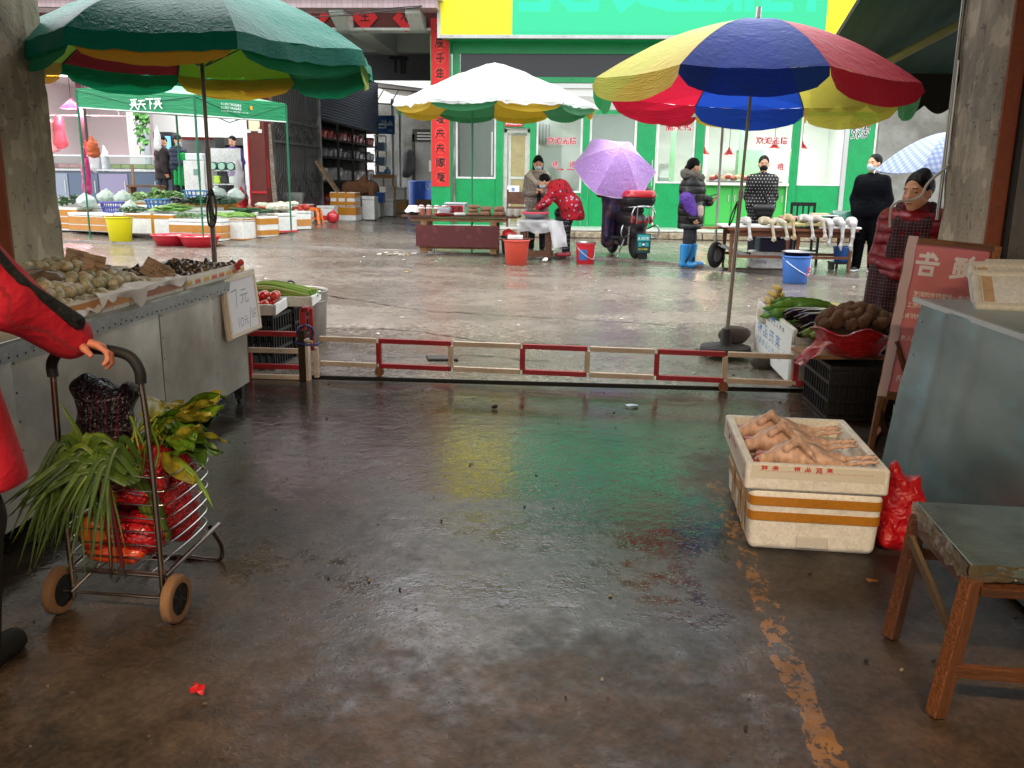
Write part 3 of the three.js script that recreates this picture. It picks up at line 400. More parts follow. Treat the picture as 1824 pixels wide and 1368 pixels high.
{ // lettering stuck on the panes and the sticker on the end panel
  const st = (name, label, w, h, x, y, z, px, py, draw) => { const o = solo(name, label, 'sticker', decalPlane(w, h, 0, 0, 0), print(canvasTex(px, py, draw), 0.5, { cut: true }), [x, y, z]); return o; };
  const redw = (x, T, px, py, s, g) => { write(x, T, px, py, s, { w: 0.21, gap: g, color: '#e8d8d8' }); write(x, T, px, py, s, { w: 0.14, gap: g, color: '#a80f22' }); };
  st('window_lettering', 'red welcome characters on the pane behind the beige coat', 0.72, 0.2, -0.28, 2.32, FZ + 0.012, 512, 144, (x) => redw(x, '欢迎光临', 16, 20, 104, 1.2));
  st('window_lettering', 'two red push characters and an arrow on the shop pane', 0.62, 0.26, -0.22, 1.73, FZ + 0.012, 512, 216, (x) => { redw(x, '推', 30, 14, 110, 1); redw(x, '推', 370, 14, 110, 1); x.strokeStyle = '#c4142a'; x.lineWidth = 16; x.beginPath(); x.moveTo(110, 168); x.lineTo(220, 168); x.moveTo(330, 168); x.lineTo(490, 168); x.stroke(); x.fillStyle = '#c4142a'; x.beginPath(); x.moveTo(212, 140); x.lineTo(262, 168); x.lineTo(212, 196); x.fill(); });
  st('window_lettering', 'red crisp duck characters at the top of a shop pane', 0.66, 0.22, 2.45, 2.66, FZ + 0.012, 512, 172, (x) => redw(x, '脆皮鸭', 16, 20, 128, 1.25));
  st('window_lettering', 'red welcome characters on the counter glass', 0.75, 0.2, 4.6, 2.37, FZ + 0.01, 512, 144, (x) => redw(x, '欢迎光临', 16, 20, 104, 1.2));
  st('window_lettering', 'single red push character on the counter glass', 0.2, 0.2, 4.85, 1.77, FZ + 0.01, 200, 200, (x) => redw(x, '推', 24, 14, 140, 1));
  st('wall_sticker', 'torn black and white delivery sticker on the green end panel', 0.5, 0.42, 6.62, 2.62, FZ + 0.06, 320, 270, (x) => { write(x, '美', 12, 14, 110, { w: 0.26, color: '#ffffff' }); write(x, '外', 12, 140, 110, { w: 0.26, color: '#ffffff' }); write(x, '团', 150, 14, 110, { w: 0.2, color: '#ffffff' }); write(x, '卖', 150, 140, 100, { w: 0.2, color: '#ffffff' }); write(x, '美', 12, 14, 110, { w: 0.15, color: '#141414' }); write(x, '外', 12, 140, 110, { w: 0.15, color: '#141414' }); write(x, '团', 150, 14, 110, { w: 0.12, color: '#141414' }); write(x, '卖', 150, 140, 100, { w: 0.12, color: '#141414' }); x.clearRect(228, 0, 60, 100); x.fillStyle = '#c4242a'; x.fillRect(222, 50, 40, 40); x.clearRect(236, 190, 60, 80); });
  solo('door_sign', 'small red camera notice sign over the open shop door', 'sign', [box(0.42, 0.16, 0.012, 0, -0.08, 0), decalPlane(0.42, 0.16, 0, 0, 0.0085)], print(canvasTex(512, 192, (x, w, h) => { x.fillStyle = '#c0242c'; x.fillRect(0, 0, w, h); write(x, '内设监控', 30, 42, 100, { w: 0.13, color: '#f6eeee' }); }), 0.5), [-1.42, 2.71, FZ + 0.075]);
  // small lettering of the paper boxes and stickers on the door
  solo('door_notice', 'white paper notice with blue round mark on the shop door', 'notice', decalPlane(0.3, 0.3, 0, 0, 0), print(canvasTex(128, 128, (x) => { x.fillStyle = '#e8eef2'; x.fillRect(0, 0, 128, 128); x.fillStyle = '#2b5fb4'; x.beginPath(); x.arc(64, 40, 17, 0, 7); x.fill(); x.fillRect(8, 100, 44, 18); x.fillStyle = '#5d6d72'; x.fillRect(70, 102, 50, 14); x.strokeStyle = '#e8eef2'; x.lineWidth = 4; x.beginPath(); x.moveTo(54, 40); x.lineTo(62, 47); x.lineTo(75, 33); x.stroke(); })), [-1.43, 1.12, FZ - 0.13]);
}
for (let i = 0; i < 26; i++) { const k = i % 3, z = -21.62 - 0.16 * (i % 2); solo('cooked_food', ['reddish roast cut heaped on the glass counter', 'pale poached chicken piece on the glass counter', 'brown braised cut heaped on the glass counter'][k], 'food', jitter(new RoundedBoxGeometry(0.13, 0.09, 0.13, 3, 0.04), 0.025, 11 + k), M(['#a8434a', '#d8c09a', '#8a5434'][k], 0.4), [3.3 + i * 0.062, 1.49 + 0.02 * (i % 4), z], i, ['roast cuts', 'chicken pieces', 'braised cuts'][k] + ' on the glass counter'); }
struct('side_wall', box(9, 7, 0.3, 11.5, 0.13, -21.6), M('#8e918e', 0.9, { map: BLOTCH, ms: 0.35, bump: BUMPY, bs: 0.7, bsc: 0.01 }));
// ---------------------------------------------------------------- the house over the alley: tiled slab edge, maroon beam, ceiling beams
const paleWall = M('#c3c7c0', 0.75, { map: GRIME, ms: 0.5 }), greyWall = M('#7d807e', 0.85, { map: BLOTCH, ms: 0.4 }), maroon = M('#5a2822', 0.75, { map: GRIME, ms: 0.8 });
const pinkTile = M('#c2b2b4', 0.45, { map: tileTex('#e6dadb', '#dccfd1', '#8b8284'), ms: 1.1 });
const gateHouse = thing('tiled_building', 'tiled building spanning the alley with a dark red beam and open passage', 'building');
{
  part(gateHouse, 'tile_band', box(16.2, 0.2, 0.6, -11.15, 5.02, -20.5), pinkTile); part(gateHouse, 'white_cornice', box(16.3, 0.12, 0.7, -11.1, 5.22, -20.45, 0.01), whiteP);
  part(gateHouse, 'upper_wall', box(16, 3.2, 0.3, -11.1, 5.34, -21.2), pinkTile);
  part(gateHouse, 'front_beam', box(16, 0.45, 0.3, -11.1, 4.77, -21.45), maroon); part(gateHouse, 'beam_ledge', box(16, 0.06, 0.4, -11.1, 4.715, -21.43, 0.01), paleWall);
  for (const x of [-5.15, -3.45, -8.2]) part(gateHouse, 'bracket', new THREE.ExtrudeGeometry(new THREE.Shape([new THREE.Vector2(0, 0), new THREE.Vector2(0.95, 0), new THREE.Vector2(0.95, -0.08), new THREE.Vector2(0.25, -0.32), new THREE.Vector2(0, -0.32)]), { depth: 0.32, bevelEnabled: false }).rotateY(-PI / 2).translate(x, 5.01, -21.3), paleWall);
  part(gateHouse, 'ceiling', box(4.4, 0.2, 12, -5.3, 5.3, -27.5), M('#9aa09c', 0.8)); part(gateHouse, 'second_beam', box(4.0, 0.55, 0.3, -5.25, 4.76, -25.2), M('#aeb9b2', 0.8)); part(gateHouse, 'cross_beam', box(0.45, 0.5, 3.4, -5.1, 4.7, -23.4), M('#b4bdb6', 0.8)); part(gateHouse, 'rear_wall', box(4.0, 0.75, 0.3, -5.25, 4.55, -30), M('#6c6e6f', 0.85));
  part(gateHouse, 'right_wall', box(0.2, 5, 11, -3.3, 0.2, -27.6), greyWall); part(gateHouse, 'corner_column', [box(0.4, 4.5, 0.5, -7.31, 0.2, -20.75)], M('#6b2a22', 0.6, { map: GRIME, ms: 0.7 }));
  part(gateHouse, 'red_edging', [box(0.03, 1.5, 0.02, -7.5, 0.75, -20.49), box(0.4, 0.05, 0.02, -7.31, 1.02, -20.49), box(0.02, 0.65, 0.03, -7.1, 1.15, -20.6)], M('#c3202c', 0.5));
}
for (const [x, y, c] of [[-6.74, 5.05, '发'], [-6.0, 5.03, '財'], [-4.88, 5.0, '生'], [-3.92, 4.98, '福']]) {
  const L = thing('paper_diamond', { 发: 'red paper diamond with the wealth verb character, half behind the green umbrella', 財: 'red paper diamond with a money character on the dark beam', 生: 'red paper diamond with the character for life on the dark beam', 福: 'red paper diamond with the fortune character beside the couplet' }[c], 'paper charm', [x, y, -21.27]);
  part(L, 'paper', mv(new THREE.BoxGeometry(0.44, 0.44, 0.008), 0, 0, 0, 0, 0, PI / 4), M('#c71f22', 0.7)); part(L, 'lettering', decalPlane(0.3, 0.3, 0, 0.03, 0.007), print(canvasTex(160, 160, (q, w, h) => { q.fillStyle = '#c71f22'; q.fillRect(0, 0, w, h); write(q, c, 22, 18, 116, { w: 0.14, color: '#1c0f0c', cap: 'round' }); }), 0.7, { one: true }));
}
solo('overhead_cable', 'thin black cable strung in front of the tiled slab edge', 'cable', [tube([[-9.5, 4.85, -20.0], [-7.5, 4.78, -20.0], [-5, 4.83, -20.0], [-3.35, 5.02, -20.1]], 0.012), tube([[-12, 5.0, -20.05], [-9.5, 4.95, -20.0], [-6, 4.86, -20.0], [-3.35, 5.04, -20.1]], 0.01)], blackPlastic);
solo('wall_speaker', 'black loudspeaker on a bracket under the passage ceiling', 'speaker', [box(0.5, 0.08, 0.4, 0, 0.5, 0), box(0.07, 0.4, 0.07, -0.1, 0.15, 0), box(0.07, 0.45, 0.07, 0.08, 0.1, 0), box(0.07, 0.45, 0.07, 0.18, 0.1, 0)], M('#1d1e20', 0.6), [-5.2, 4.3, -27]);

// ---------------------------------------------------------------- the alley: lattice gate, shelf wall under a blue shutter, end wall
const AX = -7.1; // face of the alley's left wall
{
  const L = thing('lattice_gate', 'rusty grey steel gate with diamond lattice at the alley mouth', 'gate', [AX, 0, 0]); const m = M('#6d6c69', 0.6, { metal: 0.5, map: GRIME, ms: 1 });
  for (let i = 0; i < 26; i++) part(L, 'bar', box(0.024, 4.1, 0.024, 0, 0.3, -21.1 - i * 0.145), m);
  part(L, 'rail', [box(0.05, 0.06, 3.9, 0.015, 2.72, -22.9), box(0.05, 0.06, 3.9, 0.015, 2.2, -22.9), box(0.05, 0.06, 3.9, 0.015, 0.6, -22.9)], m);
  for (let i = 0; i < 4; i++) { const z = -21.5 - i * 0.85; const q = [[0, 0.24], [0.42, 0], [0, -0.24], [-0.42, 0]]; part(L, 'diamond', [0, 1, 2, 3].map((k) => bar([0.03, 2.48 + q[k][1], z + q[k][0]], [0.03, 2.48 + q[(k + 1) % 4][1], z + q[(k + 1) % 4][0]], 0.014)).concat(mv(new THREE.TorusGeometry(0.1, 0.014, 6, 16), 0.03, 2.48, z, 0, PI / 2)), m); part(L, 'lower_diamond', [0, 1, 2, 3].map((k) => bar([0.03, 1.2 + q[k][1] * 1.4, z + q[k][0]], [0.03, 1.2 + q[(k + 1) % 4][1] * 1.4, z + q[(k + 1) % 4][0]], 0.012)), m); }
  part(L, 'post', [box(0.12, 4.4, 0.12, 0, 0.3, -24.95), box(0.1, 4.4, 0.1, 0, 0.3, -20.99)], galv);
  struct('alley_wall', [box(0.2, 4.6, 4, AX - 0.5, 0.2, -23), box(0.2, 4.7, 9, AX - 0.75, 0.2, -29)], M('#4e4c49', 0.9, { map: BLOTCH, ms: 0.5 }));
  solo('leaning_plank', 'pale plank leaning beside the lattice gate', 'plank', box(0.1, 2.3, 0.03, 0, 0, 0), M('#b9b5aa', 0.8, { map: WOOD, ms: 1 }), [-7.02, 0.3, -20.82]).rotation.z = 0.04;
  // shelves: uprights, boards, and bagged goods of many colours
  const sh = thing('shelf_wall', 'tall dark shelf rack packed with bagged goods under a blue shutter', 'shelf', [AX, 0, 0]), dk = M('#3d3b38', 0.7, { metal: 0.3, map: GRIME, ms: 1 });
  for (let i = 0; i < 5; i++) part(sh, 'upright', box(0.06, 2.7, 0.06, 0, 0.3, -25.1 - i * 1.85), dk);
  for (const y of [0.5, 1.25, 1.95, 2.47, 2.95]) part(sh, 'board', box(0.62, 0.04, 7.5, -0.3, y, -28.8), dk);
  const sm = M('#2c4560', 0.5, { metal: 0.4, map: GRIME, ms: 0.5 }), S1 = thing('roller_shutter', 'half raised blue roller shutter over the goods rack', 'shutter', [AX + 0.02, 0, 0]);
  for (let i = 0; i < 22; i++) part(S1, 'slat', mv(new THREE.CylinderGeometry(0.045, 0.045, 7.5, 8), 0, 3.04 + i * 0.078, -28.8, PI / 2), sm); part(S1, 'bottom_rail', box(0.06, 0.07, 7.5, 0, 2.95 + 0.02, -28.8), dk);
  const cols = ['#b02a2e', '#c9c6c0', '#8d8d92', '#c43a34', '#d9d4c4', '#7f6a4c', '#4a4a55', '#b8863c', '#e0dcd6', '#a52a34'], kinds = ['red plastic', 'clear wrapped', 'grey plastic', 'red wrapped', 'cream paper', 'brown paper', 'dark plastic', 'ochre carton', 'white paper', 'crimson plastic'];
  const bagG = [0, 1, 2].map((k) => jitter(new RoundedBoxGeometry(0.4, 0.36, 0.42, 4, 0.12), 0.05, 6 + k).translate(0, 0.16, 0));
  let n = 0; for (const [y, h] of [[0.54, 1], [1.29, 1.1], [1.99, 0.8], [2.51, 0.75]]) for (let i = 0; i < 13; i++) { const k = (n * 7 + i * 3) % 10; n++; const b = solo('goods_bag', kinds[k] + ' bag of goods on the dark rack below the blue shutter', 'bag', bagG[n % 3], M(cols[k], 0.35, { map: GRIME, ms: 2, coat: 0.5 }), [AX - 0.26, y + 0.0, -25.35 - i * 0.56], rr(-0.3, 0.3), kinds[k] + ' bags on the rack'); b.scale.set(1, h * rr(0.8, 1.1), rr(0.9, 1.15)); }
}
{ // alley end
  struct('alley_end_wall', [box(6, 4.2, 0.2, -5.3, 0.2, -37.6)], M('#8e918f', 0.8, { map: BLOTCH, ms: 0.4 }));
  const D = thing('cold_room_door', 'dark framed steel door in the alley end wall', 'door', [-6.05, 0.3, -37.4]); part(D, 'frame', [box(0.12, 2.9, 0.12, -0.6, 0, 0), box(0.12, 2.9, 0.12, 0.75, 0, 0), box(1.4, 0.5, 0.12, 0.07, 2.6, 0)], M('#33332f', 0.6)); part(D, 'leaf', box(1.2, 2.6, 0.05, 0.07, 0, 0), M('#9a9a94', 0.5, { metal: 0.4, map: GRIME, ms: 0.8 })); part(D, 'vent', [0, 1, 2].map((i) => box(1.0, 0.05, 0.06, 0.07, 2.68 + i * 0.12, 0.06)), M('#bdbdb6', 0.5)); part(D, 'notice', box(0.5, 0.45, 0.01, 0.3, 1.4, 0.06), M('#d8d8d2', 0.8));
  const B = thing('white_building', 'white corrugated metal building beyond the alley', 'building', [-5.5, 0, -45]); part(B, 'wall', box(12, 7.5, 0.3, 0, 0, 0), whiteP); for (let i = 0; i < 40; i++) part(B, 'rib', box(0.06, 7.4, 0.06, -5.9 + i * 0.3, 0, 0.17), whiteP); part(B, 'window', box(1.0, 1.0, 0.05, 2.3, 4.7, 0.22), M('#3b4044', 0.2)); part(B, 'red_sill', box(1.1, 0.12, 0.08, 2.3, 4.58, 0.24), M('#b23a34', 0.6));
  const T = thing('lean_to_roof', 'white sheet lean-to roof on a thin steel truss', 'roof', [0, 0, 0]); part(T, 'sheet', box(4.4, 0.04, 4.6, 0, 0, 0).rotateX(0.0).rotateZ(-0.12).translate(-5.3, 4.5, -35), whiteP); const tm = M('#8a8c8c', 0.5, { metal: 0.5 });
  for (let i = 0; i < 7; i++) part(T, 'truss_web', bar([-7.2 + i * 0.55, 4.05, -32.8], [-6.9 + i * 0.55, 4.5, -32.8], 0.018), tm); part(T, 'truss_chord', [bar([-7.3, 4.05, -32.8], [-3.5, 3.85, -32.8], 0.025), bar([-7.3, 4.6, -32.8], [-3.5, 4.25, -32.8], 0.025)], tm);
  for (const [x, l] of [[-6.61, 'white drain pipe left of the blue sign post'], [-6.34, 'rust spotted white support pipe at the alley end']]) solo('support_pipe', l, 'pipe', bar([0, 0.3, 0], [0, 4.2, 0], 0.06), M('#d0d1cd', 0.5, { map: GRIME, ms: 1 }), [x, 0, -32.9]);
  const b = thing('blue_sign', 'blue advertising sign with a white ship and fish picture', 'sign', [-6.81, 2.97, -32.75]); part(b, 'board', box(0.62, 0.65, 0.04, 0, 0, 0), M('#1d5a9c', 0.4)); part(b, 'picture', decalPlane(0.6, 0.63, 0, 0.325, 0.023), print(canvasTex(256, 256, (x) => { x.fillStyle = '#1d5a9c'; x.fillRect(0, 0, 256, 256); x.fillStyle = '#d9e4ee'; x.fillRect(8, 110, 120, 70); x.fillStyle = '#3a4a52'; x.beginPath(); x.ellipse(62, 150, 50, 13, 0, 0, 7); x.fill(); x.fillStyle = '#b9c9d8'; x.beginPath(); x.moveTo(130, 140); x.lineTo(235, 140); x.lineTo(220, 100); x.lineTo(190, 60); x.lineTo(170, 100); x.lineTo(135, 105); x.fill(); write(x, '大品', 50, 60, 40, { w: 0.12, color: '#e6efc0' }); write(x, '工大', 150, 190, 34, { w: 0.1, color: '#dfe8ef' }); })));
  const K = thing('white_rack', 'narrow white rack holding crates of bottled water', 'rack', [-7.0, 0.3, -32.6]); part(K, 'upright', [box(0.04, 2.6, 0.04, -0.2, 0, 0), box(0.04, 2.6, 0.04, 0.2, 0, 0)], whiteP); for (let i = 0; i < 5; i++) part(K, 'shelf', box(0.44, 0.03, 0.4, 0, 0.5 + i * 0.52, 0), whiteP); for (let i = 1; i < 4; i++) part(K, 'water_crate', box(0.36, 0.28, 0.34, 0, 0.53 + i * 0.52, 0, 0.03), M('#7fa6c4', 0.3, { map: GRIME, ms: 3 }));
  const w = thing('water_bottle', 'large blue water cooler bottle on stacked boxes', 'bottle', [-6.55, 1.34, -31.6]); part(w, 'body', lathe([[0, 0], [0.13, 0.01], [0.135, 0.3], [0.1, 0.36], [0.04, 0.39], [0.035, 0.45], [0, 0.46]], 20), M('#9cc0d8', 0.15, { trans: 0.5 }));
  const q = thing('plastic_barrel', 'large blue plastic barrel with a clamp ring lid', 'barrel', [-5.9, 0.29, -34.6]); part(q, 'body', lathe([[0, 0], [0.38, 0], [0.43, 0.06], [0.45, 0.55], [0.46, 1.0], [0.4, 1.04], [0, 1.04]], 24), M('#1c4fa8', 0.35)); part(q, 'clamp_ring', mv(new THREE.TorusGeometry(0.46, 0.02, 6, 28), 0, 1.0, 0, PI / 2), M('#2a62c0', 0.35)); part(q, 'handle', tube([[0.28, 0.95, 0.38], [0.3, 0.78, 0.42], [0.36, 0.72, 0.38], [0.38, 0.95, 0.3]], 0.014), galv);
  solo('dark_coat_heap', 'black bag hanging in the dark corner beside the steel door', 'bag', blob([{ a: [0, 0, 0], b: [0.1, 0.7, 0], r: 0.28, s: 0.2 }, { a: [0.15, 0.1, 0], b: [0.2, 0.5, 0], r: 0.2 }], 0.04), M('#1a1b1d', 0.6), [-6.9, 1.7, -37.0]);
}
// ---------------------------------------------------------------- foam boxes and cartons
function foamBox(o) { // w, h, d, x, y, z, turn, tape: list of band heights | 'wrap', label, group, open
  const L = thing(o.name || 'foam_box', o.label, o.cat || 'box', [o.x, o.y, o.z], o.turn || 0, o.group), { w, h, d } = o, t = 0.035, m = o.m || foam;
  part(L, 'body', o.open ? [box(w, 0.03, d, 0, 0, 0), box(w, h, t, 0, 0.002, d / 2 - t / 2, 0.01), box(w, h, t, 0, 0.002, -d / 2 + t / 2, 0.01), box(t, h, d - 2 * t, w / 2 - t / 2, 0.002, 0, 0.008), box(t, h, d - 2 * t, -w / 2 + t / 2, 0.002, 0, 0.008)] : box(w, h * 0.84, d, 0, 0, 0, 0.018), m);
  if (!o.open) part(L, 'lid', box(w + 0.008, h * 0.15, d + 0.008, 0, h * 0.852, 0, 0.015), m);
  for (const b of o.tape || []) { // [y0, y1] band all round, or ['v', x] over the front
    if (b[0] === 'v') part(L, 'tape_strip', [box(0.06, h + 0.006, 0.006, b[1] * w / 2, 0, d / 2 + 0.004), box(0.06, 0.006, d + 0.014, b[1] * w / 2, h + 0.003, 0)], tape);
    else part(L, 'tape_band', [box(w + 0.012, (b[1] - b[0]) * h, 0.004, 0, b[0] * h, d / 2 + 0.0065), box(w + 0.012, (b[1] - b[0]) * h, 0.004, 0, b[0] * h, -d / 2 - 0.0065), box(0.004, (b[1] - b[0]) * h, d + 0.009, w / 2 + 0.0065, b[0] * h, 0), box(0.004, (b[1] - b[0]) * h, d + 0.009, -w / 2 - 0.0065, b[0] * h, 0)], o.tm || tape);
  }
  return L;
}
const redTape = M('#c4202c', 0.35, { coat: 0.3 }), clearTape = M('#b07a3a', 0.3, { coat: 0.4, map: GRIME, ms: 2 });
// stacked goods along the alley
{
  const y = 0.3, g = 'boxes stacked in the alley';
  foamBox({ w: 0.66, h: 0.36, d: 0.5, x: -5.95, y, z: -23.3, turn: -0.1, tape: [[0.42, 0.98]], label: 'ochre taped foam box at the bottom of a stack of two by the rack', group: g });
  foamBox({ w: 0.66, h: 0.36, d: 0.5, x: -5.98, y: y + 0.37, z: -23.3, turn: -0.06, tape: [[0.08, 0.35], [0.6, 0.96], ['v', -0.4], ['v', 0.3]], label: 'ochre taped foam box on top of a stack of two by the rack', group: g });
  foamBox({ w: 0.34, h: 0.62, d: 0.5, x: -5.5, y, z: -24.1, tape: [], label: 'tall bare white foam box beside the taped stack', group: g });
  foamBox({ w: 0.4, h: 0.4, d: 0.5, x: -5.75, y, z: -25.8, tape: [['v', 0.4]], tm: clearTape, label: 'white foam box with one brown strip under the blue basket', group: g });
  foamBox({ w: 0.42, h: 0.5, d: 0.5, x: -5.55, y, z: -26.7, tape: [['v', -0.6]], label: 'white foam box with a tape edge past the blue basket', group: g });
  foamBox({ w: 0.62, h: 0.42, d: 0.5, x: -5.75, y: y, z: -29.3, tape: [[0.3, 0.6]], m: M('#a98a64', 0.9, { map: GRIME }), name: 'carton', label: 'brown carton at the bottom of the far alley stack', group: g });
  foamBox({ w: 0.62, h: 0.4, d: 0.5, x: -5.8, y: y + 0.425, z: -29.3, tape: [['v', 0]], label: 'white foam box in the middle of the far alley stack', group: g });
  foamBox({ w: 0.7, h: 0.38, d: 0.5, x: -6.15, y: y + 0.84, z: -29.2, tape: [[0.7, 1.0], ['v', 0], ['v', 0.9]], tm: clearTape, label: 'brown taped white box on top of the far alley stack', group: g });
  foamBox({ w: 0.5, h: 0.4, d: 0.45, x: -5.1, y, z: -30.6, tape: [], m: M('#9c7d58', 0.9, { map: GRIME }), name: 'carton', open: true, label: 'open brown carton at the end of the alley boxes', group: g });
  const bk = thing('plastic_basket', 'blue plastic basket on the alley boxes', 'basket', [-5.72, y + 0.42, -25.8]); part(bk, 'body', box(0.5, 0.26, 0.38, 0, 0, 0, 0.03), M('#2450a0', 0.4)); part(bk, 'rim', box(0.54, 0.03, 0.42, 0, 0.25, 0, 0.01), M('#2a5cb4', 0.4));
  solo('cloth_heap', 'brown crumpled sack thrown over the alley boxes', 'sack', blob([{ a: [-0.35, 0, 0], b: [0.3, 0.05, 0], r: 0.22, s: 0.18 }, { a: [0, 0.1, 0.05], b: [0.1, 0.32, 0], r: 0.16, s: 0.08 }, { a: [0.3, 0, 0.1], b: [0.32, -0.45, 0.12], r: 0.12, s: 0.07 }], 0.03), M('#6e4a30', 0.9, { bump: CREASE, bsc: 0.03 }), [-5.85, y + 0.8, -24.6]);
  solo('slanted_board', 'pale board leaning on the boxes below the rack', 'board', box(0.06, 1.0, 0.3, 0, 0, 0), M('#b39a7a', 0.8, { map: WOOD, ms: 1 }), [-6.4, 1.0, -24.2]).rotation.set(0, 0, 0.6);
  const tub = thing('plastic_crate', 'clear grey plastic crate on white foam boxes', 'crate', [-7.05, y + 0.46, -22.0]); part(tub, 'body', lathe([[0, 0], [0.3, 0], [0.38, 0.26], [0.4, 0.27], [0.36, 0.25], [0.29, 0.02], [0, 0.02]], 4).rotateY(PI / 4).scale(1.25, 1, 0.75), M('#b4b8b2', 0.35, { trans: 0.3 }));
  foamBox({ w: 0.9, h: 0.44, d: 0.5, x: -7.0, y, z: -22.1, tape: [[0.86, 0.98]], tm: redTape, label: 'white foam box with red tape edge by the lattice gate', group: g });
  foamBox({ w: 0.44, h: 0.4, d: 0.4, x: -6.25, y, z: -22.5, tape: [[0.1, 0.4]], tm: redTape, label: 'white foam box with a low red band behind the orange stool', group: g });
  const st = thing('plastic_stool', 'orange plastic stool with four splayed legs on the wet pavement', 'stool', [-6.25, 0.3, -21.2]), om = M('#e2701c', 0.4); part(st, 'seat', [box(0.3, 0.03, 0.3, 0, 0.36, 0, 0.012), box(0.32, 0.05, 0.32, 0, 0.315, 0, 0.02)], om); for (const [a, b] of [[1, 1], [1, -1], [-1, 1], [-1, -1]]) part(st, 'leg', beam([a * 0.14, 0.33, b * 0.14], [a * 0.19, 0.0, b * 0.19], 0.06, 0.06), om); part(st, 'stretcher', [beam([-0.17, 0.14, 0.17], [0.17, 0.14, 0.17], 0.05, 0.03), beam([-0.17, 0.14, -0.17], [0.17, 0.14, -0.17], 0.05, 0.03), beam([-0.17, 0.14, -0.17], [-0.17, 0.14, 0.17], 0.03, 0.05), beam([0.17, 0.14, -0.17], [0.17, 0.14, 0.17], 0.03, 0.05)], om);
  solo('plastic_bag', 'small red plastic bag on the ground beside the orange stool', 'bag', jitter(blob([{ c: [0, 0.14, 0], e: [0.15, 0.15, 0.14] }, { a: [0, 0.2, 0], b: [0.02, 0.32, 0], r: 0.08, s: 0.04 }], 0.025), 0.02, 9), M('#c4242c', 0.3, { coat: 0.5 }), [-5.9, 0.3, -21.7]);
}
// ---------------------------------------------------------------- people
const handCache = new Map();
function handGeo(side, curl, cell) { // wrist at origin, fingers down -y, palm towards +z, thumb towards side * x
  const key = side + '|' + curl + '|' + cell; if (handCache.has(key)) return handCache.get(key);
  const p = [{ a: [-0.018, -0.02, 0], b: [-0.026, -0.085, 0], r: 0.014, s: 0.012 }, { a: [0, -0.02, 0], b: [0, -0.09, 0.001], r: 0.015, s: 0.013 }, { a: [0.018, -0.02, 0], b: [0.025, -0.084, 0], r: 0.014, s: 0.012 }, { a: [0, 0.03, 0], b: [0, -0.03, 0], r: 0.022, s: 0.02 }];
  const fl = [[0.029, 0.068], [0.01, 0.078], [-0.009, 0.073], [-0.027, 0.058]];
  for (const [fx, L] of fl) { let q = [fx * side, -0.085, 0.002], a = curl * 0.35, r = 0.0088; for (const f of [0.45, 0.32, 0.23]) { const e = [q[0] * 1.02, q[1] - Math.cos(a) * L * f * 1.05, q[2] + Math.sin(a) * L * f * 1.05]; p.push({ a: q, b: e, r, s: r * 0.9, k: 0.006 }); q = e; r *= 0.9; a += curl * 0.75; } }
  { let q = [0.024 * side, -0.03, 0.004], a = 0.7; for (const [L, r] of [[0.038, 0.0115], [0.028, 0.0095]]) { const e = [q[0] + Math.sin(a) * L * side, q[1] - Math.cos(a) * L, q[2] + L * curl * 0.45]; p.push({ a: q, b: e, r, s: r * 0.9, k: 0.008 }); q = e; a -= 0.25; } }
  const g = blob(p, cell, 0.012); handCache.set(key, g); return g;
}
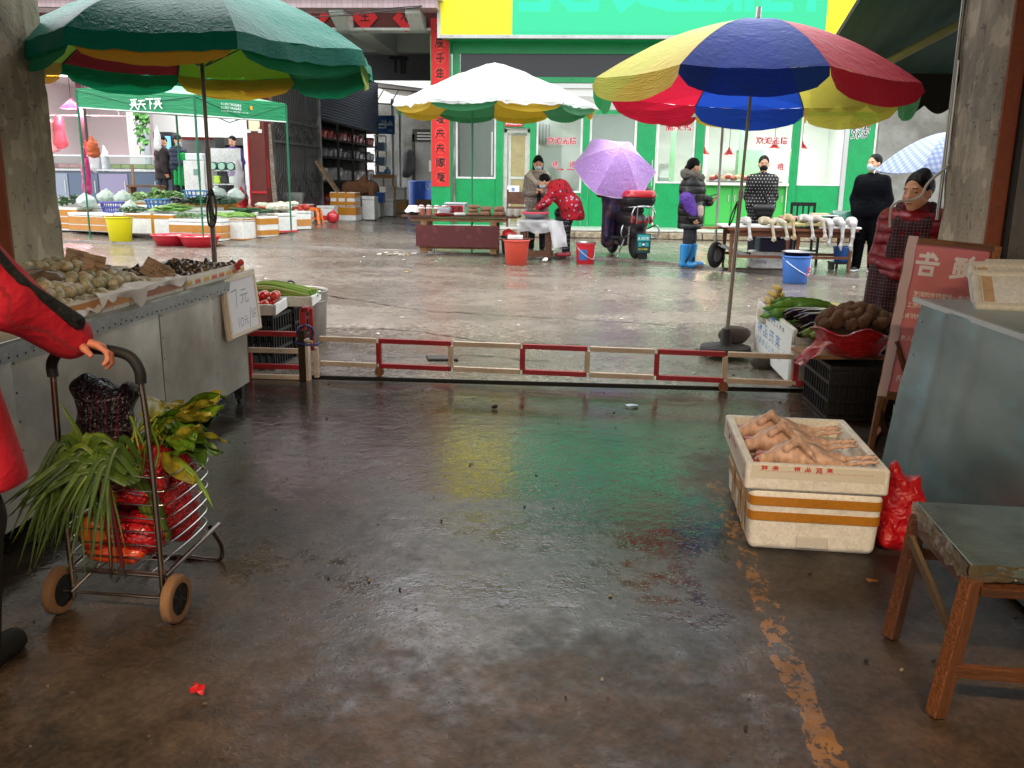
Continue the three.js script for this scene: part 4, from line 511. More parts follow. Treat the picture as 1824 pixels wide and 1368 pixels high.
function human(o) {
  const H = o.H || 1.62, s = H / 1.65, root = thing('person', o.label, 'person', o.pos, o.turn || 0), cell = o.cell || 0.022, hc = o.headCell || 0.009;
  const J = { pelvis: [0, 0.535 * H, 0], chest: [0, 0.73 * H, 0], neck: [0, 0.825 * H, 0], head: [0, 0.93 * H, 0.012], lS: [0.098 * H, 0.782 * H, 0], rS: [-0.098 * H, 0.782 * H, 0], lE: [0.135 * H, 0.625 * H, -0.01], rE: [-0.135 * H, 0.625 * H, -0.01], lW: [0.14 * H, 0.475 * H, 0.03], rW: [-0.14 * H, 0.475 * H, 0.03],
    lH: [0.052 * H, 0.51 * H, 0], rH: [-0.052 * H, 0.51 * H, 0], lK: [0.058 * H, 0.28 * H, 0.01], rK: [-0.058 * H, 0.28 * H, 0.01], lA: [0.06 * H, 0.045 * H, -0.02], rA: [-0.06 * H, 0.045 * H, -0.02], ...o.pose };
  const fat = o.fat || 1, add = (P, e, what) => {
    if (what !== 'legs') { P.push({ a: J.pelvis.map((v, i) => v + [-0.045 * H, 0, 0][i]), b: J.pelvis.map((v, i) => v + [0.045 * H, 0, 0][i]), r: 0.075 * H * fat + e, k: 0.05 }, { a: J.pelvis, b: J.chest, r: 0.072 * H * fat + e, s: 0.078 * H * fat + e, k: 0.06 }, { a: [J.chest[0] - 0.04 * H, J.chest[1], J.chest[2]], b: [J.chest[0] + 0.04 * H, J.chest[1], J.chest[2]], r: 0.074 * H * fat + e, k: 0.06 }, { a: J.lS, b: J.rS, r: 0.034 * H + e * 0.55, k: 0.06 }, { a: J.chest, b: J.neck, r: 0.06 * H + e, s: 0.036 * H + e * 0.25, k: 0.05 });
      for (const q of ['l', 'r']) { if (o.noArm === q && e > 0) continue; P.push({ a: J[q + 'S'], b: J[q + 'E'], r: 0.031 * H + e * 0.75, s: 0.026 * H + e * 0.9, k: 0.03 }, { a: J[q + 'E'], b: e ? J[q + 'W'].map((v, i) => lerp(J[q + 'E'][i], v, o.sleeve || 0.96)) : J[q + 'W'], r: 0.025 * H + e, s: 0.017 * H + e * 0.9, k: 0.03 }); } }
    if (what !== 'top') for (const q of ['l', 'r']) P.push({ a: J[q + 'H'], b: J[q + 'K'], r: 0.052 * H + e, s: 0.035 * H + e, k: 0.03 }, { a: J[q + 'K'], b: J[q + 'A'], r: 0.034 * H + e, s: 0.024 * H + e, k: 0.03 });
    return P;
  };
  const bodyP = add([], 0); bodyP.push({ a: J.neck, b: J.head, r: 0.032 * H, s: 0.034 * H });
  for (const q of ['l', 'r']) bodyP.push({ a: [J[q + 'A'][0], 0.028, J[q + 'A'][2] - 0.02], b: [J[q + 'A'][0] * 1.12, 0.022, J[q + 'A'][2] + 0.13 * s], r: 0.03, s: 0.022 });
  const gs = [blob(bodyP, cell, 0.03)];
  // head with a face
  const hm = new THREE.Matrix4().compose(V(...J.head), new THREE.Quaternion().setFromEuler(new THREE.Euler(o.headPitch || 0, o.headYaw || 0, o.headRoll || 0, 'YXZ')), V(s, s, s).multiplyScalar(o.headScale || 1.06));
  const headP = [{ c: [0, 0.025, -0.012], e: [0.074, 0.096, 0.092] }, { c: [0, -0.045, 0.022], e: [0.058, 0.066, 0.066], k: 0.04 }, { a: [0, 0.004, 0.083], b: [0, -0.03, 0.096], r: 0.007, s: 0.0125, k: 0.015 }, { c: [0.076, -0.01, -0.005], e: [0.011, 0.028, 0.018], k: 0.008 }, { c: [-0.076, -0.01, -0.005], e: [0.011, 0.028, 0.018], k: 0.008 }, { a: [-0.03, 0.022, 0.07], b: [0.03, 0.022, 0.07], r: 0.012, k: 0.02 }, { c: [0, -0.062, 0.079], e: [0.022, 0.009, 0.01], k: 0.008 }, { c: [0, -0.095, 0.062], e: [0.024, 0.016, 0.018], k: 0.02 }, { c: [0.036, -0.03, 0.052], e: [0.024, 0.024, 0.022], k: 0.03 }, { c: [-0.036, -0.03, 0.052], e: [0.024, 0.024, 0.022], k: 0.03 }];
  gs.push(blob(headP, hc, 0.025).applyMatrix4(hm));
  const up = V(0, 1, 0);
  for (const q of ['l', 'r']) {
    if (o.hidden && o.hidden.includes(q)) continue;
    const side = q === 'l' ? -1 : 1, e = V(...J[q + 'E']), w = V(...J[q + 'W']), d = (o[q + 'Dir'] ? V(...o[q + 'Dir']) : w.clone().sub(e)).normalize(), pn = V(...(o[q + 'Palm'] || [side * 0.7, 0, 0.3])); pn.addScaledVector(d, -pn.dot(d)).normalize();
    const X = new THREE.Vector3().crossVectors(d.clone().negate(), pn), m = new THREE.Matrix4().makeBasis(X, d.clone().negate(), pn).setPosition(w).scale(V(s, s, s));
    gs.push(handGeo(o[q + 'Thumb'] || side, o.curl ?? 0.6, o.handCell || 0.006).clone().applyMatrix4(m));
  }
  part(root, 'body', gs, o.skin || skin);
  for (const c of o.clothes || []) for (const Q of c.pair ? [['l'], ['r']] : [['l', 'r']]) {
    const P = c.what === 'custom' ? [] : add([], c.pad, c.what); if (c.extra) P.push(...(typeof c.extra === 'function' ? c.extra(J, H, Q) : c.extra));
    if (c.what === 'legs') P.push({ a: J.lH, b: J.rH, r: 0.06 * H * fat + c.pad });
    if (c.hem !== undefined) P.push({ cut: [0, -1, 0, -c.hem] }); if (c.top !== undefined) P.push({ cut: [0, 1, 0, c.top] });
    const g = blob(P, c.cell || cell, c.k || 0.03); if (c.wrinkle) jitter(g, c.wrinkle, c.wf || 8); const q = part(root, c.name, g, c.m); if (c.label) q.userData.label = c.label;
  }
  // hair, eyes, brows, mouth, mask share the head's frame
  const onHead = (name, g, m) => part(root, name, (Array.isArray(g) ? join(g) : g).applyMatrix4(hm), m);
  const hp = [{ c: [0, 0.036, -0.022], e: [0.081, 0.096, 0.097] }, ...({ short: [], cap: [], bun: [{ c: [0, 0.105, -0.055], e: [0.045, 0.04, 0.045], k: 0.02 }], pony: [{ a: [0, 0.0, -0.1], b: [0.01, -0.14, -0.12], r: 0.04, s: 0.02, k: 0.03 }], low: [{ c: [0, -0.03, -0.1], e: [0.055, 0.05, 0.045] }], long: [{ a: [0.05, 0, -0.05], b: [0.06, -0.13, -0.04], r: 0.045, s: 0.03 }, { a: [-0.05, 0, -0.05], b: [-0.06, -0.13, -0.04], r: 0.045, s: 0.03 }, { a: [-0.04, 0.085, 0.055], b: [0.04, 0.085, 0.055], r: 0.025 }] }[o.hair || 'short'])];
  hp.push({ sub: true, c: [0, -0.05, 0.1], e: [0.072, 0.132, 0.098] }); if (o.hair !== 'long' && o.hair !== 'low' && o.hair !== 'pony') hp.push({ cut: [0, -1, 0.25, 0.055] });
  onHead('hair', jitter(blob(hp, hc, 0.02), 0.0028, 45), o.hairMat || hairM);
  if (!o.noFace) {
    for (const e of [-1, 1]) { onHead('eye', ball(0.011, e * 0.031, 0.002, 0.0745, 1.35, 0.55, 0.6, 8), M('#2a1d18', 0.2)); onHead('eyebrow', mv(new RoundedBoxGeometry(0.034, 0.006, 0.006, 1, 0.003), e * 0.032, 0.026, 0.0815, 0, e * 0.3, e * -0.08), hairM); }
    if (!o.mask) onHead('mouth', ball(0.02, 0, -0.062, 0.0855, 1, 0.22, 0.3, 8), M('#8a4a42', 0.5));
  }
  if (o.mask) { onHead('face_mask', blob([{ c: [0, -0.045, 0.026], e: [0.066, 0.064, 0.075] }, { a: [0, -0.015, 0.085], b: [0, -0.035, 0.1], r: 0.012, s: 0.016 }, { cut: [0, 1, 0.1, 0.0] }, { cut: [0, 0, -1, -0.012] }], hc, 0.02), o.mask); onHead('mask_loop', [tube([[0.062, -0.02, 0.04], [0.08, -0.005, 0.0], [0.078, -0.03, -0.01], [0.06, -0.07, 0.03]], 0.0016, 12, 4), tube([[-0.062, -0.02, 0.04], [-0.08, -0.005, 0.0], [-0.078, -0.03, -0.01], [-0.06, -0.07, 0.03]], 0.0016, 12, 4)], M('#d8dcdc', 0.7)); }
  return { root, J, H, onHead, hm };
}
const shoes = (m, e = 0.012, top = 0.09, rise = 0) => ({ name: 'shoe', pair: true, what: 'custom', pad: 0, cell: 0.012, m, extra: (J, H, Q) => Q.flatMap((q) => [{ a: [J[q + 'A'][0], 0.036, J[q + 'A'][2] - 0.025], b: [J[q + 'A'][0] * 1.12, 0.03, J[q + 'A'][2] + 0.15 * H / 1.65], r: 0.034 + e, s: 0.03 + e * 0.6 }, ...(rise ? [{ a: [J[q + 'A'][0], 0.06, J[q + 'A'][2] - 0.01], b: J[q + 'A'].map((v, i) => lerp(v, J[q + 'K'][i], rise)), r: 0.042 + e, s: 0.052 + e }] : [])]).concat([{ cut: [0, -1, 0, 0] }]), top: rise ? undefined : top });

// ---------------------------------------------------------------- umbrellas
// canopy of n panels; every panel, flap and rib is a part. prof(t) -> height fraction at radius fraction t
function canopy(root, o) { // R, h, y (rim height), n, panels [material], flaps [material], flap drop, sag, a0
  const { R, h, y, n } = o, P = o.prof || ((t) => 1 - Math.pow(t, 1.75)), sag = o.sag ?? 0.045, steps = o.seg || 8;
  const pt = (i, u, t, lift = 0) => { const a = o.a0 + (i + u) * 2 * PI / n, c0 = o.a0 + i * 2 * PI / n, c1 = c0 + 2 * PI / n; // straight chords between ribs, sagging
    const x = lerp(Math.sin(c0), Math.sin(c1), u) * t * R, z = lerp(Math.cos(c0), Math.cos(c1), u) * t * R, s = Math.sin(u * PI) * t; return [x, y + P(t) * h - sag * s * t + lift + (o.rough || 0) * n3(x * 9, z * 9, 3) * s + (o.rough || 0) * 0.6 * n3(x * 22, z * 22, a), z]; };
  for (let i = 0; i < n; i++) {
    const g = surf((u, v) => pt(i, u, 0.02 + 0.98 * v, o.lift || 0), steps, 14), uv = g.attributes.uv, p = g.attributes.position; for (let k = 0; k < p.count; k++) uv.setXY(k, p.getX(k), p.getZ(k));
    part(root, o.panelName || 'panel', g, o.panels[i % o.panels.length]);
    if (o.drop) part(root, o.flapName || 'flap', surf((u, v) => { const e = pt(i, u, 1, o.lift || 0), sc = o.scallop === 1 ? Math.pow(Math.abs(Math.sin(u * PI)), 0.35) : 1, d = o.drop * v * (0.35 + 0.65 * sc), out = 1 + (o.flare ?? 0.012) * v + 0.015 * v * n3(u * 5, i * 3, 2); return [e[0] * out, e[1] - d, e[2] * out]; }, 14, 4), o.flaps[i % o.flaps.length]);
    if (o.rib) { const a = o.a0 + i * 2 * PI / n, f = (t) => [Math.sin(a) * t * R, y + P(t) * h - 0.012, Math.cos(a) * t * R]; part(root, 'rib', tube([0.03, 0.3, 0.6, 0.85, 1].map(f), 0.006, 12, 5), o.rib); if (o.stretch) part(root, 'stretcher', bar([Math.sin(a) * 0.03, y + o.stretch, Math.cos(a) * 0.03], f(0.55).map((v, k) => v - (k === 1 ? 0.006 : 0)), 0.005), o.rib); }
  }
}
const cloth = (hex, tr = 0.35, o = {}) => M(hex, 0.8, { trans: tr, spec: 0.35, bump: CREASE, bs: 1.6, bsc: 0.005, ...o });
{ // U2: multicolour umbrella on a leaning steel pole in a disc base
  const L = thing('market_umbrella', 'large panelled umbrella in yellow, navy, red and green on a steel pole', 'umbrella', [1.285, 0.04, -7.15]), T = new THREE.Group();
  const pole = M('#8d8478', 0.4, { metal: 0.5, map: GRIME, ms: 1.4 });
  part(L, 'base_disc', lathe([[0, 0], [0.2, 0], [0.21, 0.02], [0.2, 0.06], [0.05, 0.075], [0.035, 0.2], [0, 0.2]], 28), M('#2b2927', 0.8, { bump: BUMPY, bs: 2, bsc: 0.008 }));
  const a = 0.034; // lean to the right
  const tilt = (o) => { o.rotation.z = -a; o.rotation.x = -0.03; return o; };
  tilt(part(L, 'pole', [cyl(0.017, 0.017, 1.25, 0, 0.06, 0, 12), cyl(0.0125, 0.0125, 1.36, 0, 1.25, 0, 12), cyl(0.021, 0.021, 0.06, 0, 1.24, 0, 12)], pole)); tilt(part(L, 'finial', cyl(0.022, 0.02, 0.08, 0, 2.585, 0), alu)); tilt(part(L, 'pole_loop', tube([[-0.02, 1.22, 0], [-0.06, 1.1, 0.01], [-0.07, 1.02, 0], [-0.05, 1.06, 0], [-0.02, 1.2, 0]], 0.006), blackPlastic));
  const nv = cloth('#1b3f9c', 0.55), rd = cloth('#be1c36', 0.55), yl = cloth('#d6cc54', 0.55), gn = cloth('#1f9a58', 0.5);
  const before = L.children.length; canopy(L, { R: 1.23, h: 0.5, y: 2.07, n: 8, a0: -PI / 8 - 0.18, panels: [nv, rd, gn, yl, nv, rd, gn, yl], flaps: [nv, rd, gn, yl, nv, rd, gn, yl], drop: 0.18, scallop: 1, rib: M('#5d5c5a', 0.4, { metal: 0.6 }), stretch: -0.02, sag: 0.025, rough: 0.006 });
  L.children.slice(before).forEach(tilt); void T;
}
{ // U1: green umbrella with a teal film cover over coloured panels
  const L = thing('market_umbrella', 'big wet green umbrella with red and yellow panels underneath', 'umbrella', [-2.81, 0.01, -6.8]);
  part(L, 'pole', [cyl(0.02, 0.02, 1.6, 0, 0, 0, 12), cyl(0.015, 0.015, 1.2, 0, 1.55, 0, 12)], M('#6a5f55', 0.4, { metal: 0.5, map: GRIME, ms: 1.3 })); part(L, 'foot', lathe([[0, 0], [0.25, 0], [0.24, 0.06], [0.05, 0.08], [0.04, 0.2], [0, 0.2]], 24), M('#3a3734', 0.8));
  part(L, 'cord_bundle', [tube([[0.02, 1.3, 0.02], [0.05, 1.2, 0.03], [0.03, 1.02, 0.03], [-0.01, 1.0, 0.02], [-0.02, 1.16, 0.03], [0.02, 1.3, 0.02]], 0.008), tube([[0, 1.28, 0.02], [0.02, 1.15, 0.04], [0.04, 1.04, 0.03], [0.0, 1.1, 0.035], [0.01, 1.27, 0.02]], 0.008), mv(new THREE.TorusGeometry(0.022, 0.012, 6, 12), 0, 1.25, 0, PI / 2)], blackPlastic);
  const gy = cloth('#a8b82a', 0.5), gd = cloth('#0c7a50', 0.5), gr = cloth('#a81c26', 0.5), yo = cloth('#c8962c', 0.5), film = M('#0a8672', 0.36, { bump: CREASE, bs: 3.5, bsc: 0.004, trans: 0.32, spec: 0.25 });
  canopy(L, { R: 1.3, h: 0.52, y: 2.25, n: 8, a0: -PI / 8 + 0.16, panels: [gd, gd, gy, gd, gy, gr, gy, gd], flaps: [yo, gd, gy, gd, yo, gd, yo, gd], drop: 0.17, scallop: 1, rib: M('#3d3c3a', 0.5, { metal: 0.5 }), stretch: -0.05, sag: 0.03, rough: 0.008 });
  canopy(L, { R: 1.335, h: 0.53, y: 2.25, lift: 0.022, n: 8, a0: -PI / 8 + 0.16, panels: [film], flaps: [film], panelName: 'cover_panel', flapName: 'cover_flap', drop: 0.11, scallop: 0, sag: 0.03, rough: 0.016 });
}
{ // U3: white film over a green and yellow umbrella
  const L = thing('market_umbrella', 'wide umbrella under white plastic film with green and yellow scallops', 'umbrella', [-1.33, 0.13, -15.3]), wf = M('#eef0ee', 0.3, { trans: 0.3, bump: CREASE, bs: 0.9, bsc: 0.02 });
  const ye = cloth('#c9a92c', 0.4), ge = cloth('#3d8a5a', 0.4); part(L, 'pole', [cyl(0.016, 0.016, 2.4, -0.42, 0, -0.3, 10), bar([-0.42, 2.38, -0.3], [0, 2.95, 0], 0.014)], M('#2a8a5a', 0.5));
  canopy(L, { R: 1.66, h: 0.66, y: 2.42, n: 10, a0: 0.1, panels: [ye, ge], flaps: [ye, ge], drop: 0.09, scallop: 1, rib: galv, sag: 0.05, prof: (t) => 1 - Math.pow(t, 1.25) });
  canopy(L, { R: 1.72, h: 0.7, y: 2.43, lift: 0.03, n: 10, a0: 0.1, panels: [wf], flaps: [wf], panelName: 'film_panel', flapName: 'film_edge', drop: 0.05, scallop: 0, sag: 0.03, rough: 0.03, prof: (t) => 1 - Math.pow(t, 1.2) });
}
{ // U4 over the poultry table
  const L = thing('market_umbrella', 'white topped umbrella with red, yellow and green flaps over the poultry table', 'umbrella', [2.2, 0.13, -13.7]), wf = M('#f0f1ef', 0.4, { trans: 0.3 });
  part(L, 'pole', cyl(0.02, 0.02, 2.75, 0, 0, 0, 10), galv); canopy(L, { R: 1.24, h: 0.25, y: 2.3, n: 8, a0: 0.2, panels: [wf], flaps: [cloth('#a8202a'), cloth('#c9a92c'), cloth('#2f7d5a'), cloth('#c9a92c')], drop: 0.13, scallop: 1, rib: galv, sag: 0.04 });
}
{ // gingham umbrella carried behind the right pillar
  const gt = canvasTex(128, 128, (x) => { x.fillStyle = '#aab4c8'; x.fillRect(0, 0, 128, 128); x.fillStyle = 'rgba(80,105,165,0.35)'; for (let i = 0; i < 4; i++) { x.fillRect(i * 32, 0, 16, 128); x.fillRect(0, i * 32, 128, 16); } });
  const L = thing('gingham_umbrella', 'blue and white gingham umbrella half hidden by the concrete pillar', 'umbrella', [3.75, 0.12, -9.3]); part(L, 'shaft', cyl(0.008, 0.008, 1.75, 0, 0.1, 0, 8), alu); part(L, 'handle', tube([[0, 0.12, 0], [0, 0.03, 0], [0.04, 0.0, 0], [0.06, 0.05, 0]], 0.012), blackPlastic);
  canopy(L, { R: 0.74, h: 0.38, y: 1.42, n: 8, a0: 0.1, panels: [new PM({ map: again(gt, 5), roughness: 0.8, transmission: 0.2, side: THREE.DoubleSide })], flaps: [], drop: 0, rib: alu, sag: 0.03, prof: (t) => 1 - Math.pow(t, 1.9) });
}
// ---------------------------------------------------------------- striped awning sloping off the hall eave at the right
{
  const L = thing('striped_awning', 'dark green striped awning with a scalloped black valance on the right', 'awning', [0, 0, 0]), gm = M('#1f3a33', 0.7, { map: canvasTex(256, 64, (x) => { x.fillStyle = '#e9efe9'; x.fillRect(0, 0, 256, 64); for (let i = 0; i < 4; i++) { x.fillStyle = '#b48a40'; x.fillRect(i * 64 + 8, 0, 3, 64); x.fillRect(i * 64 + 18, 0, 2, 64); } }), trans: 0.12 });
  const x0 = 2.1, x1 = 6.6, z0 = -6.25, z1 = -8.4, yA = 3.1, yB = 2.36, sh = surf((u, v) => [lerp(x0, x1, u), lerp(yA, yB, v) - 0.02 * Math.sin(v * PI) + 0.008 * Math.sin(u * 60), lerp(z0, z1, v)], 120, 8), p = sh.attributes.position; for (let i = 0; i < p.count; i++) sh.attributes.uv.setXY(i, p.getX(i) * 1.6, p.getZ(i)); part(L, 'sheet', sh, gm);
  part(L, 'front_rail', bar([x0, yB - 0.01, z1], [x1, yB - 0.01, z1], 0.025), galv); for (let i = 0; i < 18; i++) part(L, 'scallop', surf((u, v) => [x0 + (i + u) * 0.25, yB - v * (0.27 + 0.07 * Math.sin(u * PI)), z1 + 0.028 + 0.02 * v * n3(u + i, v, 2)], 8, 4), M('#191c1b', 0.8));
  part(L, 'side_valance', surf((u, v) => [x0, lerp(yA, yB, u) - v * 0.05, lerp(z0, z1, u)], 6, 2), M('#191c1b', 0.8)); for (const x of [2.5, 4.0, 5.4]) part(L, 'rafter', bar([x + 0.9, 2.92, -6.4], [x, 2.33, -8.2], 0.035), M('#8d8a62', 0.8, { map: GRIME, ms: 1 }));
}
// ---------------------------------------------------------------- produce
const produceMat = (hex, r = 0.45) => M(hex, r, { map: BLOTCH, ms: 3 });
const podG = (L, r, bend = 0.1, tip = 0.35) => { const c = curve([[-L / 2, 0, 0], [-L / 4, bend * L * 0.4, 0], [L / 4, bend * L * 0.4, 0], [L / 2, 0, 0]]), g = new THREE.TubeGeometry(c, 12, r, 8), p = g.attributes.position, q = V(0, 0, 0); for (let i = 0; i < p.count; i++) { const t = clamp((p.getX(i) + L / 2) / L, 0, 1), k = Math.min(1, tip + 1.3 * Math.min(t, 1 - t) * 4); c.getPointAt(t, q); p.setXYZ(i, p.getX(i), q.y + (p.getY(i) - q.y) * k, q.z + (p.getZ(i) - q.z) * k); } g.computeVertexNormals(); return g; };
const bitterGourdG = (() => { const g = podG(0.3, 0.028, 0.08, 0.2), p = g.attributes.position; const h = new THREE.TubeGeometry(curve([[-0.16, 0, 0], [-0.05, 0.012, 0], [0.06, 0.012, 0], [0.16, 0, 0]]), 26, 0.027, 14), q = h.attributes.position; for (let i = 0; i < q.count; i++) { const x = q.getX(i), t = (x + 0.16) / 0.32, a = Math.atan2(q.getZ(i), q.getY(i) - 0.008), k = Math.min(1, 0.15 + 4.5 * Math.min(t, 1 - t)) * (1 + 0.13 * Math.sin(a * 8) + 0.12 * n3(x * 70, a * 3, 1)); q.setXYZ(i, x, q.getY(i) * k, q.getZ(i) * k); } h.computeVertexNormals(); void p; return h; })();
function strew(name, label, cat, geo, ms, n, c, ext, o = {}) { // n individuals heaped over a patch: c centre, ext half sizes [x, y, z]
  const proto = o.thing; for (let i = 0; i < n; i++) {
    const u = rr(-1, 1), w = rr(-1, 1), h = (o.layer ? Math.floor(i / (n / o.layer)) / o.layer : rnd()) * (1 - 0.6 * Math.max(Math.abs(u), Math.abs(w)));
    const x = c[0] + u * ext[0], z = c[2] + w * ext[2], y = c[1] + h * ext[1]; const m = new THREE.Mesh(Array.isArray(geo) ? geo[i % geo.length] : geo, ms[i % ms.length]); m.name = numbered(name); scene.add(m); m.position.set(x, y, z); m.rotation.set(rr(-1, 1) * (o.tumble ?? 0.3), (o.yaw ?? 0) + rr(-1, 1) * (o.yawVar ?? 0.25), rr(-1, 1) * (o.tumble ?? 0.2)); const s = rr(0.85, 1.12) * (o.s || 1); m.scale.setScalar(s); tag(m, label, cat, o.group || label.split(' ').slice(0, 6).join(' ')); }
  void proto;
}
function stuff(name, label, cat, geo, m, n, place, tint) { // uncountable small stuff as one instanced object
  const I = new THREE.InstancedMesh(geo, m, n), d = new THREE.Object3D(), c = new THREE.Color(); for (let i = 0; i < n; i++) { place(d, i); d.updateMatrix(); I.setMatrixAt(i, d.matrix); if (tint) { tint(c, i); I.setColorAt(i, c); } }
  I.name = numbered(name); I.userData.kind = 'stuff'; tag(I, label, cat); scene.add(I); return I;
}
const bladeG = surf((u, v) => { const w = 0.5 - Math.abs(u - 0.5); return [(u - 0.5) * 0.05 * Math.sin(Math.min(1, v * 1.15 + 0.12) * PI), 0.05 * Math.sin(v * 2.2) + w * 0.012, v * 0.3 - 0.15]; }, 4, 8);
const leafG = surf((u, v) => { const w = Math.sin(Math.pow(v, 0.7) * PI) * 0.07; return [(u - 0.5) * 2 * w, 0.03 * Math.sin(v * 3) + 0.035 * Math.abs(u - 0.5) + 0.012 * Math.sin(u * 14 + v * 9), (v - 0.5) * 0.2]; }, 6, 8);
const greensHeap = (label, c, ext, n, cols, geo = bladeG, o = {}) => stuff(o.name || 'greens_heap', label, 'greens', geo, M('#ffffff', 0.5, { trans: 0.15 }), n, (d, i) => { const u = rr(-1, 1), w = rr(-1, 1); d.position.set(c[0] + u * ext[0], c[1] + rnd() * ext[1] * (1.05 - 0.7 * Math.max(Math.abs(u), Math.abs(w))), c[2] + w * ext[2]); d.rotation.set(rr(-0.5, 0.5), (o.yaw ?? 0) + rr(-1, 1) * (o.yv ?? 0.6), rr(-0.6, 0.6)); d.scale.setScalar(rr(0.7, 1.2) * (o.s || 1)); }, (k) => k.set(cols[Math.floor(rnd() * cols.length)]).multiplyScalar(rr(0.8, 1.1)));
const cabbageG = jitter(new THREE.SphereGeometry(0.15, 18, 14).scale(1, 0.85, 1), 0.018, 11), bagBlobG = jitter(blob([{ c: [0, 0.12, 0], e: [0.2, 0.13, 0.17] }, { a: [0, 0.2, 0], b: [0.03, 0.25, 0], r: 0.09, s: 0.05 }], 0.02), 0.02, 14);

// ---------------------------------------------------------------- the left market: raised shop room behind the vegetable boxes
const SY = 0.7;
{
  struct('market_platform', box(7.4, 0.6, 6, -11.2, 0.1, -23.8), M('#8b8880', 0.6));
  const L = thing('market_shop', 'bright white market shop room open to the street beside the alley', 'shop', [0, 0, 0]);
  const clean = M('#e4e7e5', 0.6); part(L, 'back_wall', box(7.2, 3.2, 0.12, -11.1, SY, -26.6), clean); part(L, 'right_wall', box(0.12, 4.0, 5.6, -7.65, SY, -23.9), clean); part(L, 'left_wall', box(0.12, 4.0, 5.6, -14.7, SY, -23.9), clean); part(L, 'ceiling', box(7.2, 0.1, 6, -11.1, 3.9, -23.8), clean); part(L, 'fascia', box(7.3, 1.0, 0.15, -11.2, 3.95, -21.0), whiteP);
  part(L, 'hung_panel', [box(3.4, 0.85, 0.08, -9.95, 2.45, -24.6)], M('#eceeec', 0.5)); part(L, 'column', box(0.42, 3.2, 0.42, -11.75, SY, -23.9), M('#d6dbda', 0.6)); part(L, 'dark_post', box(0.14, 3.2, 0.14, -12.4, SY, -22.3), M('#3a2f30', 0.6)); part(L, 'blue_column', box(0.36, 3.2, 0.3, -8.75, SY, -24.2), M('#c6d3d6', 0.6)); part(L, 'dark_doorway', box(1.6, 1.6, 0.05, -9.6, SY, -26.5), M('#3a3a3a', 0.8)); part(L, 'fridge_case', [box(1.0, 1.9, 0.7, -10.9, SY, -26.1, 0.02)], M('#a9b4b4', 0.3, { metal: 0.2 })); part(L, 'fridge_header', box(0.9, 0.16, 0.03, -10.9, 2.42, -25.72), M('#b23a34', 0.5));
  for (const [x, z, I] of [[-12.8, -22.6, 18], [-10.3, -22.4, 20], [-8.9, -23.0, 16]]) { const q = thing('ceiling_tube_lamp', 'white tube lamp on the market shop ceiling', 'lamp', [x, 3.84, z], 0, 'tube lamps on the market shop ceiling'); part(q, 'housing', box(1.3, 0.05, 0.1, 0, 0, 0), whiteP); part(q, 'tube', box(1.2, 0.02, 0.04, 0, -0.02, 0), new S({ color: '#fff', emissive: new THREE.Color(1, 1, 1), emissiveIntensity: 5 })); const a = new THREE.RectAreaLight(new THREE.Color(1, 1, 1), I, 1.2, 0.3); a.position.set(0, -0.05, 0); a.rotation.x = -PI / 2; q.add(a); }
  const pk = thing('pink_lamp', 'pink meat lamp shade glowing at the market stall', 'lamp', [-12.5, 3.0, -22.0]); part(pk, 'shade', lathe([[0.02, 0.22], [0.05, 0.18], [0.26, 0.0], [0.25, -0.01]], 20), M('#e0578a', 0.4, { trans: 0.4 })); part(pk, 'cord', bar([0, 0.22, 0], [0, 0.84, 0], 0.006), blackPlastic); part(pk, 'bulb', ball(0.05, 0, 0.05, 0), new S({ color: '#ffc0d0', emissive: new THREE.Color(1, 0.35, 0.5), emissiveIntensity: 6 })); const pl = new THREE.PointLight(new THREE.Color(1, 0.4, 0.55), 5); pl.position.set(0, 0.03, 0); pk.add(pl);
  // meat counter, chilled case and cabinets
  const K = thing('chilled_counter', 'long grey chilled counter with a glass front and trays of meat', 'counter', [-11.9, SY, -22.2]); part(K, 'base', box(3.2, 0.78, 0.7, 0, 0, 0, 0.02), M('#5b6878', 0.4, { metal: 0.3 })); for (let i = 0; i < 4; i++) { const d = part(K, 'cabinet_door', box(0.74, 0.62, 0.02, -1.15 + i * 0.78, 0.1, 0.362, 0.006), M(['#8c97a5', '#5f6d80', '#8f89a4', '#566477'][i], 0.35, { metal: 0.4 })); part(d, 'handle', box(0.02, 0.3, 0.02, -1.15 + i * 0.78 + 0.3, 0.25, 0.385), alu); } part(K, 'worktop', box(3.26, 0.04, 0.78, 0, 0.79, 0), M('#c3c8c9', 0.25, { metal: 0.6 })); part(K, 'case_glass', box(3.0, 0.3, 0.01, 0.1, 0.84, 0.34), glass); part(K, 'case_rail', box(3.1, 0.04, 0.5, 0.1, 1.14, 0.12), M('#d5dada', 0.3, { metal: 0.4 }));
  for (let i = 0; i < 9; i++) solo('meat_cut', i < 5 ? 'pale raw pork cut on the chilled counter' : 'pale green wrapped vegetables in the chilled case', i < 5 ? 'meat' : 'vegetables', jitter(new RoundedBoxGeometry(0.34, 0.12, 0.3, 3, 0.05), 0.03, 8), i < 5 ? M('#d99a9a', 0.4) : M('#a9b86a', 0.6), [-13.2 + i * 0.33, SY + 0.9, -22.15], rr(-0.5, 0.5), i < 5 ? 'pork cuts on the counter' : 'wrapped vegetables in the case');
  for (let i = 0; i < 3; i++) { const g = jitter(blob([{ a: [0, 0, 0], b: [0.02, -0.55, 0], r: 0.1, s: 0.16 }, { a: [0.05, -0.3, 0], b: [0.1, -0.6, 0.03], r: 0.09 }], 0.03), 0.03, 7); solo('hanging_meat', 'slab of red and white meat hanging from a hook', 'meat', g, M(['#c2565c', '#e0a9a4', '#b8464e'][i % 3], 0.4, { map: GRIME, ms: 3 }), [-13.6 + i * 0.28, 2.75 - 0.1 * (i % 2), -22.5 + 0.1 * i], i, 'meat slabs on hooks'); }
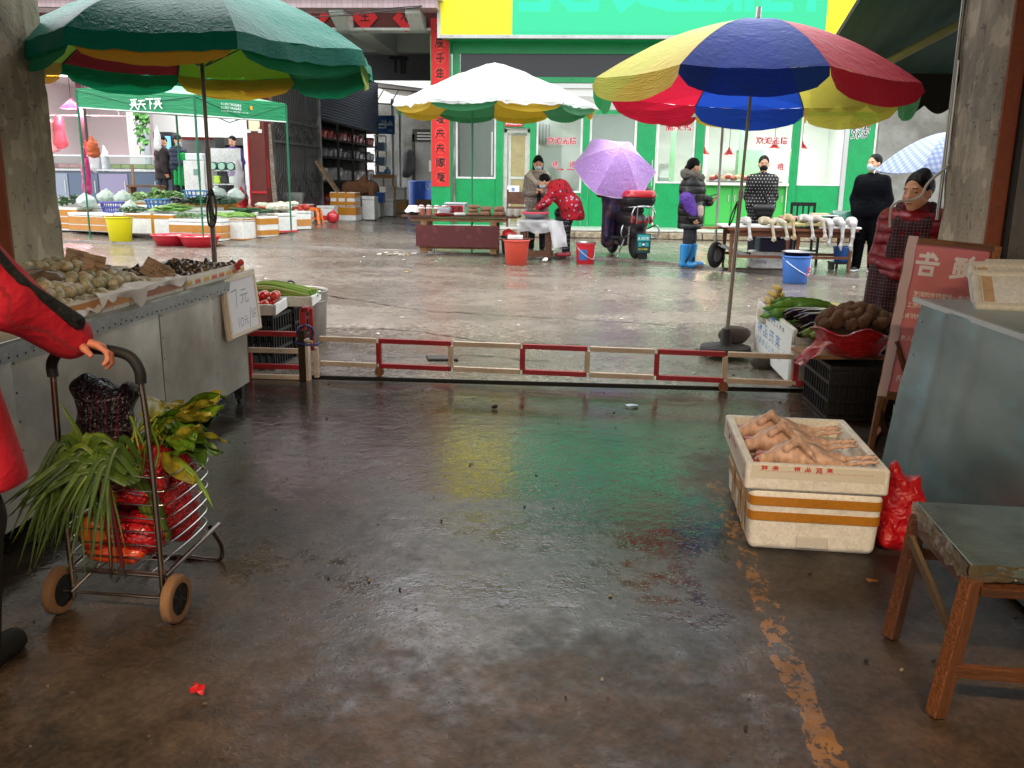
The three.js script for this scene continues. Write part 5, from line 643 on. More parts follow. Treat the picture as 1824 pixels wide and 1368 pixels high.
  const rail = thing('hook_rail', 'steel rail over the meat counter', 'rail', [-12.6, 2.85, -22.4]); part(rail, 'tube', bar([-1.0, 0, 0], [1.4, 0, 0], 0.018), alu); part(rail, 'hanger', [bar([-0.8, 0, 0], [-0.8, 1.0, 0], 0.012), bar([1.1, 0, 0], [1.1, 1.0, 0], 0.012)], alu);
  // plastic bags hung on the rail and by the pillar
  const hb = jitter(blob([{ a: [0, 0, 0], b: [0, -0.3, 0], r: 0.03, s: 0.11 }, { a: [0, -0.3, 0], b: [0.02, -0.75, 0], r: 0.13, s: 0.15 }], 0.025), 0.025, 10);
  for (const [x, y, z, c, l, s] of [[-10.55, 1.95, -18.9, '#c42a7a', 'magenta plastic bags hanging beside the grey pillar', 1.15], [-12.15, 2.2, -21.9, '#c9242c', 'bundle of red plastic bags hanging over the meat counter', 0.85], [-11.95, 2.3, -21.85, '#dfe0e2', 'bundle of white plastic bags hanging over the meat counter', 0.95], [-11.7, 2.1, -21.9, '#e6e6ea', 'loose white bag hanging in front of the white column', 0.7], [-9.6, 2.5, -20.4, '#e9ebea', 'white plastic bag tied to the tent pole', 0.6]]) { const o = solo('hanging_bags', l, 'plastic bags', hb, M(c, 0.35, { trans: 0.25 }), [x, y, z], x); o.scale.setScalar(s); o.scale.z *= 0.6; }
  solo('orange_bag', 'small orange and grey cloth bag hung at the stall edge', 'bag', hb, M('#b8562c', 0.7), [-10.3, 2.2, -18.8], 1).scale.set(0.9, 0.5, 0.8);
  const pl2 = thing('hanging_plant', 'trailing green pothos hanging on the white column', 'plant', [-11.45, 2.85, -23.6]); part(pl2, 'pot', lathe([[0, -0.08], [0.1, -0.08], [0.13, 0.08], [0, 0.08]], 14), M('#d6d2c8', 0.6)); for (let i = 0; i < 70; i++) { const g = part(pl2, 'leaf', leafG, M(['#3f8a3a', '#5aa34a', '#2f6f30'][i % 3], 0.4, { trans: 0.2 })); g.position.set(rr(-0.16, 0.2), 0.15 - rnd() * rnd() * 1.1, rr(0.02, 0.2)); g.rotation.set(rr(0.6, 1.6), rr(-1, 1), rr(-1, 1)); g.scale.setScalar(rr(0.6, 1.0)); }
  const tv = thing('display_machine', 'black upright machine with a glowing blue screen', 'machine', [-11.15, SY, -24.2]); part(tv, 'cabinet', box(0.52, 1.85, 0.4, 0, 0, 0, 0.02), M('#1d1f22', 0.4)); part(tv, 'screen', box(0.44, 0.34, 0.02, 0, 1.4, 0.2), new S({ color: '#1b4f8a', emissive: new THREE.Color(0.12, 0.4, 0.8), emissiveIntensity: 0.8, roughness: 0.2 })); part(tv, 'tray', box(0.44, 0.5, 0.02, 0, 0.7, 0.2), M('#a9b6b4', 0.4));
  // white till desk and wire shelf
  const dk = thing('till_desk', 'white till desk beside the dark umbrella pole', 'desk', [-8.98, SY, -21.1]); part(dk, 'body', box(0.5, 1.05, 0.5, 0, 0, 0, 0.01), whiteP); part(dk, 'machine', box(0.44, 0.16, 0.4, 0, 1.06, 0, 0.03), M('#d6dadb', 0.4)); part(dk, 'panel', box(0.14, 0.14, 0.01, 0.06, 0.72, 0.255), M('#7f9694', 0.4));
  const ws = thing('wire_shelf', 'white wire shelf with round green tins and packets', 'shelf', [-8.3, SY, -21.0]); for (const [x, z] of [[-0.36, 0.18], [0.36, 0.18], [-0.36, -0.18], [0.36, -0.18]]) part(ws, 'upright', cyl(0.014, 0.014, 1.05, x, 0, z, 8), whiteP); for (const y of [0.2, 0.5, 0.82]) part(ws, 'shelf_board', box(0.74, 0.025, 0.38, 0, y, 0), whiteP); part(ws, 'back_board', box(0.72, 0.4, 0.02, 0, 0.95, -0.15), whiteP);
  for (let i = 0; i < 3; i++) { const c = thing('round_tin', 'green round tin lying on its side on the wire shelf', 'tin', [-8.5 + i * 0.22, SY + 0.93, -20.9], 0, 'green tins on the wire shelf'); part(c, 'body', mv(new THREE.CylinderGeometry(0.1, 0.1, 0.2, 18), 0, 0, 0, PI / 2), M('#1f5a44', 0.4)); part(c, 'lid', mv(new THREE.CylinderGeometry(0.08, 0.08, 0.01, 18), 0, 0, 0.106, PI / 2), M('#a9d0bc', 0.3)); }
  for (const [x, y, c, l] of [[-8.45, 0.525, '#b8d94a', 'lime green packet'], [-8.27, 0.525, '#2b2b2b', 'black packet'], [-8.07, 0.525, '#d9e4d6', 'white and green carton'], [-8.03, 0.845, '#e4e2dc', 'white paper cup']]) solo('packet', l + ' on the wire shelf', 'packet', jitter(new RoundedBoxGeometry(0.16, 0.18, 0.14, 2, 0.03), 0.012, 12).translate(0, 0.09, 0), M(c, 0.5), [x, SY + y, -20.92]);
  solo('hanging_bags', 'white and red plastic bag hung on the wire shelf end', 'plastic bags', hb, M('#c8c4c6', 0.4, { trans: 0.2 }), [-7.85, 1.75, -20.75], 0.4).scale.set(1, 1.2, 0.6);
  solo('plastic_bag', 'red plastic bag below the wire shelf end', 'bag', hb, M('#c4242c', 0.35, { trans: 0.2 }), [-7.8, 1.15, -20.7], 1).scale.set(0.9, 0.6, 0.8);
  const n = thing('paper_notice', 'cream handwritten paper taped to the dark red column', 'notice', [-7.33, 2.42, -20.485]); part(n, 'sheet', box(0.26, 0.36, 0.004, 0, 0, 0), print(canvasTex(128, 180, (x) => { x.fillStyle = '#ddd8b4'; x.fillRect(0, 0, 128, 180); for (let j = 0; j < 5; j++) write(x, '告市场人小', 12, 14 + j * 33, 18, { w: 0.1, color: '#5a5648' }); }))); part(n, 'tape_corner', [[-0.13, 0], [0.13, 0], [-0.13, 0.36], [0.13, 0.36]].map(([x, y]) => box(0.09, 0.08, 0.003, x, y - 0.04, 0.004)), M('#d9d6cc', 0.4));
}
{ // the green tent over the boxes
  const L = thing('market_tent', 'green pop-up tent with printed valance over the vegetable boxes', 'tent', [0, 0, 0]), tg = M('#0f9a62', 0.6, { trans: 0.35, bump: CREASE, bs: 1, bsc: 0.012 }), pm = M('#1f6b4c', 0.45, { metal: 0.3 });
  const C = [[-6.86, 2.47, -16.15], [-5.9, 2.5, -18.4], [-8.8, 2.7, -19.7], [-9.75, 2.68, -17.4]], pk = [-7.83, 3.5, -17.9];
  for (let i = 0; i < 4; i++) { const a = C[i], b = C[(i + 1) % 4]; part(L, 'roof_panel', surf((u, v) => { const e = [lerp(a[0], b[0], u), lerp(a[1], b[1], u) + 0.36, lerp(a[2], b[2], u)]; return [lerp(e[0], pk[0], v), lerp(e[1], pk[1], v) - 0.12 * Math.sin(v * PI), lerp(e[2], pk[2], v)]; }, 8, 8), tg);
    const val = surf((u, v) => [lerp(a[0], b[0], u), lerp(a[1], b[1], u) + 0.36 * (1 - v) + 0.015 * n3(u * 8, i, 1), lerp(a[2], b[2], u) + 0.02 * v * n3(u * 10, i, 4)], 24, 4); part(L, 'valance', val, tg); part(L, 'hem', bar([a[0], a[1], a[2]], [b[0], b[1], b[2]], 0.012), M('#dfe9e2', 0.6));
    part(L, 'frame_bar', [bar([a[0], a[1] + 0.33, a[2]], [(a[0] + b[0]) / 2, a[1] + 0.02, (a[2] + b[2]) / 2], 0.012), bar([b[0], b[1] + 0.33, b[2]], [(a[0] + b[0]) / 2, a[1] + 0.02, (a[2] + b[2]) / 2], 0.012)], pm);
    const gy = groundY(a[0], a[2]); part(L, 'leg', [bar([a[0], gy, a[2]], [a[0], 1.4, a[2]], 0.018), bar([a[0], 1.3, a[2]], [a[0], a[1] + 0.34, a[2]], 0.024), cyl(0.05, 0.04, 0.02, a[0], gy, a[2], 12)], pm); }
  const txt = (T, w, px, py, o) => print(canvasTex(px, py, (x) => { write(x, T, 12, 10, py - 24, { w: 0.12, color: '#eef5ef', gap: 1.1, ...o }); }), 0.6, { cut: true });
  const A = C[3], B = C[0], dir = Math.atan2(-(B[2] - A[2]), B[0] - A[0]), at = (t, w, h, y) => { const g = new THREE.PlaneGeometry(w, h); return mv(g, lerp(A[0], B[0], t), y, lerp(A[2], B[2], t) + 0.03, 0, dir, 0); };
  part(L, 'lettering', at(0.62, 0.95, 0.24, 2.7), txt('爽天下爽', 0.9, 512, 128)); const A2 = C[0], B2 = C[1], d2 = Math.atan2(-(B2[2] - A2[2]), B2[0] - A2[0]); part(L, 'small_print', mv(new THREE.PlaneGeometry(1.0, 0.2), lerp(A2[0], B2[0], 0.45) + 0.025, 2.66, lerp(A2[2], B2[2], 0.45) + 0.025, 0, d2, 0), print(canvasTex(512, 100, (x) => { for (let j = 0; j < 2; j++) write(x, '大人好天下爽光临美品', 10, 8 + j * 32, 22, { w: 0.12, color: '#dfeee6', gap: 1.25 }); x.fillStyle = '#d9a13a'; x.beginPath(); x.arc(420, 30, 20, 0, 7); x.fill(); write(x, '小心工人有口入大一新好市场有人小心大人好人', 10, 74, 14, { w: 0.12, color: '#cfe6da', gap: 1.3 }); }), 0.6, { cut: true }));
}
// vegetable boxes in front, with what lies on them
{
  const g = 'taped foam boxes of the vegetable stall', B = (x, z, w, h, d, turn, tp, label, y) => foamBox({ w, h, d, x, y: y ?? groundY(x, z), z, turn, tape: tp, label, group: g });
  B(-10.9, -18.6, 0.9, 0.48, 0.6, -0.1, [[0.1, 0.3], [0.36, 0.6], [0.66, 0.92]], 'ochre taped foam box half behind the grey pillar');
  B(-9.87, -18.15, 1.3, 0.38, 0.6, -0.35, [[0.06, 0.34], [0.4, 0.8]], 'ochre banded foam box behind the yellow bucket', 0.24);
  B(-8.6, -17.75, 1.3, 0.4, 0.6, -0.1, [[0.78, 0.95], ['v', -0.7], ['v', 0.3]], 'white foam box with tape strips behind the red basins', 0.24);
  B(-7.45, -17.55, 1.12, 0.42, 0.6, -0.12, [[0.12, 0.34], [0.38, 0.72]], 'wide ochre banded foam box beside the tent leg', 0.14);
  B(-6.72, -17.75, 0.36, 0.42, 0.5, -0.2, [[0.0, 0.05], [0.93, 0.99]], 'plain white foam box right of the tent leg', 0.15);
  B(-6.43, -18.2, 0.36, 0.42, 0.5, -0.5, [[0.1, 0.34], [0.62, 0.9], ['v', 0.3]], 'ochre crossed foam box in the right hand row', 0.18);
  B(-6.2, -18.75, 0.36, 0.4, 0.5, -0.6, [[0.02, 0.12]], 'white foam box with a low red strip in the right hand row', 0.24).children.forEach((c) => { if (c.name === 'tape_band') c.material = redTape; });
  B(-6.05, -19.3, 0.36, 0.4, 0.5, -0.7, [[0.2, 0.55]], 'ochre taped foam box at the back of the right hand row', 0.28);
  B(-8.1, -18.75, 1.0, 0.5, 0.6, -0.1, [[0.1, 0.5]], 'taller foam box under the green chives', 0.24); B(-9.6, -18.95, 1.6, 0.48, 0.6, -0.15, [[0.3, 0.6]], 'foam box under the bagged cabbages', 0.28); B(-7.1, -18.6, 1.1, 0.44, 0.6, -0.2, [[0.3, 0.6]], 'foam box under the cucumbers', 0.24); B(-8.8, -19.6, 2.4, 0.56, 0.6, 0, [[0.4, 0.9]], 'long ochre box at the back of the stall', 0.3);
  greensHeap('dark green leafy vegetables beside the grey pillar', [-10.75, 0.76, -18.6], [0.4, 0.2, 0.25], 130, ['#2f6a2c', '#3f7a34', '#24552a']); greensHeap('bunch of pale green leeks on the white box', [-8.15, 0.68, -17.75], [0.3, 0.12, 0.2], 120, ['#8fbf5a', '#a9cf78', '#6fa846'], bladeG, { yaw: 1.3, yv: 0.25, s: 1.2 }); greensHeap('grey green bean heap on the white box', [-8.95, 0.68, -17.75], [0.25, 0.1, 0.2], 160, ['#5c7d4a', '#7d9a62', '#4a6a44'], bladeG, { s: 0.6 });
  greensHeap('heap of dark green chives at the stall', [-7.75, 0.8, -18.7], [0.55, 0.2, 0.25], 200, ['#1f4f26', '#2c6230', '#173f20'], bladeG, { yaw: 1.4, yv: 0.4 }); greensHeap('cut pale beans heaped beside the tent leg', [-7.65, 0.58, -17.5], [0.25, 0.1, 0.2], 160, ['#8db07a', '#a4c08c', '#6f9a62'], bladeG, { s: 0.55 }); greensHeap('pale lettuce heap at the back of the stall', [-9.2, 0.86, -19.4], [0.6, 0.2, 0.2], 120, ['#a9c98a', '#c3d9a0', '#86b066'], leafG, { s: 1.2 });
  strew('loofah', 'pale green loofah on the vegetable stall', 'loofah', podG(0.42, 0.035, 0.12), [produceMat('#7fae4a'), produceMat('#93bd5c')], 12, [-6.95, 0.6, -17.75], [0.3, 0.1, 0.22], { yawVar: 0.3, group: 'loofahs on the stall' }); strew('cucumber', 'dark green cucumber on the vegetable stall', 'cucumber', podG(0.34, 0.03, 0.06), [produceMat('#234f26'), produceMat('#2d5c2c')], 13, [-6.65, 0.66, -18.3], [0.35, 0.12, 0.22], { yaw: 0.5, yawVar: 0.5, group: 'cucumbers on the stall' });
  strew('white_radish', 'thick white radish on the vegetable stall', 'radish', podG(0.4, 0.06, 0.06), [produceMat('#d9d9cc'), produceMat('#e2e0d4')], 9, [-6.4, 0.72, -19.0], [0.3, 0.16, 0.2], { yaw: 0.3, group: 'radishes on the stall' }); strew('carrot', 'orange carrot on the vegetable stall', 'carrot', podG(0.22, 0.028, 0.02, 0.2), [produceMat('#cf5a28'), produceMat('#c24a22')], 14, [-6.85, 0.7, -19.15], [0.25, 0.1, 0.2], { yawVar: 1.2, group: 'carrots on the stall' }); strew('tomato', 'orange red tomato at the back of the vegetable stall', 'tomato', ball(0.05), [produceMat('#c8381f')], 12, [-6.0, 0.72, -19.4], [0.2, 0.1, 0.15], { group: 'tomatoes at the back of the stall' }); strew('eggplant', 'black eggplant on the vegetable stall', 'eggplant', podG(0.3, 0.035, 0.15), [produceMat('#1c141c', 0.3)], 7, [-8.35, 0.84, -18.6], [0.22, 0.1, 0.15], { yawVar: 1, group: 'eggplants on the stall' });
  const film = M('#dfeae4', 0.2, { trans: 0.55 });
  for (const [x, y, z, s, l] of [[-9.15, 0.62, -17.95, 0.95, 'white cauliflower wrapped in clear film behind the yellow bucket'], [-10.05, 0.82, -18.7, 1.0, 'round bagged cabbage beside the dark greens'], [-9.7, 0.8, -18.75, 1.0, 'round bagged cabbage in the middle of the stall']]) { const c = thing('wrapped_cabbage', l, 'cabbage', [x, y, z]); part(c, 'head', cabbageG, produceMat('#c3cfa0')).position.y = 0.12; const w = part(c, 'film', bagBlobG, film); w.position.y = -0.01; c.scale.setScalar(s); }
  for (const [x, y, z, l] of [[-10.3, 0.72, -18.35, 'clear bag of greens on the ochre banded box'], [-7.4, 0.86, -19.3, 'large clear plastic sheet bundle behind the chives'], [-7.9, 0.88, -19.5, 'clear plastic bag of greens by the blue basket']]) solo('clear_bag', l, 'plastic bag', bagBlobG, M('#cfdcd6', 0.25, { trans: 0.45 }), [x, y, z], x).scale.set(1.5, 1, 1.2);
  for (const [x, y, z, c, l] of [[-9.55, 0.64, -18.05, '#3a3f9a', 'indigo plastic basket on the ochre banded box'], [-8.75, 0.7, -18.4, '#2a6fae', 'blue plastic basket behind the cauliflower'], [-8.3, 0.88, -19.3, '#2273b8', 'blue plastic basket at the back of the stall']]) { const b = thing('plastic_basket', l, 'basket', [x, y, z]), m = M(c, 0.4); for (let i = 0; i < 16; i++) { const a = i / 16 * 2 * PI; part(b, 'slat', bar([Math.cos(a) * 0.2, 0, Math.sin(a) * 0.2], [Math.cos(a) * 0.25, 0.2, Math.sin(a) * 0.25], 0.012, 0.012, 5), m); } part(b, 'rim', mv(new THREE.TorusGeometry(0.255, 0.016, 6, 24), 0, 0.2, 0, PI / 2), m); part(b, 'bottom', cyl(0.21, 0.21, 0.015, 0, 0, 0, 20), m); part(b, 'band', mv(new THREE.TorusGeometry(0.225, 0.01, 6, 24), 0, 0.1, 0, PI / 2), m); }
  const wb = thing('wooden_bench', 'small worn wooden bench in front of the grey cabinets', 'bench', [-10.3, 0.7, -20.9]); part(wb, 'top', box(0.8, 0.05, 0.35, 0.1, 0.42, 0), M('#7a5f48', 0.8, { map: WOOD, ms: 1 })); for (const x of [-0.25, 0.45]) part(wb, 'leg', box(0.06, 0.42, 0.3, x, 0, 0), M('#7a5f48', 0.8)); part(wb, 'back_post', box(0.05, 0.95, 0.05, -0.28, 0.0, -0.14), M('#8a6d52', 0.8));
}
// buckets and basins
function bucket(name, label, pos, r, h, m, o = {}) {
  const L = thing(name, label, o.cat || 'bucket', pos, o.turn || 0, o.group), t = o.taper ?? 0.8; part(L, 'body', lathe([[0, 0], [r * t, 0], [r, h - 0.01], [r * 1.07, h - 0.01], [r * 1.07, h + 0.012], [r * 0.96, h + 0.012], [r * t * 0.95, 0.012], [0, 0.012]], 28), m);
  if (o.handle) part(L, 'handle', tube([[-r, h - 0.02, 0.02], [-r * 0.6, h - 0.1, r * 0.8], [0.2 * r, h - 0.2, r * 0.98], [r * 0.8, h - 0.24, r * 0.55], [r, h - 0.03, 0.02]], 0.006, 24, 5), o.hm || alu); if (o.extra) o.extra(L); return L;
}
bucket('plastic_bucket', 'yellow plastic bucket in front of the vegetable boxes', [-8.85, groundY(-8.85, -16.9), -16.9], 0.25, 0.46, M('#d9cf10', 0.4), { extra: (L) => { part(L, 'stick', bar([-0.3, 0.475, 0.05], [0.42, 0.49, 0.1], 0.012), M('#8a6a44', 0.7)); part(L, 'foam_block', box(0.18, 0.06, 0.1, 0.05, 0.49, 0.05, 0.01), foam); } });
for (const [x, z, l] of [[-7.65, -16.55, 'red plastic basin of washed food left of the tent leg'], [-7.0, -16.3, 'red plastic basin of washed food against the tent leg']]) bucket('plastic_basin', l, [x, groundY(x, z), z], 0.36, 0.2, M('#cf2438', 0.35), { cat: 'basin', taper: 0.8, extra: (L) => { part(L, 'contents', jitter(mv(new THREE.CircleGeometry(0.33, 28), 0, 0.18, 0, -PI / 2), 0.02, 16), M('#d9cfc6', 0.6)); } });
// people of the market shop
const denimB = fabric('#23262c'), maskB = M('#b9d3de', 0.8), maskK = M('#121214', 0.8);
{
  const A = human({ label: 'shop worker in navy quilted jacket, green apron and pale sleeves, facing right', H: 1.66, pos: [-9.72, SY, -21.7], turn: 1.15, hair: 'cap', mask: maskB, headPitch: 0.3, pose: { rE: [-0.2, 1.02, 0.08], rW: [-0.1, 1.0, 0.3], lE: [0.2, 1.02, 0.08], lW: [0.12, 1.0, 0.3] }, clothes: [{ name: 'jacket', what: 'top', pad: 0.04, m: fabric('#2b3346', { bump: QUILT, bs: 1.2, bsc: 0.03 }), hem: 0.82, wrinkle: 0.006 }, { name: 'trousers', what: 'legs', pad: 0.014, m: denimB }, { name: 'apron', what: 'custom', pad: 0, m: fabric('#12a04c'), cell: 0.02, extra: [{ a: [-0.1, 1.2, 0.16], b: [-0.13, 0.5, 0.16], r: 0.05, s: 0.06 }, { a: [0.1, 1.2, 0.16], b: [0.13, 0.5, 0.16], r: 0.05, s: 0.06 }, { a: [0, 1.2, 0.17], b: [0, 0.5, 0.18], r: 0.06, s: 0.07 }, { a: [-0.17, 1.0, 0.06], b: [-0.19, 0.5, 0.06], r: 0.04 }, { a: [0.17, 1.0, 0.06], b: [0.19, 0.5, 0.06], r: 0.04 }, { a: [-0.1, 1.2, 0.14], b: [-0.09, 1.42, 0.02], r: 0.018 }] }, { name: 'sleeve_cover', pair: true, what: 'custom', pad: 0, m: fabric('#c9ccd2'), extra: (J, H, Q) => { const k = Q[0] === 'l' ? 1 : -1; return [{ a: [k * 0.2, 1.02, 0.09], b: [k * 0.12, 1.0, 0.27], r: 0.075, s: 0.06 }]; } }, shoes(blackPlastic)] });
  A.onHead('cap', blob([{ c: [0, 0.05, -0.02], e: [0.09, 0.09, 0.105] }, { cut: [0, -1, 0.2, -0.03] }], 0.009), fabric('#1f222a'));
  human({ label: 'person in a long dark coat bending behind the green apron', H: 1.66, pos: [-10.15, SY, -21.75], turn: 2.2, hair: 'short', headPitch: 0.4, clothes: [{ name: 'coat', what: 'top', pad: 0.045, m: fabric('#26211f'), hem: 0.6, extra: (J, H) => [{ a: J.pelvis, b: [0, 0.55, 0], r: 0.18, s: 0.2 }], wrinkle: 0.008 }, { name: 'trousers', what: 'legs', pad: 0.014, m: denimB }, shoes(blackPlastic)] });
  human({ label: 'young man in a dark green top looking down behind the counter', H: 1.66, pos: [-10.75, SY, -23.2], turn: 0.6, hair: 'short', headPitch: 0.45, pose: { rW: [-0.1, 0.95, 0.3], lW: [0.1, 0.95, 0.3] }, clothes: [{ name: 'sweater', what: 'top', pad: 0.02, m: fabric('#1c4a3c'), hem: 0.8 }, { name: 'trousers', what: 'legs', pad: 0.012, m: denimB }, shoes(blackPlastic)] });
  human({ label: 'man in a purple jacket standing at the white shelf with glasses', H: 1.68, pos: [-8.6, SY, -22.4], turn: -0.1, hair: 'short', headPitch: 0.3, pose: { rW: [-0.08, 0.95, 0.24], lW: [0.1, 0.95, 0.24] }, clothes: [{ name: 'jacket', what: 'top', pad: 0.045, m: fabric('#3a2470'), hem: 0.75 }, { name: 'trousers', what: 'legs', pad: 0.014, m: denimB }, shoes(blackPlastic)] });
  human({ label: 'dark haired child in a pale top in front of the purple jacket', H: 1.3, pos: [-8.45, SY, -22.05], turn: 2.6, hair: 'long', clothes: [{ name: 'top', what: 'top', pad: 0.03, m: fabric('#8d86a0'), hem: 0.55 }, { name: 'trousers', what: 'legs', pad: 0.014, m: denimB }, shoes(blackPlastic)] });
}
// ---------------------------------------------------------------- stall under the white umbrella
const oldWood = M('#6b4632', 0.75, { map: WOOD, ms: 1.2, bump: WOOD, bs: 1.2, bsc: 0.004 }), paleWood = M('#9a7754', 0.8, { map: WOOD, ms: 1.2, bump: WOOD, bs: 1.2, bsc: 0.004 });
const G0 = 0.13;
{
  const L = thing('market_table', 'long wooden trestle table with a scuffed dark red front board', 'table', [-1.95, G0, -15.7]);
  part(L, 'top', [box(2.0, 0.03, 0.36, 0, 0.62, 0.2), box(2.02, 0.03, 0.36, 0.03, 0.622, -0.2)], oldWood); part(L, 'side_rail', box(1.7, 0.06, 0.06, 0, 0.55, 0.3), paleWood); for (const [x, z] of [[-0.62, 0.3], [0.6, 0.3], [-0.62, -0.3], [0.6, -0.3]]) part(L, 'leg', box(0.11, 0.55, 0.09, x, 0, z), paleWood);
  part(L, 'front_board', box(1.46, 0.37, 0.03, -0.02, 0.12, 0.38), M('#6a2a2c', 0.6, { map: dataTex(256, (u, v) => { const a = fbm(u * 8, v * 8, 8, 4), s = sstep(0.1, 0.5, a) * 0.5; return [0.8 + s * 0.3, 0.75 + s * 0.6, 0.75 + s * 0.6]; }), ms: 1.3 })); part(L, 'bottom_rail', box(1.4, 0.05, 0.08, 0, 0.08, 0.3), paleWood); part(L, 'caster', mv(new THREE.CylinderGeometry(0.05, 0.05, 0.03, 14), -0.45, 0.05, 0.3, 0, 0, PI / 2), M('#8b8b88', 0.5));
  const ty = G0 + 0.655, lidm = M('#dcdad4', 0.6);
  for (let i = 0; i < 4; i++) { const j = thing('sauce_jar', 'glass jar of orange chilli sauce with a white cloth lid', 'jar', [-2.62 + i * 0.135, ty, -15.48], 0, 'chilli jars on the trestle table'); part(j, 'contents', cyl(0.05, 0.05, 0.1, 0, 0.005, 0, 14), M('#b8431c', 0.35)); part(j, 'glass', cyl(0.054, 0.054, 0.13, 0, 0, 0, 14, true), M('#f3efe8', 0.05, { trans: 0.9 })); part(j, 'cloth_lid', jitter(lathe([[0, 0.17], [0.04, 0.168], [0.057, 0.14], [0.066, 0.11]], 14), 0.008, 30), lidm); part(j, 'red_ring', mv(new THREE.TorusGeometry(0.057, 0.006, 5, 14), 0, 0.148, 0, PI / 2), M('#a82430', 0.5)); }
  const p = thing('covered_pot', 'dark pot tied over with white cloth beside the chilli jars', 'pot', [-2.78, ty, -15.5]); part(p, 'pot', cyl(0.09, 0.1, 0.11, 0, 0, 0), M('#1d1c1c', 0.4)); part(p, 'cloth', jitter(lathe([[0, 0.16], [0.08, 0.155], [0.12, 0.1], [0.15, 0.05]], 16), 0.016, 16), lidm);
  const t = thing('plastic_tub', 'white lidded tub with a red label on the trestle table', 'tub', [-2.05, ty, -15.75]); part(t, 'body', box(0.34, 0.18, 0.24, 0, 0, 0, 0.02), M('#dfe3e6', 0.3, { trans: 0.3 })); part(t, 'lid', box(0.38, 0.03, 0.27, 0, 0.185, 0, 0.012), M('#dfe6ee', 0.4)); part(t, 'label', decalPlane(0.28, 0.13, 0, 0.1, 0.1225), print(canvasTex(256, 128, (x) => { x.fillStyle = '#b81d2c'; x.fillRect(0, 0, 256, 128); write(x, '甜酒', 24, 18, 92, { w: 0.13, color: '#2a0d0d' }); }))); for (const s of [-1, 1]) part(t, 'clip', box(0.025, 0.05, 0.06, s * 0.192, 0.15, 0, 0.005), M('#7fa3d6', 0.4));
  const bg = jitter(new RoundedBoxGeometry(0.2, 0.075, 0.2, 4, 0.035), 0.012, 16).translate(0, 0.036, 0), nut = M('#b07f62', 0.3, { map: GRIME, ms: 8, coat: 0.6, bump: BUMPY, bs: 9, bsc: 0.01 });
  for (const [x, k] of [[-1.72, 3], [-1.5, 2], [-1.27, 2]]) for (let i = 0; i < k; i++) solo('peanut_bag', k === 3 ? 'clear bag of peanuts in the three high pile' : 'plump clear bag of peanuts on the trestle table', 'bag', bg, nut, [x + rr(-0.01, 0.01), ty + i * (k === 3 ? 0.062 : 0.08), -15.55], rr(-0.3, 0.3), k === 3 ? 'three high pile of peanut bags' : 'two high piles of peanut bags').scale.y = k === 3 ? 0.8 : 1.1;
  for (const x of [-1.08, -0.96, -0.83]) { const c = thing('cup_stack', 'stack of white foam bowls at the end of the trestle table', 'bowls', [x, ty, -15.5], 0, 'foam bowl stacks'); for (let i = 0; i < 4; i++) part(c, 'bowl', lathe([[0.03, i * 0.03], [0.055, i * 0.03 + 0.035], [0.06, i * 0.03 + 0.035], [0.035, i * 0.03]], 14), M('#e3e3df', 0.5)); }
  solo('wrapped_pack', 'flat white wrapped pack among the peanut bags', 'pack', bg, M('#d9d7d2', 0.35, { coat: 0.4 }), [-1.95, ty, -15.46], 0.2).scale.set(1.1, 0.7, 0.8); solo('wrapped_pack', 'crumpled silver plastic pack on a red tray', 'pack', jitter(new RoundedBoxGeometry(0.24, 0.12, 0.18, 5, 0.05), 0.03, 18).translate(0, 0.06, 0), M('#9da0a8', 0.25, { coat: 0.6 }), [-2.22, ty + 0.015, -15.45]); solo('red_tray', 'shallow red tray under the silver pack', 'tray', lathe([[0, 0], [0.14, 0], [0.17, 0.025], [0.16, 0.025], [0.13, 0.008], [0, 0.008]], 20), M('#b8242c', 0.4), [-2.22, ty, -15.42]);
  // small side table with a plastic sheet
  const q = thing('side_table', 'small dark wooden table under a draped clear plastic sheet', 'table', [-0.6, G0, -15.05]); part(q, 'top', box(0.56, 0.04, 0.5, 0, 0.58, 0), oldWood); for (const [x, z] of [[-0.2, 0.2], [0.22, 0.2], [-0.2, -0.2], [0.22, -0.2]]) part(q, 'leg', box(0.1, 0.58, 0.09, x, 0, z), oldWood); part(q, 'base_rail', [box(0.62, 0.1, 0.06, 0, 0.02, 0.2), box(0.06, 0.1, 0.5, 0.24, 0.02, 0)], oldWood);
  solo('plastic_sheet', 'clear plastic sheet draped over the small side table', 'sheet', [surf((u, v) => { const x = lerp(-0.3, 0.32, u); return v < 0.4 ? [x, 0.632 + 0.004 * n3(u * 9, v * 9, 1), lerp(-0.26, 0.29, v / 0.4)] : [x + 0.02 * (v - 0.4), 0.63 - (v - 0.4) * (0.42 - 0.15 * u + 0.1 * n3(u * 4, 1, 1)), 0.295 + 0.03 * n3(u * 7, v * 4, 2)]; }, 16, 14), surf((u, v) => [0.325 + 0.05 * n3(u * 6, v * 5, 1) * v + 0.1 * v, 0.63 - v * (0.5 + 0.08 * n3(u * 5, 1, 3)), lerp(-0.2, 0.29, u)], 12, 10)], M('#d8dadb', 0.18, { trans: 0.45, coat: 0.4 }), [-0.6, G0, -15.05]);
  solo('white_bag', 'white plastic bag hanging off the side table corner', 'bag', jitter(surf((u, v) => [lerp(-0.12, 0.14, u) + 0.1 * v, -v * 0.42, 0.05 * Math.sin(u * 7) + 0.02], 12, 12), 0.025, 9), M('#e6e6e8', 0.4, { trans: 0.3 }), [-0.28, G0 + 0.62, -14.72]);
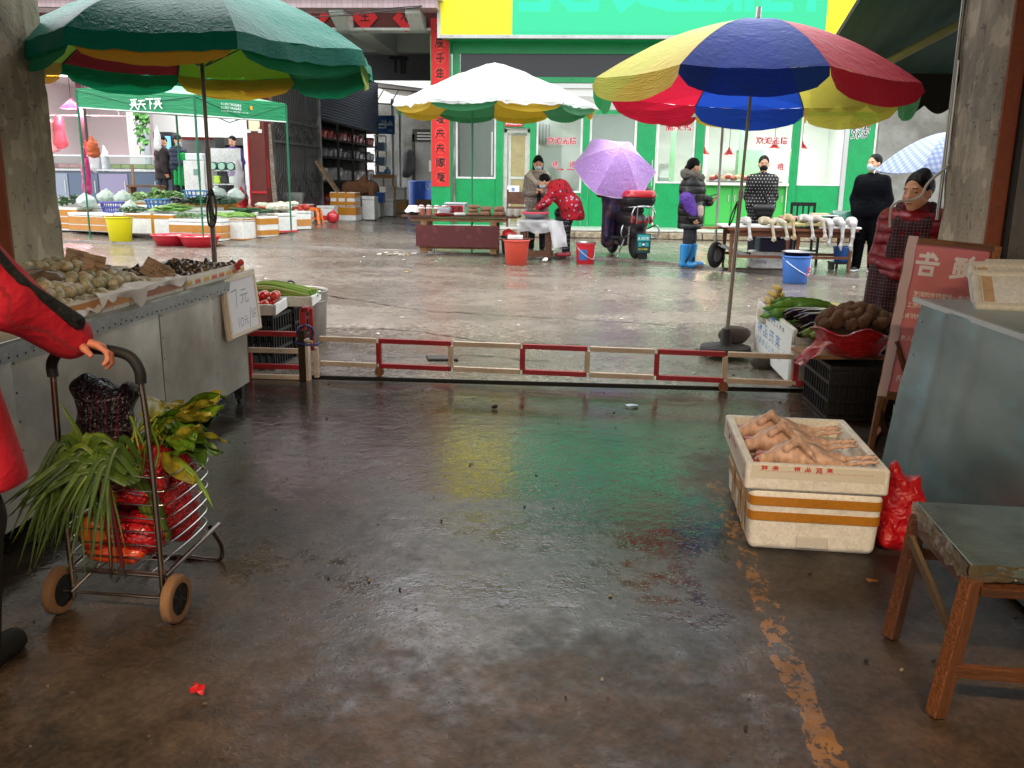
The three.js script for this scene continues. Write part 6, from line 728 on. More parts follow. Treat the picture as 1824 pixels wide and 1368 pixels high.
  const bw = thing('steel_basin', 'steel basin with a pink rim holding dark snails', 'basin', [-0.62, G0 + 0.64, -15.05]); part(bw, 'bowl', lathe([[0, 0], [0.14, 0], [0.2, 0.09], [0.19, 0.09], [0.13, 0.01], [0, 0.01]], 26), steel); part(bw, 'rim', mv(new THREE.TorusGeometry(0.215, 0.018, 8, 30), 0, 0.095, 0, PI / 2), M('#d84a62', 0.4)); const sn = part(bw, 'contents', jitter(ball(0.17, 0, 0.075, 0, 1, 0.35, 1, 16), 0.02, 24), M('#4a4238', 0.5)); sn.userData.label = 'heap of dark snails';
  bucket('plastic_bucket', 'coral red bucket with a foam block on its rim', [-0.86, groundY(-0.86, -14.0), -14.0], 0.2, 0.38, M('#d8503c', 0.35, { trans: 0.2 }), { taper: 0.82, extra: (b) => { part(b, 'foam_block', box(0.24, 0.07, 0.12, -0.02, 0.395, 0, 0.02), foam); part(b, 'stick', bar([-0.3, 0.4, 0.05], [0.26, 0.4, -0.1], 0.012), oldWood); part(b, 'water_line', lathe([[0.172, 0.2], [0.178, 0.21]], 28), M('#e0705c', 0.4)); } });
  bucket('steel_lined_bucket', 'red bucket with a blue label and steel insert beside the scooter', [0.24, groundY(0.24, -14.4), -14.4], 0.155, 0.32, M('#c8202c', 0.3), { taper: 0.92, handle: true, extra: (b) => { part(b, 'insert', lathe([[0.1, 0.28], [0.165, 0.345], [0.175, 0.345], [0.165, 0.335]], 26), steel); part(b, 'label', new THREE.CylinderGeometry(0.158, 0.15, 0.17, 14, 1, true, -0.75, 0.9).translate(0, 0.15, 0), M('#2a5f9c', 0.5)); } });
  const tb = bucket('teal_bin', 'dark teal bin with a red bag between the tables', [-1.08, G0, -15.6], 0.16, 0.3, M('#1d3f46', 0.5)); part(tb, 'red_bag', jitter(ball(0.15, 0, 0.32, 0, 1, 0.7, 1), 0.03, 12), M('#cf2a24', 0.35, { coat: 0.4 }));
  const ch = thing('wooden_chair', 'brown wooden chair back in the shop doorway behind the table', 'chair', [-1.28, 0.33, -20.9]); part(ch, 'backrest', [box(0.5, 0.28, 0.03, 0, 0.52, -0.2), box(0.04, 0.85, 0.04, -0.24, 0, -0.2), box(0.04, 0.85, 0.04, 0.24, 0, -0.2)], oldWood); part(ch, 'seat', box(0.48, 0.04, 0.44, 0, 0.42, 0), oldWood); for (const s of [-1, 1]) part(ch, 'leg', box(0.04, 0.42, 0.04, s * 0.22, 0, 0.2), oldWood);
  stuff('ground_litter', 'torn scraps and cabbage bits on the wet ground by the trestle table', 'litter', jitter(new THREE.PlaneGeometry(0.09, 0.05, 3, 3).rotateX(-PI / 2), 0.012, 30), M('#d8d4c8', 0.8), 60, (d, i) => { const x = i < 25 ? rr(-3.4, -2.6) : rr(-5, 4), z = i < 25 ? rr(-15.9, -15.2) : rr(-15.6, -12.5); d.position.set(x, groundY(x, z) + 0.008, z); d.rotation.set(0, rr(0, 6), 0); d.scale.setScalar(rr(0.4, 1.6) * (i < 25 ? 1.2 : 0.7)); }, (c) => c.set(['#ddd8c8', '#c9a878', '#e4e4e0', '#8a8474'][Math.floor(rnd() * 4)]));
  solo('paper_scrap', 'white crumpled paper on the road by the side table leg', 'paper', jitter(ball(0.05, 0, 0.03, 0, 1, 0.6, 1, 9), 0.025, 20), M('#e6e6e2', 0.8), [-0.42, groundY(-0.42, -14.5), -14.5]);
}
// ---------------------------------------------------------------- people in the street
const dotTex = (bg, cols, n, r, sz = 256) => canvasTex(sz, sz, (x) => { x.fillStyle = bg; x.fillRect(0, 0, sz, sz); for (let i = 0; i < n; i++) { x.fillStyle = cols[i % cols.length]; x.beginPath(); x.arc(rnd() * sz, rnd() * sz, r * (0.6 + rnd() * 0.8), 0, 7); x.fill(); } });
const patt = (t, s, o = {}) => { const m = new S({ map: again(t, s), roughness: 0.85, side: THREE.DoubleSide, bumpMap: again(CREASE, 2), bumpScale: 0.012, ...o }); return m; };
const tweed = patt(dataTex(128, (u, v) => { const a = 0.55 + 0.18 * n2(u * 40, v * 40, 40) - 0.12 * ((u * 6 % 1 < 0.12) || (v * 6 % 1 < 0.12) ? 1 : 0); return [a, a * 0.92, a * 0.86]; }), 3.2);
{
  const A = human({ label: 'woman in a beige tweed coat with cream collar and blue mask', H: 1.68, pos: [-0.62, G0, -16.1], turn: 0.1, hair: 'long', mask: maskB, headPitch: 0.42, pose: { rE: [-0.21, 1.05, 0.03], rW: [-0.06, 1.05, 0.24], lE: [0.21, 1.05, 0.03], lW: [0.08, 1.06, 0.24] }, lDir: [-0.5, 0.4, 0.4], rDir: [0.5, 0.4, 0.4], clothes: [{ name: 'coat', what: 'top', pad: 0.035, m: tweed, hem: 0.38, extra: (J) => [{ a: [0.07, 0.8, 0], b: [0.12, 0.3, 0], r: 0.13, s: 0.15 }, { a: [-0.07, 0.8, 0], b: [-0.12, 0.3, 0], r: 0.13, s: 0.15 }], wrinkle: 0.005 }, { name: 'front_panel', what: 'custom', pad: 0, m: denimB, extra: [{ a: [0.01, 1.2, 0.145], b: [0.01, 0.45, 0.2], r: 0.035, s: 0.05 }] }, { name: 'trousers', what: 'legs', pad: 0.014, m: denimB }, shoes(blackPlastic)] });
  part(A.root, 'collar', blob([{ a: [-0.16, 1.36, 0.06], b: [-0.03, 1.22, 0.17], r: 0.055, s: 0.04 }, { a: [0.16, 1.36, 0.06], b: [0.03, 1.22, 0.17], r: 0.055, s: 0.04 }, { a: [-0.12, 1.4, -0.05], b: [0.12, 1.4, -0.05], r: 0.05 }, { a: [-0.12, 1.4, -0.05], b: [-0.16, 1.36, 0.06], r: 0.045 }, { a: [0.12, 1.4, -0.05], b: [0.16, 1.36, 0.06], r: 0.045 }], 0.015), M('#d9d0bd', 0.95, { bump: BUMPY, bs: 12, bsc: 0.02 }));
  for (const [q, c] of [['lW', 1], ['rW', -1]]) part(A.root, 'cuff', mv(new THREE.TorusGeometry(0.045, 0.018, 8, 16), A.J[q][0] + c * 0.012, A.J[q][1] - 0.004, A.J[q][2] - 0.03, 0, c * 0.6, 0), M('#d9d0bd', 0.95));
}
{ // woman in the red patterned jacket bends over the basin, facing left
  const rt = canvasTex(512, 512, (x) => { x.fillStyle = '#b51226'; x.fillRect(0, 0, 512, 512); for (let i = 0; i < 90; i++) { x.fillStyle = '#2a0a10'; x.beginPath(); x.ellipse(rnd() * 512, rnd() * 512, 9, 12, rnd() * 3, 0, 7); x.fill(); } for (let i = 0; i < 26; i++) { const a = rnd() * 500, b = rnd() * 500; x.fillStyle = '#c9c4dd'; x.fillRect(a, b, 20, 20); x.fillStyle = '#6a6f9c'; x.fillRect(a + 6, b + 6, 8, 8); } });
  const lt = canvasTex(128, 256, (x) => { x.fillStyle = '#17141a'; x.fillRect(0, 0, 128, 256); x.strokeStyle = '#8a7f84'; x.lineWidth = 4; for (let j = 0; j < 6; j++) { x.beginPath(); for (let i = 0; i <= 16; i++) x.lineTo(i * 8, j * 42 + (j % 2 ? (i % 2) * 14 : 10)); x.stroke(); } });
  human({ label: 'woman in a red patterned jacket bending over the steel basin', H: 1.56, pos: [-0.12, G0, -15.28], turn: -PI / 2, hair: 'short', mask: maskB, headPitch: 0.5, fat: 1.18, curl: 0.9,
    pose: { pelvis: [0, 0.86, -0.1], chest: [0, 1.1, 0.1], neck: [0, 1.2, 0.25], head: [0, 1.25, 0.36], lS: [0.15, 1.15, 0.2], rS: [-0.15, 1.15, 0.2], lE: [0.19, 0.93, 0.3], rE: [-0.19, 0.93, 0.3], lW: [0.1, 0.82, 0.44], rW: [-0.08, 0.8, 0.46], lH: [0.08, 0.82, -0.09], rH: [-0.08, 0.82, -0.09], lK: [0.09, 0.45, -0.02], rK: [-0.09, 0.45, -0.04], lA: [0.09, 0.07, -0.02], rA: [-0.09, 0.07, -0.06] },
    clothes: [{ name: 'jacket', what: 'top', pad: 0.045, m: patt(rt, 1.6), extra: [{ a: [0, 0.86, -0.1], b: [0, 0.7, -0.14], r: 0.19, s: 0.21 }], hem: 0.62, wrinkle: 0.008 }, { name: 'leggings', what: 'legs', pad: 0.012, m: patt(lt, 2.2) }, { ...shoes(M('#b8404a', 0.6)), label: 'coral red slipper' }, { name: 'shoulder_bag', what: 'custom', pad: 0, m: M('#14161c', 0.4), cell: 0.015, extra: [{ a: [-0.24, 0.72, 0.1], b: [-0.24, 0.72, -0.1], r: 0.085, s: 0.085 }, { a: [-0.24, 0.6, 0.08], b: [-0.24, 0.6, -0.06], r: 0.09 }, { a: [-0.24, 0.78, -0.1], b: [-0.21, 1.2, 0.02], r: 0.016 }, { a: [-0.24, 0.78, 0.1], b: [-0.21, 1.2, 0.06], r: 0.016 }] }] });
}
{ // woman in a black down coat, purple sleeve cover and blue rubber boots, side on
  const A = human({ label: 'woman in a black down coat and blue rubber boots holding a phone', H: 1.66, pos: [1.86, groundY(1.86, -14.1), -14.1], turn: PI / 2 - 0.15, hair: 'low', headPitch: 0.08, headYaw: 0.35, fat: 1.05,
    pose: { rE: [-0.24, 1.03, -0.07], rW: [-0.22, 0.8, 0.04], lE: [0.22, 1.08, 0.06], lW: [0.12, 1.02, 0.27], lA: [0.1, 0.075, 0.05], rA: [-0.1, 0.075, -0.06], lK: [0.085, 0.46, 0.03], rK: [-0.085, 0.46, -0.02] }, lDir: [-0.1, 0.35, 0.8], lPalm: [-0.3, 0.8, 0], curl: 0.9,
    clothes: [{ name: 'down_coat', what: 'top', pad: 0.06, m: M('#08090c', 0.4, { bump: QUILT, bs: 1.1, bsc: 0.025 }), hem: 0.6, extra: [{ a: [0, 0.88, 0], b: [0, 0.6, 0], r: 0.2, s: 0.2 }] }, { name: 'trousers', what: 'legs', pad: 0.02, m: denimB }, { name: 'rubber_boot', pair: true, what: 'custom', pad: 0, cell: 0.014, m: M('#1f7fbe', 0.3, { coat: 0.3 }), extra: (J, H, Q) => Q.flatMap((q) => [{ a: [J[q + 'A'][0], 0.05, J[q + 'A'][2] - 0.03], b: [J[q + 'A'][0], 0.042, J[q + 'A'][2] + 0.15], r: 0.05, s: 0.046 }, { a: [J[q + 'A'][0], 0.08, J[q + 'A'][2] - 0.01], b: [J[q + 'A'][0] * 0.97, 0.37, J[q + 'A'][2] * 0.8], r: 0.06, s: 0.09 }]).concat([{ cut: [0, -1, 0, 0] }, { cut: [0, 1, 0, 0.37] }]) },
      { name: 'purple_sleeve', what: 'custom', pad: 0, cell: 0.014, m: M('#5a2fa0', 0.4, { bump: CREASE, bs: 4, bsc: 0.02 }), extra: [{ a: [-0.245, 1.06, -0.07], b: [-0.225, 0.84, 0.03], r: 0.118, s: 0.085 }] }, { name: 'belt_bag', what: 'custom', pad: 0, cell: 0.012, m: M('#b9a69a', 0.6), extra: [{ a: [-0.2, 0.92, 0.14], b: [-0.2, 0.84, 0.14], r: 0.055 }, { a: [-0.18, 0.92, 0.08], b: [-0.18, 0.84, 0.08], r: 0.045 }] }] });
  part(A.root, 'fur_collar', jitter(blob([{ a: [-0.12, 1.42, 0.0], b: [-0.06, 1.38, 0.12], r: 0.06 }, { a: [0.12, 1.42, 0.0], b: [0.06, 1.38, 0.12], r: 0.06 }, { a: [-0.12, 1.42, 0], b: [-0.09, 1.44, -0.12], r: 0.065 }, { a: [0.12, 1.42, 0], b: [0.09, 1.44, -0.12], r: 0.065 }, { a: [-0.09, 1.44, -0.12], b: [0.09, 1.44, -0.12], r: 0.07 }], 0.014), 0.014, 34), M('#8b867d', 1, { bump: BUMPY, bs: 16, bsc: 0.03 }));
  const ph = thing('phone', 'dark phone held in the hand of the woman in blue boots', 'phone', [2.2, 1.2, -14.2], -0.3); part(ph, 'case', box(0.15, 0.012, 0.075, 0, 0, 0, 0.004), M('#22252a', 0.3)); part(ph, 'screen', box(0.135, 0.002, 0.066, 0, 0.0125, 0), M('#5d6874', 0.1)); ph.rotation.z = 0.3;
}
{ // woman in a dotted black dress behind the poultry table
  const A = human({ label: 'woman in a black dress with white dots and black mask behind the poultry', H: 1.7, pos: [3.15, G0, -15.2], turn: -0.1, hair: 'short', mask: maskK, headPitch: 0.08, fat: 1.02, pose: { rE: [-0.2, 1.06, -0.06], rW: [-0.12, 0.86, 0.0], lE: [0.2, 1.06, -0.06], lW: [0.12, 0.86, 0.0] }, clothes: [{ name: 'dotted_dress', what: 'top', pad: 0.045, m: patt(canvasTex(256, 256, (x) => { x.fillStyle = '#121214'; x.fillRect(0, 0, 256, 256); x.fillStyle = '#d8d4cc'; for (let j = 0; j < 6; j++) for (let i = 0; i < 6; i++) { x.beginPath(); x.arc(i * 42 + (j % 2) * 21 + 10, j * 42 + 14, 6, 0, 7); x.fill(); } }), 3.2), hem: 0.45, extra: [{ a: [0, 0.9, 0], b: [0, 0.4, 0], r: 0.2, s: 0.22 }] }, { name: 'trousers', what: 'legs', pad: 0.02, m: denimB }, shoes(blackPlastic)] });
  part(A.root, 'waist_bag', blob([{ a: [-0.08, 0.86, 0.22], b: [0.14, 0.86, 0.22], r: 0.075 }, { a: [-0.06, 0.78, 0.22], b: [0.12, 0.78, 0.22], r: 0.07 }, { a: [0.12, 0.9, 0.2], b: [-0.1, 1.38, 0.12], r: 0.015 }], 0.014), M('#0f0f10', 0.5));
}
human({ label: 'man in a navy zip jacket with a blue mask below his nose, hands in pockets', H: 1.7, pos: [4.42, groundY(4.42, -13.6), -13.6], turn: -0.55, hair: 'short', mask: maskB, headYaw: -0.45, pose: { rE: [-0.225, 1.07, -0.04], rW: [-0.175, 0.87, 0.07], lE: [0.225, 1.07, -0.04], lW: [0.175, 0.87, 0.07], lA: [0.11, 0.075, 0], rA: [-0.11, 0.075, 0.03] }, hidden: 'lr', clothes: [{ name: 'jacket', what: 'top', pad: 0.045, m: fabric('#07080d', { spec: 0.15 }), hem: 0.8, wrinkle: 0.006 }, { name: 'trousers', what: 'legs', pad: 0.026, m: fabric('#06070a', { spec: 0.15 }), top: 0.95 }, { ...shoes(M('#1b1b1d', 0.6), 0.012, 0.11), label: 'black shoe' }, { name: 'shoe_sole', pair: true, what: 'custom', pad: 0, cell: 0.012, m: M('#d9d9d6', 0.6), extra: (J, H, Q) => Q.flatMap((q) => [{ a: [J[q + 'A'][0], 0.02, J[q + 'A'][2] - 0.03], b: [J[q + 'A'][0] * 1.12, 0.02, J[q + 'A'][2] + 0.16], r: 0.05, s: 0.045 }]).concat([{ cut: [0, 1, 0, 0.032] }, { cut: [0, -1, 0, 0] }]) }] });
human({ label: 'shop worker in dark clothes seen through the duck pane', H: 1.6, pos: [1.75, 0.36, -24.2], turn: 1.2, hair: 'short', clothes: [{ name: 'jacket', what: 'top', pad: 0.03, m: fabric('#1c1e22'), hem: 0.8 }, { name: 'trousers', what: 'legs', pad: 0.014, m: denimB }, shoes(blackPlastic)] });

// ---------------------------------------------------------------- poultry tables
{
  const tw = M('#7a4a2e', 0.6, { map: WOOD, ms: 1 });
  const tbl = (x, w, label) => { const L = thing('poultry_table', label, 'table', [x, G0, -13.45]); part(L, 'top', box(w, 0.035, 0.75, 0, 0.6, 0), tw); for (const [a, b] of [[-1, 1], [1, 1], [-1, -1], [1, -1]]) part(L, 'leg', lathe([[0.02, 0], [0.018, 0.1], [0.028, 0.14], [0.02, 0.17], [0.03, 0.3], [0.022, 0.34], [0.032, 0.45], [0.032, 0.6]], 10).translate(a * (w / 2 - 0.07), 0, b * 0.3), tw); part(L, 'apron', [box(w - 0.1, 0.09, 0.025, 0, 0.51, 0.31), box(w - 0.1, 0.09, 0.025, 0, 0.51, -0.31)], tw); part(L, 'low_rail', [box(w - 0.14, 0.04, 0.03, 0, 0.2, 0.3), box(w - 0.14, 0.04, 0.03, 0, 0.2, -0.3)], tw); return L; };
  tbl(2.75, 0.95, 'turned leg wooden table on the left under the plucked poultry'); tbl(3.68, 0.9, 'turned leg wooden table on the right under the plucked poultry');
  solo('foam_sheet', 'white foam sheet under the poultry on the left table', 'sheet', box(1.0, 0.035, 0.6, 0, 0, 0, 0.01), foam, [2.7, G0 + 0.636, -13.4]); solo('foam_sheet', 'yellow taped white foam sheet in the middle of the poultry tables', 'sheet', [box(0.75, 0.04, 0.55, 0, 0, 0, 0.01)], M('#d6c88a', 0.6, { map: GRIME, ms: 2 }), [3.35, G0 + 0.672, -13.42]); solo('foam_sheet', 'thin white foam sheet at the right end of the poultry tables', 'sheet', box(0.6, 0.03, 0.6, 0, 0, 0, 0.01), foam, [3.88, G0 + 0.637, -13.42]);
  solo('wood_board', 'bare plank sticking out left of the poultry table', 'plank', box(0.6, 0.03, 0.22, 0, 0, 0), paleWood, [2.25, G0 + 0.6, -13.5], 0.5);
  const duck = blob([{ c: [0, 0.075, -0.1], e: [0.085, 0.075, 0.16] }, { a: [0, 0.09, 0.02], b: [0.02, 0.06, 0.14], r: 0.055, s: 0.035 }, { a: [0.02, 0.06, 0.14], b: [0.04, -0.12, 0.2], r: 0.034, s: 0.02 }, { a: [0.04, -0.12, 0.2], b: [0.05, -0.2, 0.21], r: 0.018, s: 0.03 }, { a: [0.05, -0.2, 0.21], b: [0.085, -0.24, 0.22], r: 0.012 }, { a: [0.05, -0.2, 0.21], b: [0.045, -0.26, 0.22], r: 0.012 }, { a: [0.05, -0.2, 0.21], b: [0.01, -0.24, 0.22], r: 0.012 }, { a: [-0.06, 0.1, -0.08], b: [-0.1, 0.05, 0.03], r: 0.03, s: 0.02 }], 0.014, 0.03);
  const goose = blob([{ c: [0, 0.08, -0.1], e: [0.09, 0.08, 0.17] }, { a: [0, 0.1, 0.02], b: [0, 0.05, 0.16], r: 0.06, s: 0.045 }, { a: [0, 0.05, 0.16], b: [0, -0.16, 0.2], r: 0.045, s: 0.024 }, { a: [0, -0.16, 0.2], b: [-0.02, -0.3, 0.2], r: 0.022, s: 0.022 }, { a: [-0.02, -0.3, 0.2], b: [-0.01, -0.37, 0.21], r: 0.03, s: 0.014 }], 0.014, 0.03);
  [[2.55, 0, '#dcd8d0', 'pale plucked duck with a pink foot hanging at the left end'], [2.84, 0, '#d8c8a8', 'creamy plucked duck second along the poultry table'], [3.02, 0, '#d4cbb0', 'cream plucked duck beside the yellow taped sheet'], [3.16, 0, '#d2b888', 'yellowish plucked duck on the yellow taped sheet'], [3.4, 0, '#d6d2cc', 'flat pale duck in the middle of the yellow taped sheet'], [3.56, 0, '#d8c6b8', 'pale pink duck at the end of the yellow taped sheet'], [3.72, 1, '#d6d4d0', 'white goose with a long hanging neck beside the taped sheet'], [3.88, 1, '#d9d7d2', 'white goose hanging its neck beside the right table leg'], [4.06, 1, '#dad8d3', 'white goose at the right end of the poultry table']].forEach(([x, k, c, l], i) => { const o = solo('plucked_poultry', l, 'poultry', k ? goose : duck, M('#' + new THREE.Color(c).multiplyScalar(0.62).getHexString(), 0.5, { bump: BUMPY, bs: 6, bsc: 0.006 }), [x, G0 + (x > 3.05 && x < 3.7 ? 0.71 : 0.67), -13.2], rr(-0.25, 0.25)); void i; o.scale.set(rr(0.85, 1), rr(0.75, 0.9), rr(0.85, 1)); });
  solo('pink_tray', 'pink plastic tray behind the plucked ducks', 'tray', box(0.42, 0.03, 0.3, 0, 0, 0, 0.012), M('#c47a82', 0.5), [3.36, G0 + 0.76, -13.72]);
  const sc = thing('weighing_scale', 'platform scale with a steel tray behind the poultry', 'scale', [3.74, G0 + 0.64, -13.7]); part(sc, 'base', box(0.34, 0.09, 0.26, 0, 0, 0, 0.02), M('#3b3e42', 0.5)); part(sc, 'tray', box(0.44, 0.02, 0.32, 0, 0.16, 0, 0.008), steel); part(sc, 'tray_post', [cyl(0.02, 0.02, 0.08, -0.12, 0.085, 0), cyl(0.02, 0.02, 0.08, 0.12, 0.085, 0)], blackPlastic); part(sc, 'board', box(0.24, 0.02, 0.2, -0.02, 0.182, 0), M('#c8b98c', 0.7));
  solo('green_cloth', 'crumpled dark green plastic at the right end of the table', 'plastic', jitter(ball(0.22, 0, 0.1, 0, 1, 0.7, 0.8, 14), 0.06, 9), M('#1f5a48', 0.4, { coat: 0.4 }), [4.08, G0 + 0.64, -13.85]);
  const ch = thing('black_chair', 'black slat back chair behind the poultry table', 'chair', [3.72, G0, -14.5]); for (const [x, z, h] of [[-0.18, -0.18, 0.98], [0.18, -0.18, 0.98], [-0.18, 0.18, 0.45], [0.18, 0.18, 0.45]]) part(ch, 'leg', box(0.035, h, 0.035, x, 0, z), blackPlastic); part(ch, 'seat', box(0.42, 0.04, 0.42, 0, 0.45, 0, 0.01), blackPlastic); part(ch, 'top_rail', box(0.4, 0.06, 0.03, 0, 0.92, -0.18), blackPlastic); for (let i = 0; i < 3; i++) part(ch, 'slat', box(0.025, 0.46, 0.02, -0.09 + i * 0.09, 0.48, -0.18), blackPlastic); part(ch, 'stretcher', box(0.36, 0.03, 0.02, 0, 0.22, 0.18), blackPlastic);
  const tray = thing('steel_tray', 'large grey tray leaning under the left poultry table', 'tray', [2.55, G0 + 0.22, -13.5]); const tt = part(tray, 'plate', [box(0.7, 0.03, 0.5, 0, 0, 0, 0.012), box(0.72, 0.05, 0.02, 0, 0, 0.25), box(0.72, 0.05, 0.02, 0, 0, -0.25)], M('#9aa0a2', 0.35, { metal: 0.5 })); tt.rotation.z = -0.35;
  const mc = thing('white_machine', 'boxy white machine under the poultry table', 'machine', [3.05, G0, -13.8]); part(mc, 'body', box(0.6, 0.26, 0.4, 0, 0, 0, 0.03), whiteP); part(mc, 'upper', box(0.5, 0.2, 0.36, 0.05, 0.26, 0, 0.02), M('#2a3050', 0.5)); part(mc, 'knob', mv(new THREE.CylinderGeometry(0.02, 0.02, 0.02, 12), 0.1, 0.18, 0.21, PI / 2), blackPlastic);
  const cw = thing('cart_wheel', 'dark rubber cart wheel at the left end of the poultry table', 'wheel', [2.2, G0 + 0.2, -13.6]); part(cw, 'tyre', mv(new THREE.TorusGeometry(0.15, 0.05, 10, 24), 0, 0, 0, 0, 0.9, 0), M('#1b1a19', 0.8)); part(cw, 'hub', mv(new THREE.CylinderGeometry(0.12, 0.12, 0.03, 18), 0, 0, 0, PI / 2, 0, 0.9), M('#3b3936', 0.6)); 
  bucket('plastic_bucket', 'light blue bucket with a steel bowl on top and a pink bow', [3.1, groundY(3.1, -12.35), -12.35], 0.19, 0.36, M('#3f74c4', 0.4), { taper: 0.84, handle: true, hm: M('#e2e6ee', 0.5), extra: (b) => { part(b, 'steel_bowl', lathe([[0, 0.36], [0.15, 0.37], [0.19, 0.42], [0.215, 0.425], [0.19, 0.43], [0.15, 0.385], [0, 0.38]], 28), steel); part(b, 'bow', [mv(new THREE.TorusGeometry(0.02, 0.007, 5, 10), 0.14, 0.2, 0.13), bar([0.14, 0.2, 0.13], [0.11, 0.1, 0.16], 0.006), bar([0.14, 0.2, 0.13], [0.17, 0.12, 0.13], 0.006)], M('#c43a6c', 0.6)); } });
  bucket('plastic_bucket', 'small blue bucket in the shade at the right of the poultry table', [4.12, G0 + 0.12, -13.75], 0.13, 0.22, M('#2f66b4', 0.4)); solo('low_stool', 'low dark stool under the small blue bucket', 'stool', [box(0.34, 0.03, 0.26, 0, 0.09, 0), box(0.03, 0.1, 0.24, -0.14, 0, 0), box(0.03, 0.1, 0.24, 0.14, 0, 0)], blackPlastic, [4.12, G0, -13.75]);
}
// ---------------------------------------------------------------- scooter with a quilted wind apron, and the lilac umbrella over it
{
  const L = thing('scooter', 'dark scooter with a red top box and purple quilted wind apron', 'scooter', [1.1, G0, -14.95], 0.3), dark = M('#24262a', 0.4), chrome = M('#b9bbbd', 0.22, { metal: 1 }), tyreM = M('#161616', 0.85, { bump: BUMPY, bs: 6, bsc: 0.01 });
  const wheel = (z) => { const w = part(L, 'wheel', mv(new THREE.TorusGeometry(0.19, 0.055, 10, 30), 0, 0.245, z, 0, PI / 2), tyreM); part(w, 'rim', mv(new THREE.CylinderGeometry(0.15, 0.15, 0.06, 20), 0, 0.245, z, 0, 0, PI / 2), M('#4a4b4e', 0.4, { metal: 0.6 })); };
  wheel(-0.05); wheel(-1.2);
  part(L, 'rear_body', blob([{ a: [0, 0.62, 0.1], b: [0, 0.66, -0.55], r: 0.14, s: 0.17 }, { a: [0, 0.5, 0.02], b: [0, 0.45, -0.6], r: 0.13, s: 0.14 }, { a: [0, 0.3, -0.62], b: [0, 0.3, -0.9], r: 0.13 }, { a: [0, 0.35, -0.95], b: [0, 0.95, -1.05], r: 0.13, s: 0.11 }], 0.02), M('#2c2a2c', 0.35, { coat: 0.3 })); part(L, 'seat', blob([{ a: [0, 0.8, 0.0], b: [0, 0.78, -0.5], r: 0.1, s: 0.12 }, { cut: [0, -1, 0, -0.76] }], 0.018), M('#141415', 0.6));
  part(L, 'mudguard', surf((u, v) => { const a = lerp(0.2, 2.0, v); return [(u - 0.5) * 0.17, 0.25 + Math.sin(a) * 0.29 - (1 - v) * 0.0, -0.05 + Math.cos(a) * 0.31]; }, 6, 14), dark); part(L, 'tail_lamp', [box(0.16, 0.05, 0.03, 0, 0.6, 0.22, 0.01)], M('#a81c20', 0.25)); for (const s of [-1, 1]) { part(L, 'indicator', ball(0.06, s * 0.15, 0.66, 0.16, 0.8, 1.2, 0.6), M('#9c2226', 0.25)); part(L, 'shock_absorber', bar([s * 0.13, 0.25, -0.05], [s * 0.14, 0.55, 0.02], 0.025), chrome); }
  part(L, 'plate', box(0.25, 0.32, 0.012, 0, 0.12, 0.3, 0.004).applyMatrix4(new THREE.Matrix4().makeTranslation(0, 0, 0)), print(canvasTex(256, 320, (x) => { x.fillStyle = '#1d2426'; x.fillRect(0, 0, 256, 320); }))); part(L, 'plate_face', decalPlane(0.24, 0.31, 0, 0.28, 0.308), print(canvasTex(256, 320, (x) => { x.fillStyle = '#0f3a3c'; x.fillRect(0, 0, 256, 320); x.fillStyle = '#2aa6a6'; x.fillRect(12, 10, 232, 110); x.fillRect(30, 140, 196, 70); x.fillStyle = '#15282a'; x.fillRect(95, 140, 66, 70); x.fillStyle = '#e6f2f0'; x.font = 'bold 64px sans-serif'; x.fillText('A 5570', 22, 96); x.beginPath(); x.arc(128, 175, 24, 0, 7); x.fill(); x.font = 'bold 44px sans-serif'; x.fillStyle = '#d9c23a'; x.fillText('EV 3 868', 34, 270); })));
  part(L, 'mud_flap', box(0.16, 0.16, 0.01, 0, 0.02, 0.29), M('#131313', 0.7)); part(L, 'rack', [tube([[-0.18, 0.62, 0.2], [-0.2, 0.76, 0.26], [-0.14, 0.86, 0.24], [0.14, 0.86, 0.24], [0.2, 0.76, 0.26], [0.18, 0.62, 0.2]], 0.013), tube([[-0.2, 0.84, -0.1], [-0.2, 0.86, 0.15], [0, 0.87, 0.27], [0.2, 0.86, 0.15], [0.2, 0.84, -0.1]], 0.013), bar([-0.1, 0.6, 0.22], [-0.1, 0.86, 0.24], 0.01), bar([0.1, 0.6, 0.22], [0.1, 0.86, 0.24], 0.01)], chrome);
  for (const s of [-1, 1]) part(L, 'crash_bar', tube([[s * 0.16, 0.5, 0.0], [s * 0.3, 0.56, 0.12], [s * 0.33, 0.42, 0.14], [s * 0.28, 0.36, 0.1], [s * 0.14, 0.4, 0.0]], 0.014), chrome); part(L, 'footrest', [box(0.14, 0.03, 0.2, -0.28, 0.34, -0.2), box(0.14, 0.03, 0.2, 0.28, 0.34, -0.2)], dark); part(L, 'side_stand', bar([-0.1, 0.3, -0.35], [-0.26, 0.01, -0.2], 0.014), chrome);
  const bx = part(L, 'top_box', blob([{ a: [-0.13, 0.98, 0.08], b: [0.13, 0.98, 0.08], r: 0.13 }, { a: [-0.13, 0.98, -0.12], b: [0.13, 0.98, -0.12], r: 0.13 }, { cut: [0, -1, 0, -0.88] }, { cut: [0, 1, 0, 1.02] }], 0.014, 0.05), M('#1a1a1c', 0.4)); part(bx, 'lid', blob([{ a: [-0.13, 1.03, 0.08], b: [0.13, 1.03, 0.08], r: 0.14 }, { a: [-0.13, 1.03, -0.12], b: [0.13, 1.03, -0.12], r: 0.14 }, { cut: [0, -1, 0, -1.02] }, { cut: [0, 1, 0, 1.13] }], 0.012, 0.05), M('#b8202a', 0.25, { coat: 0.5 }));
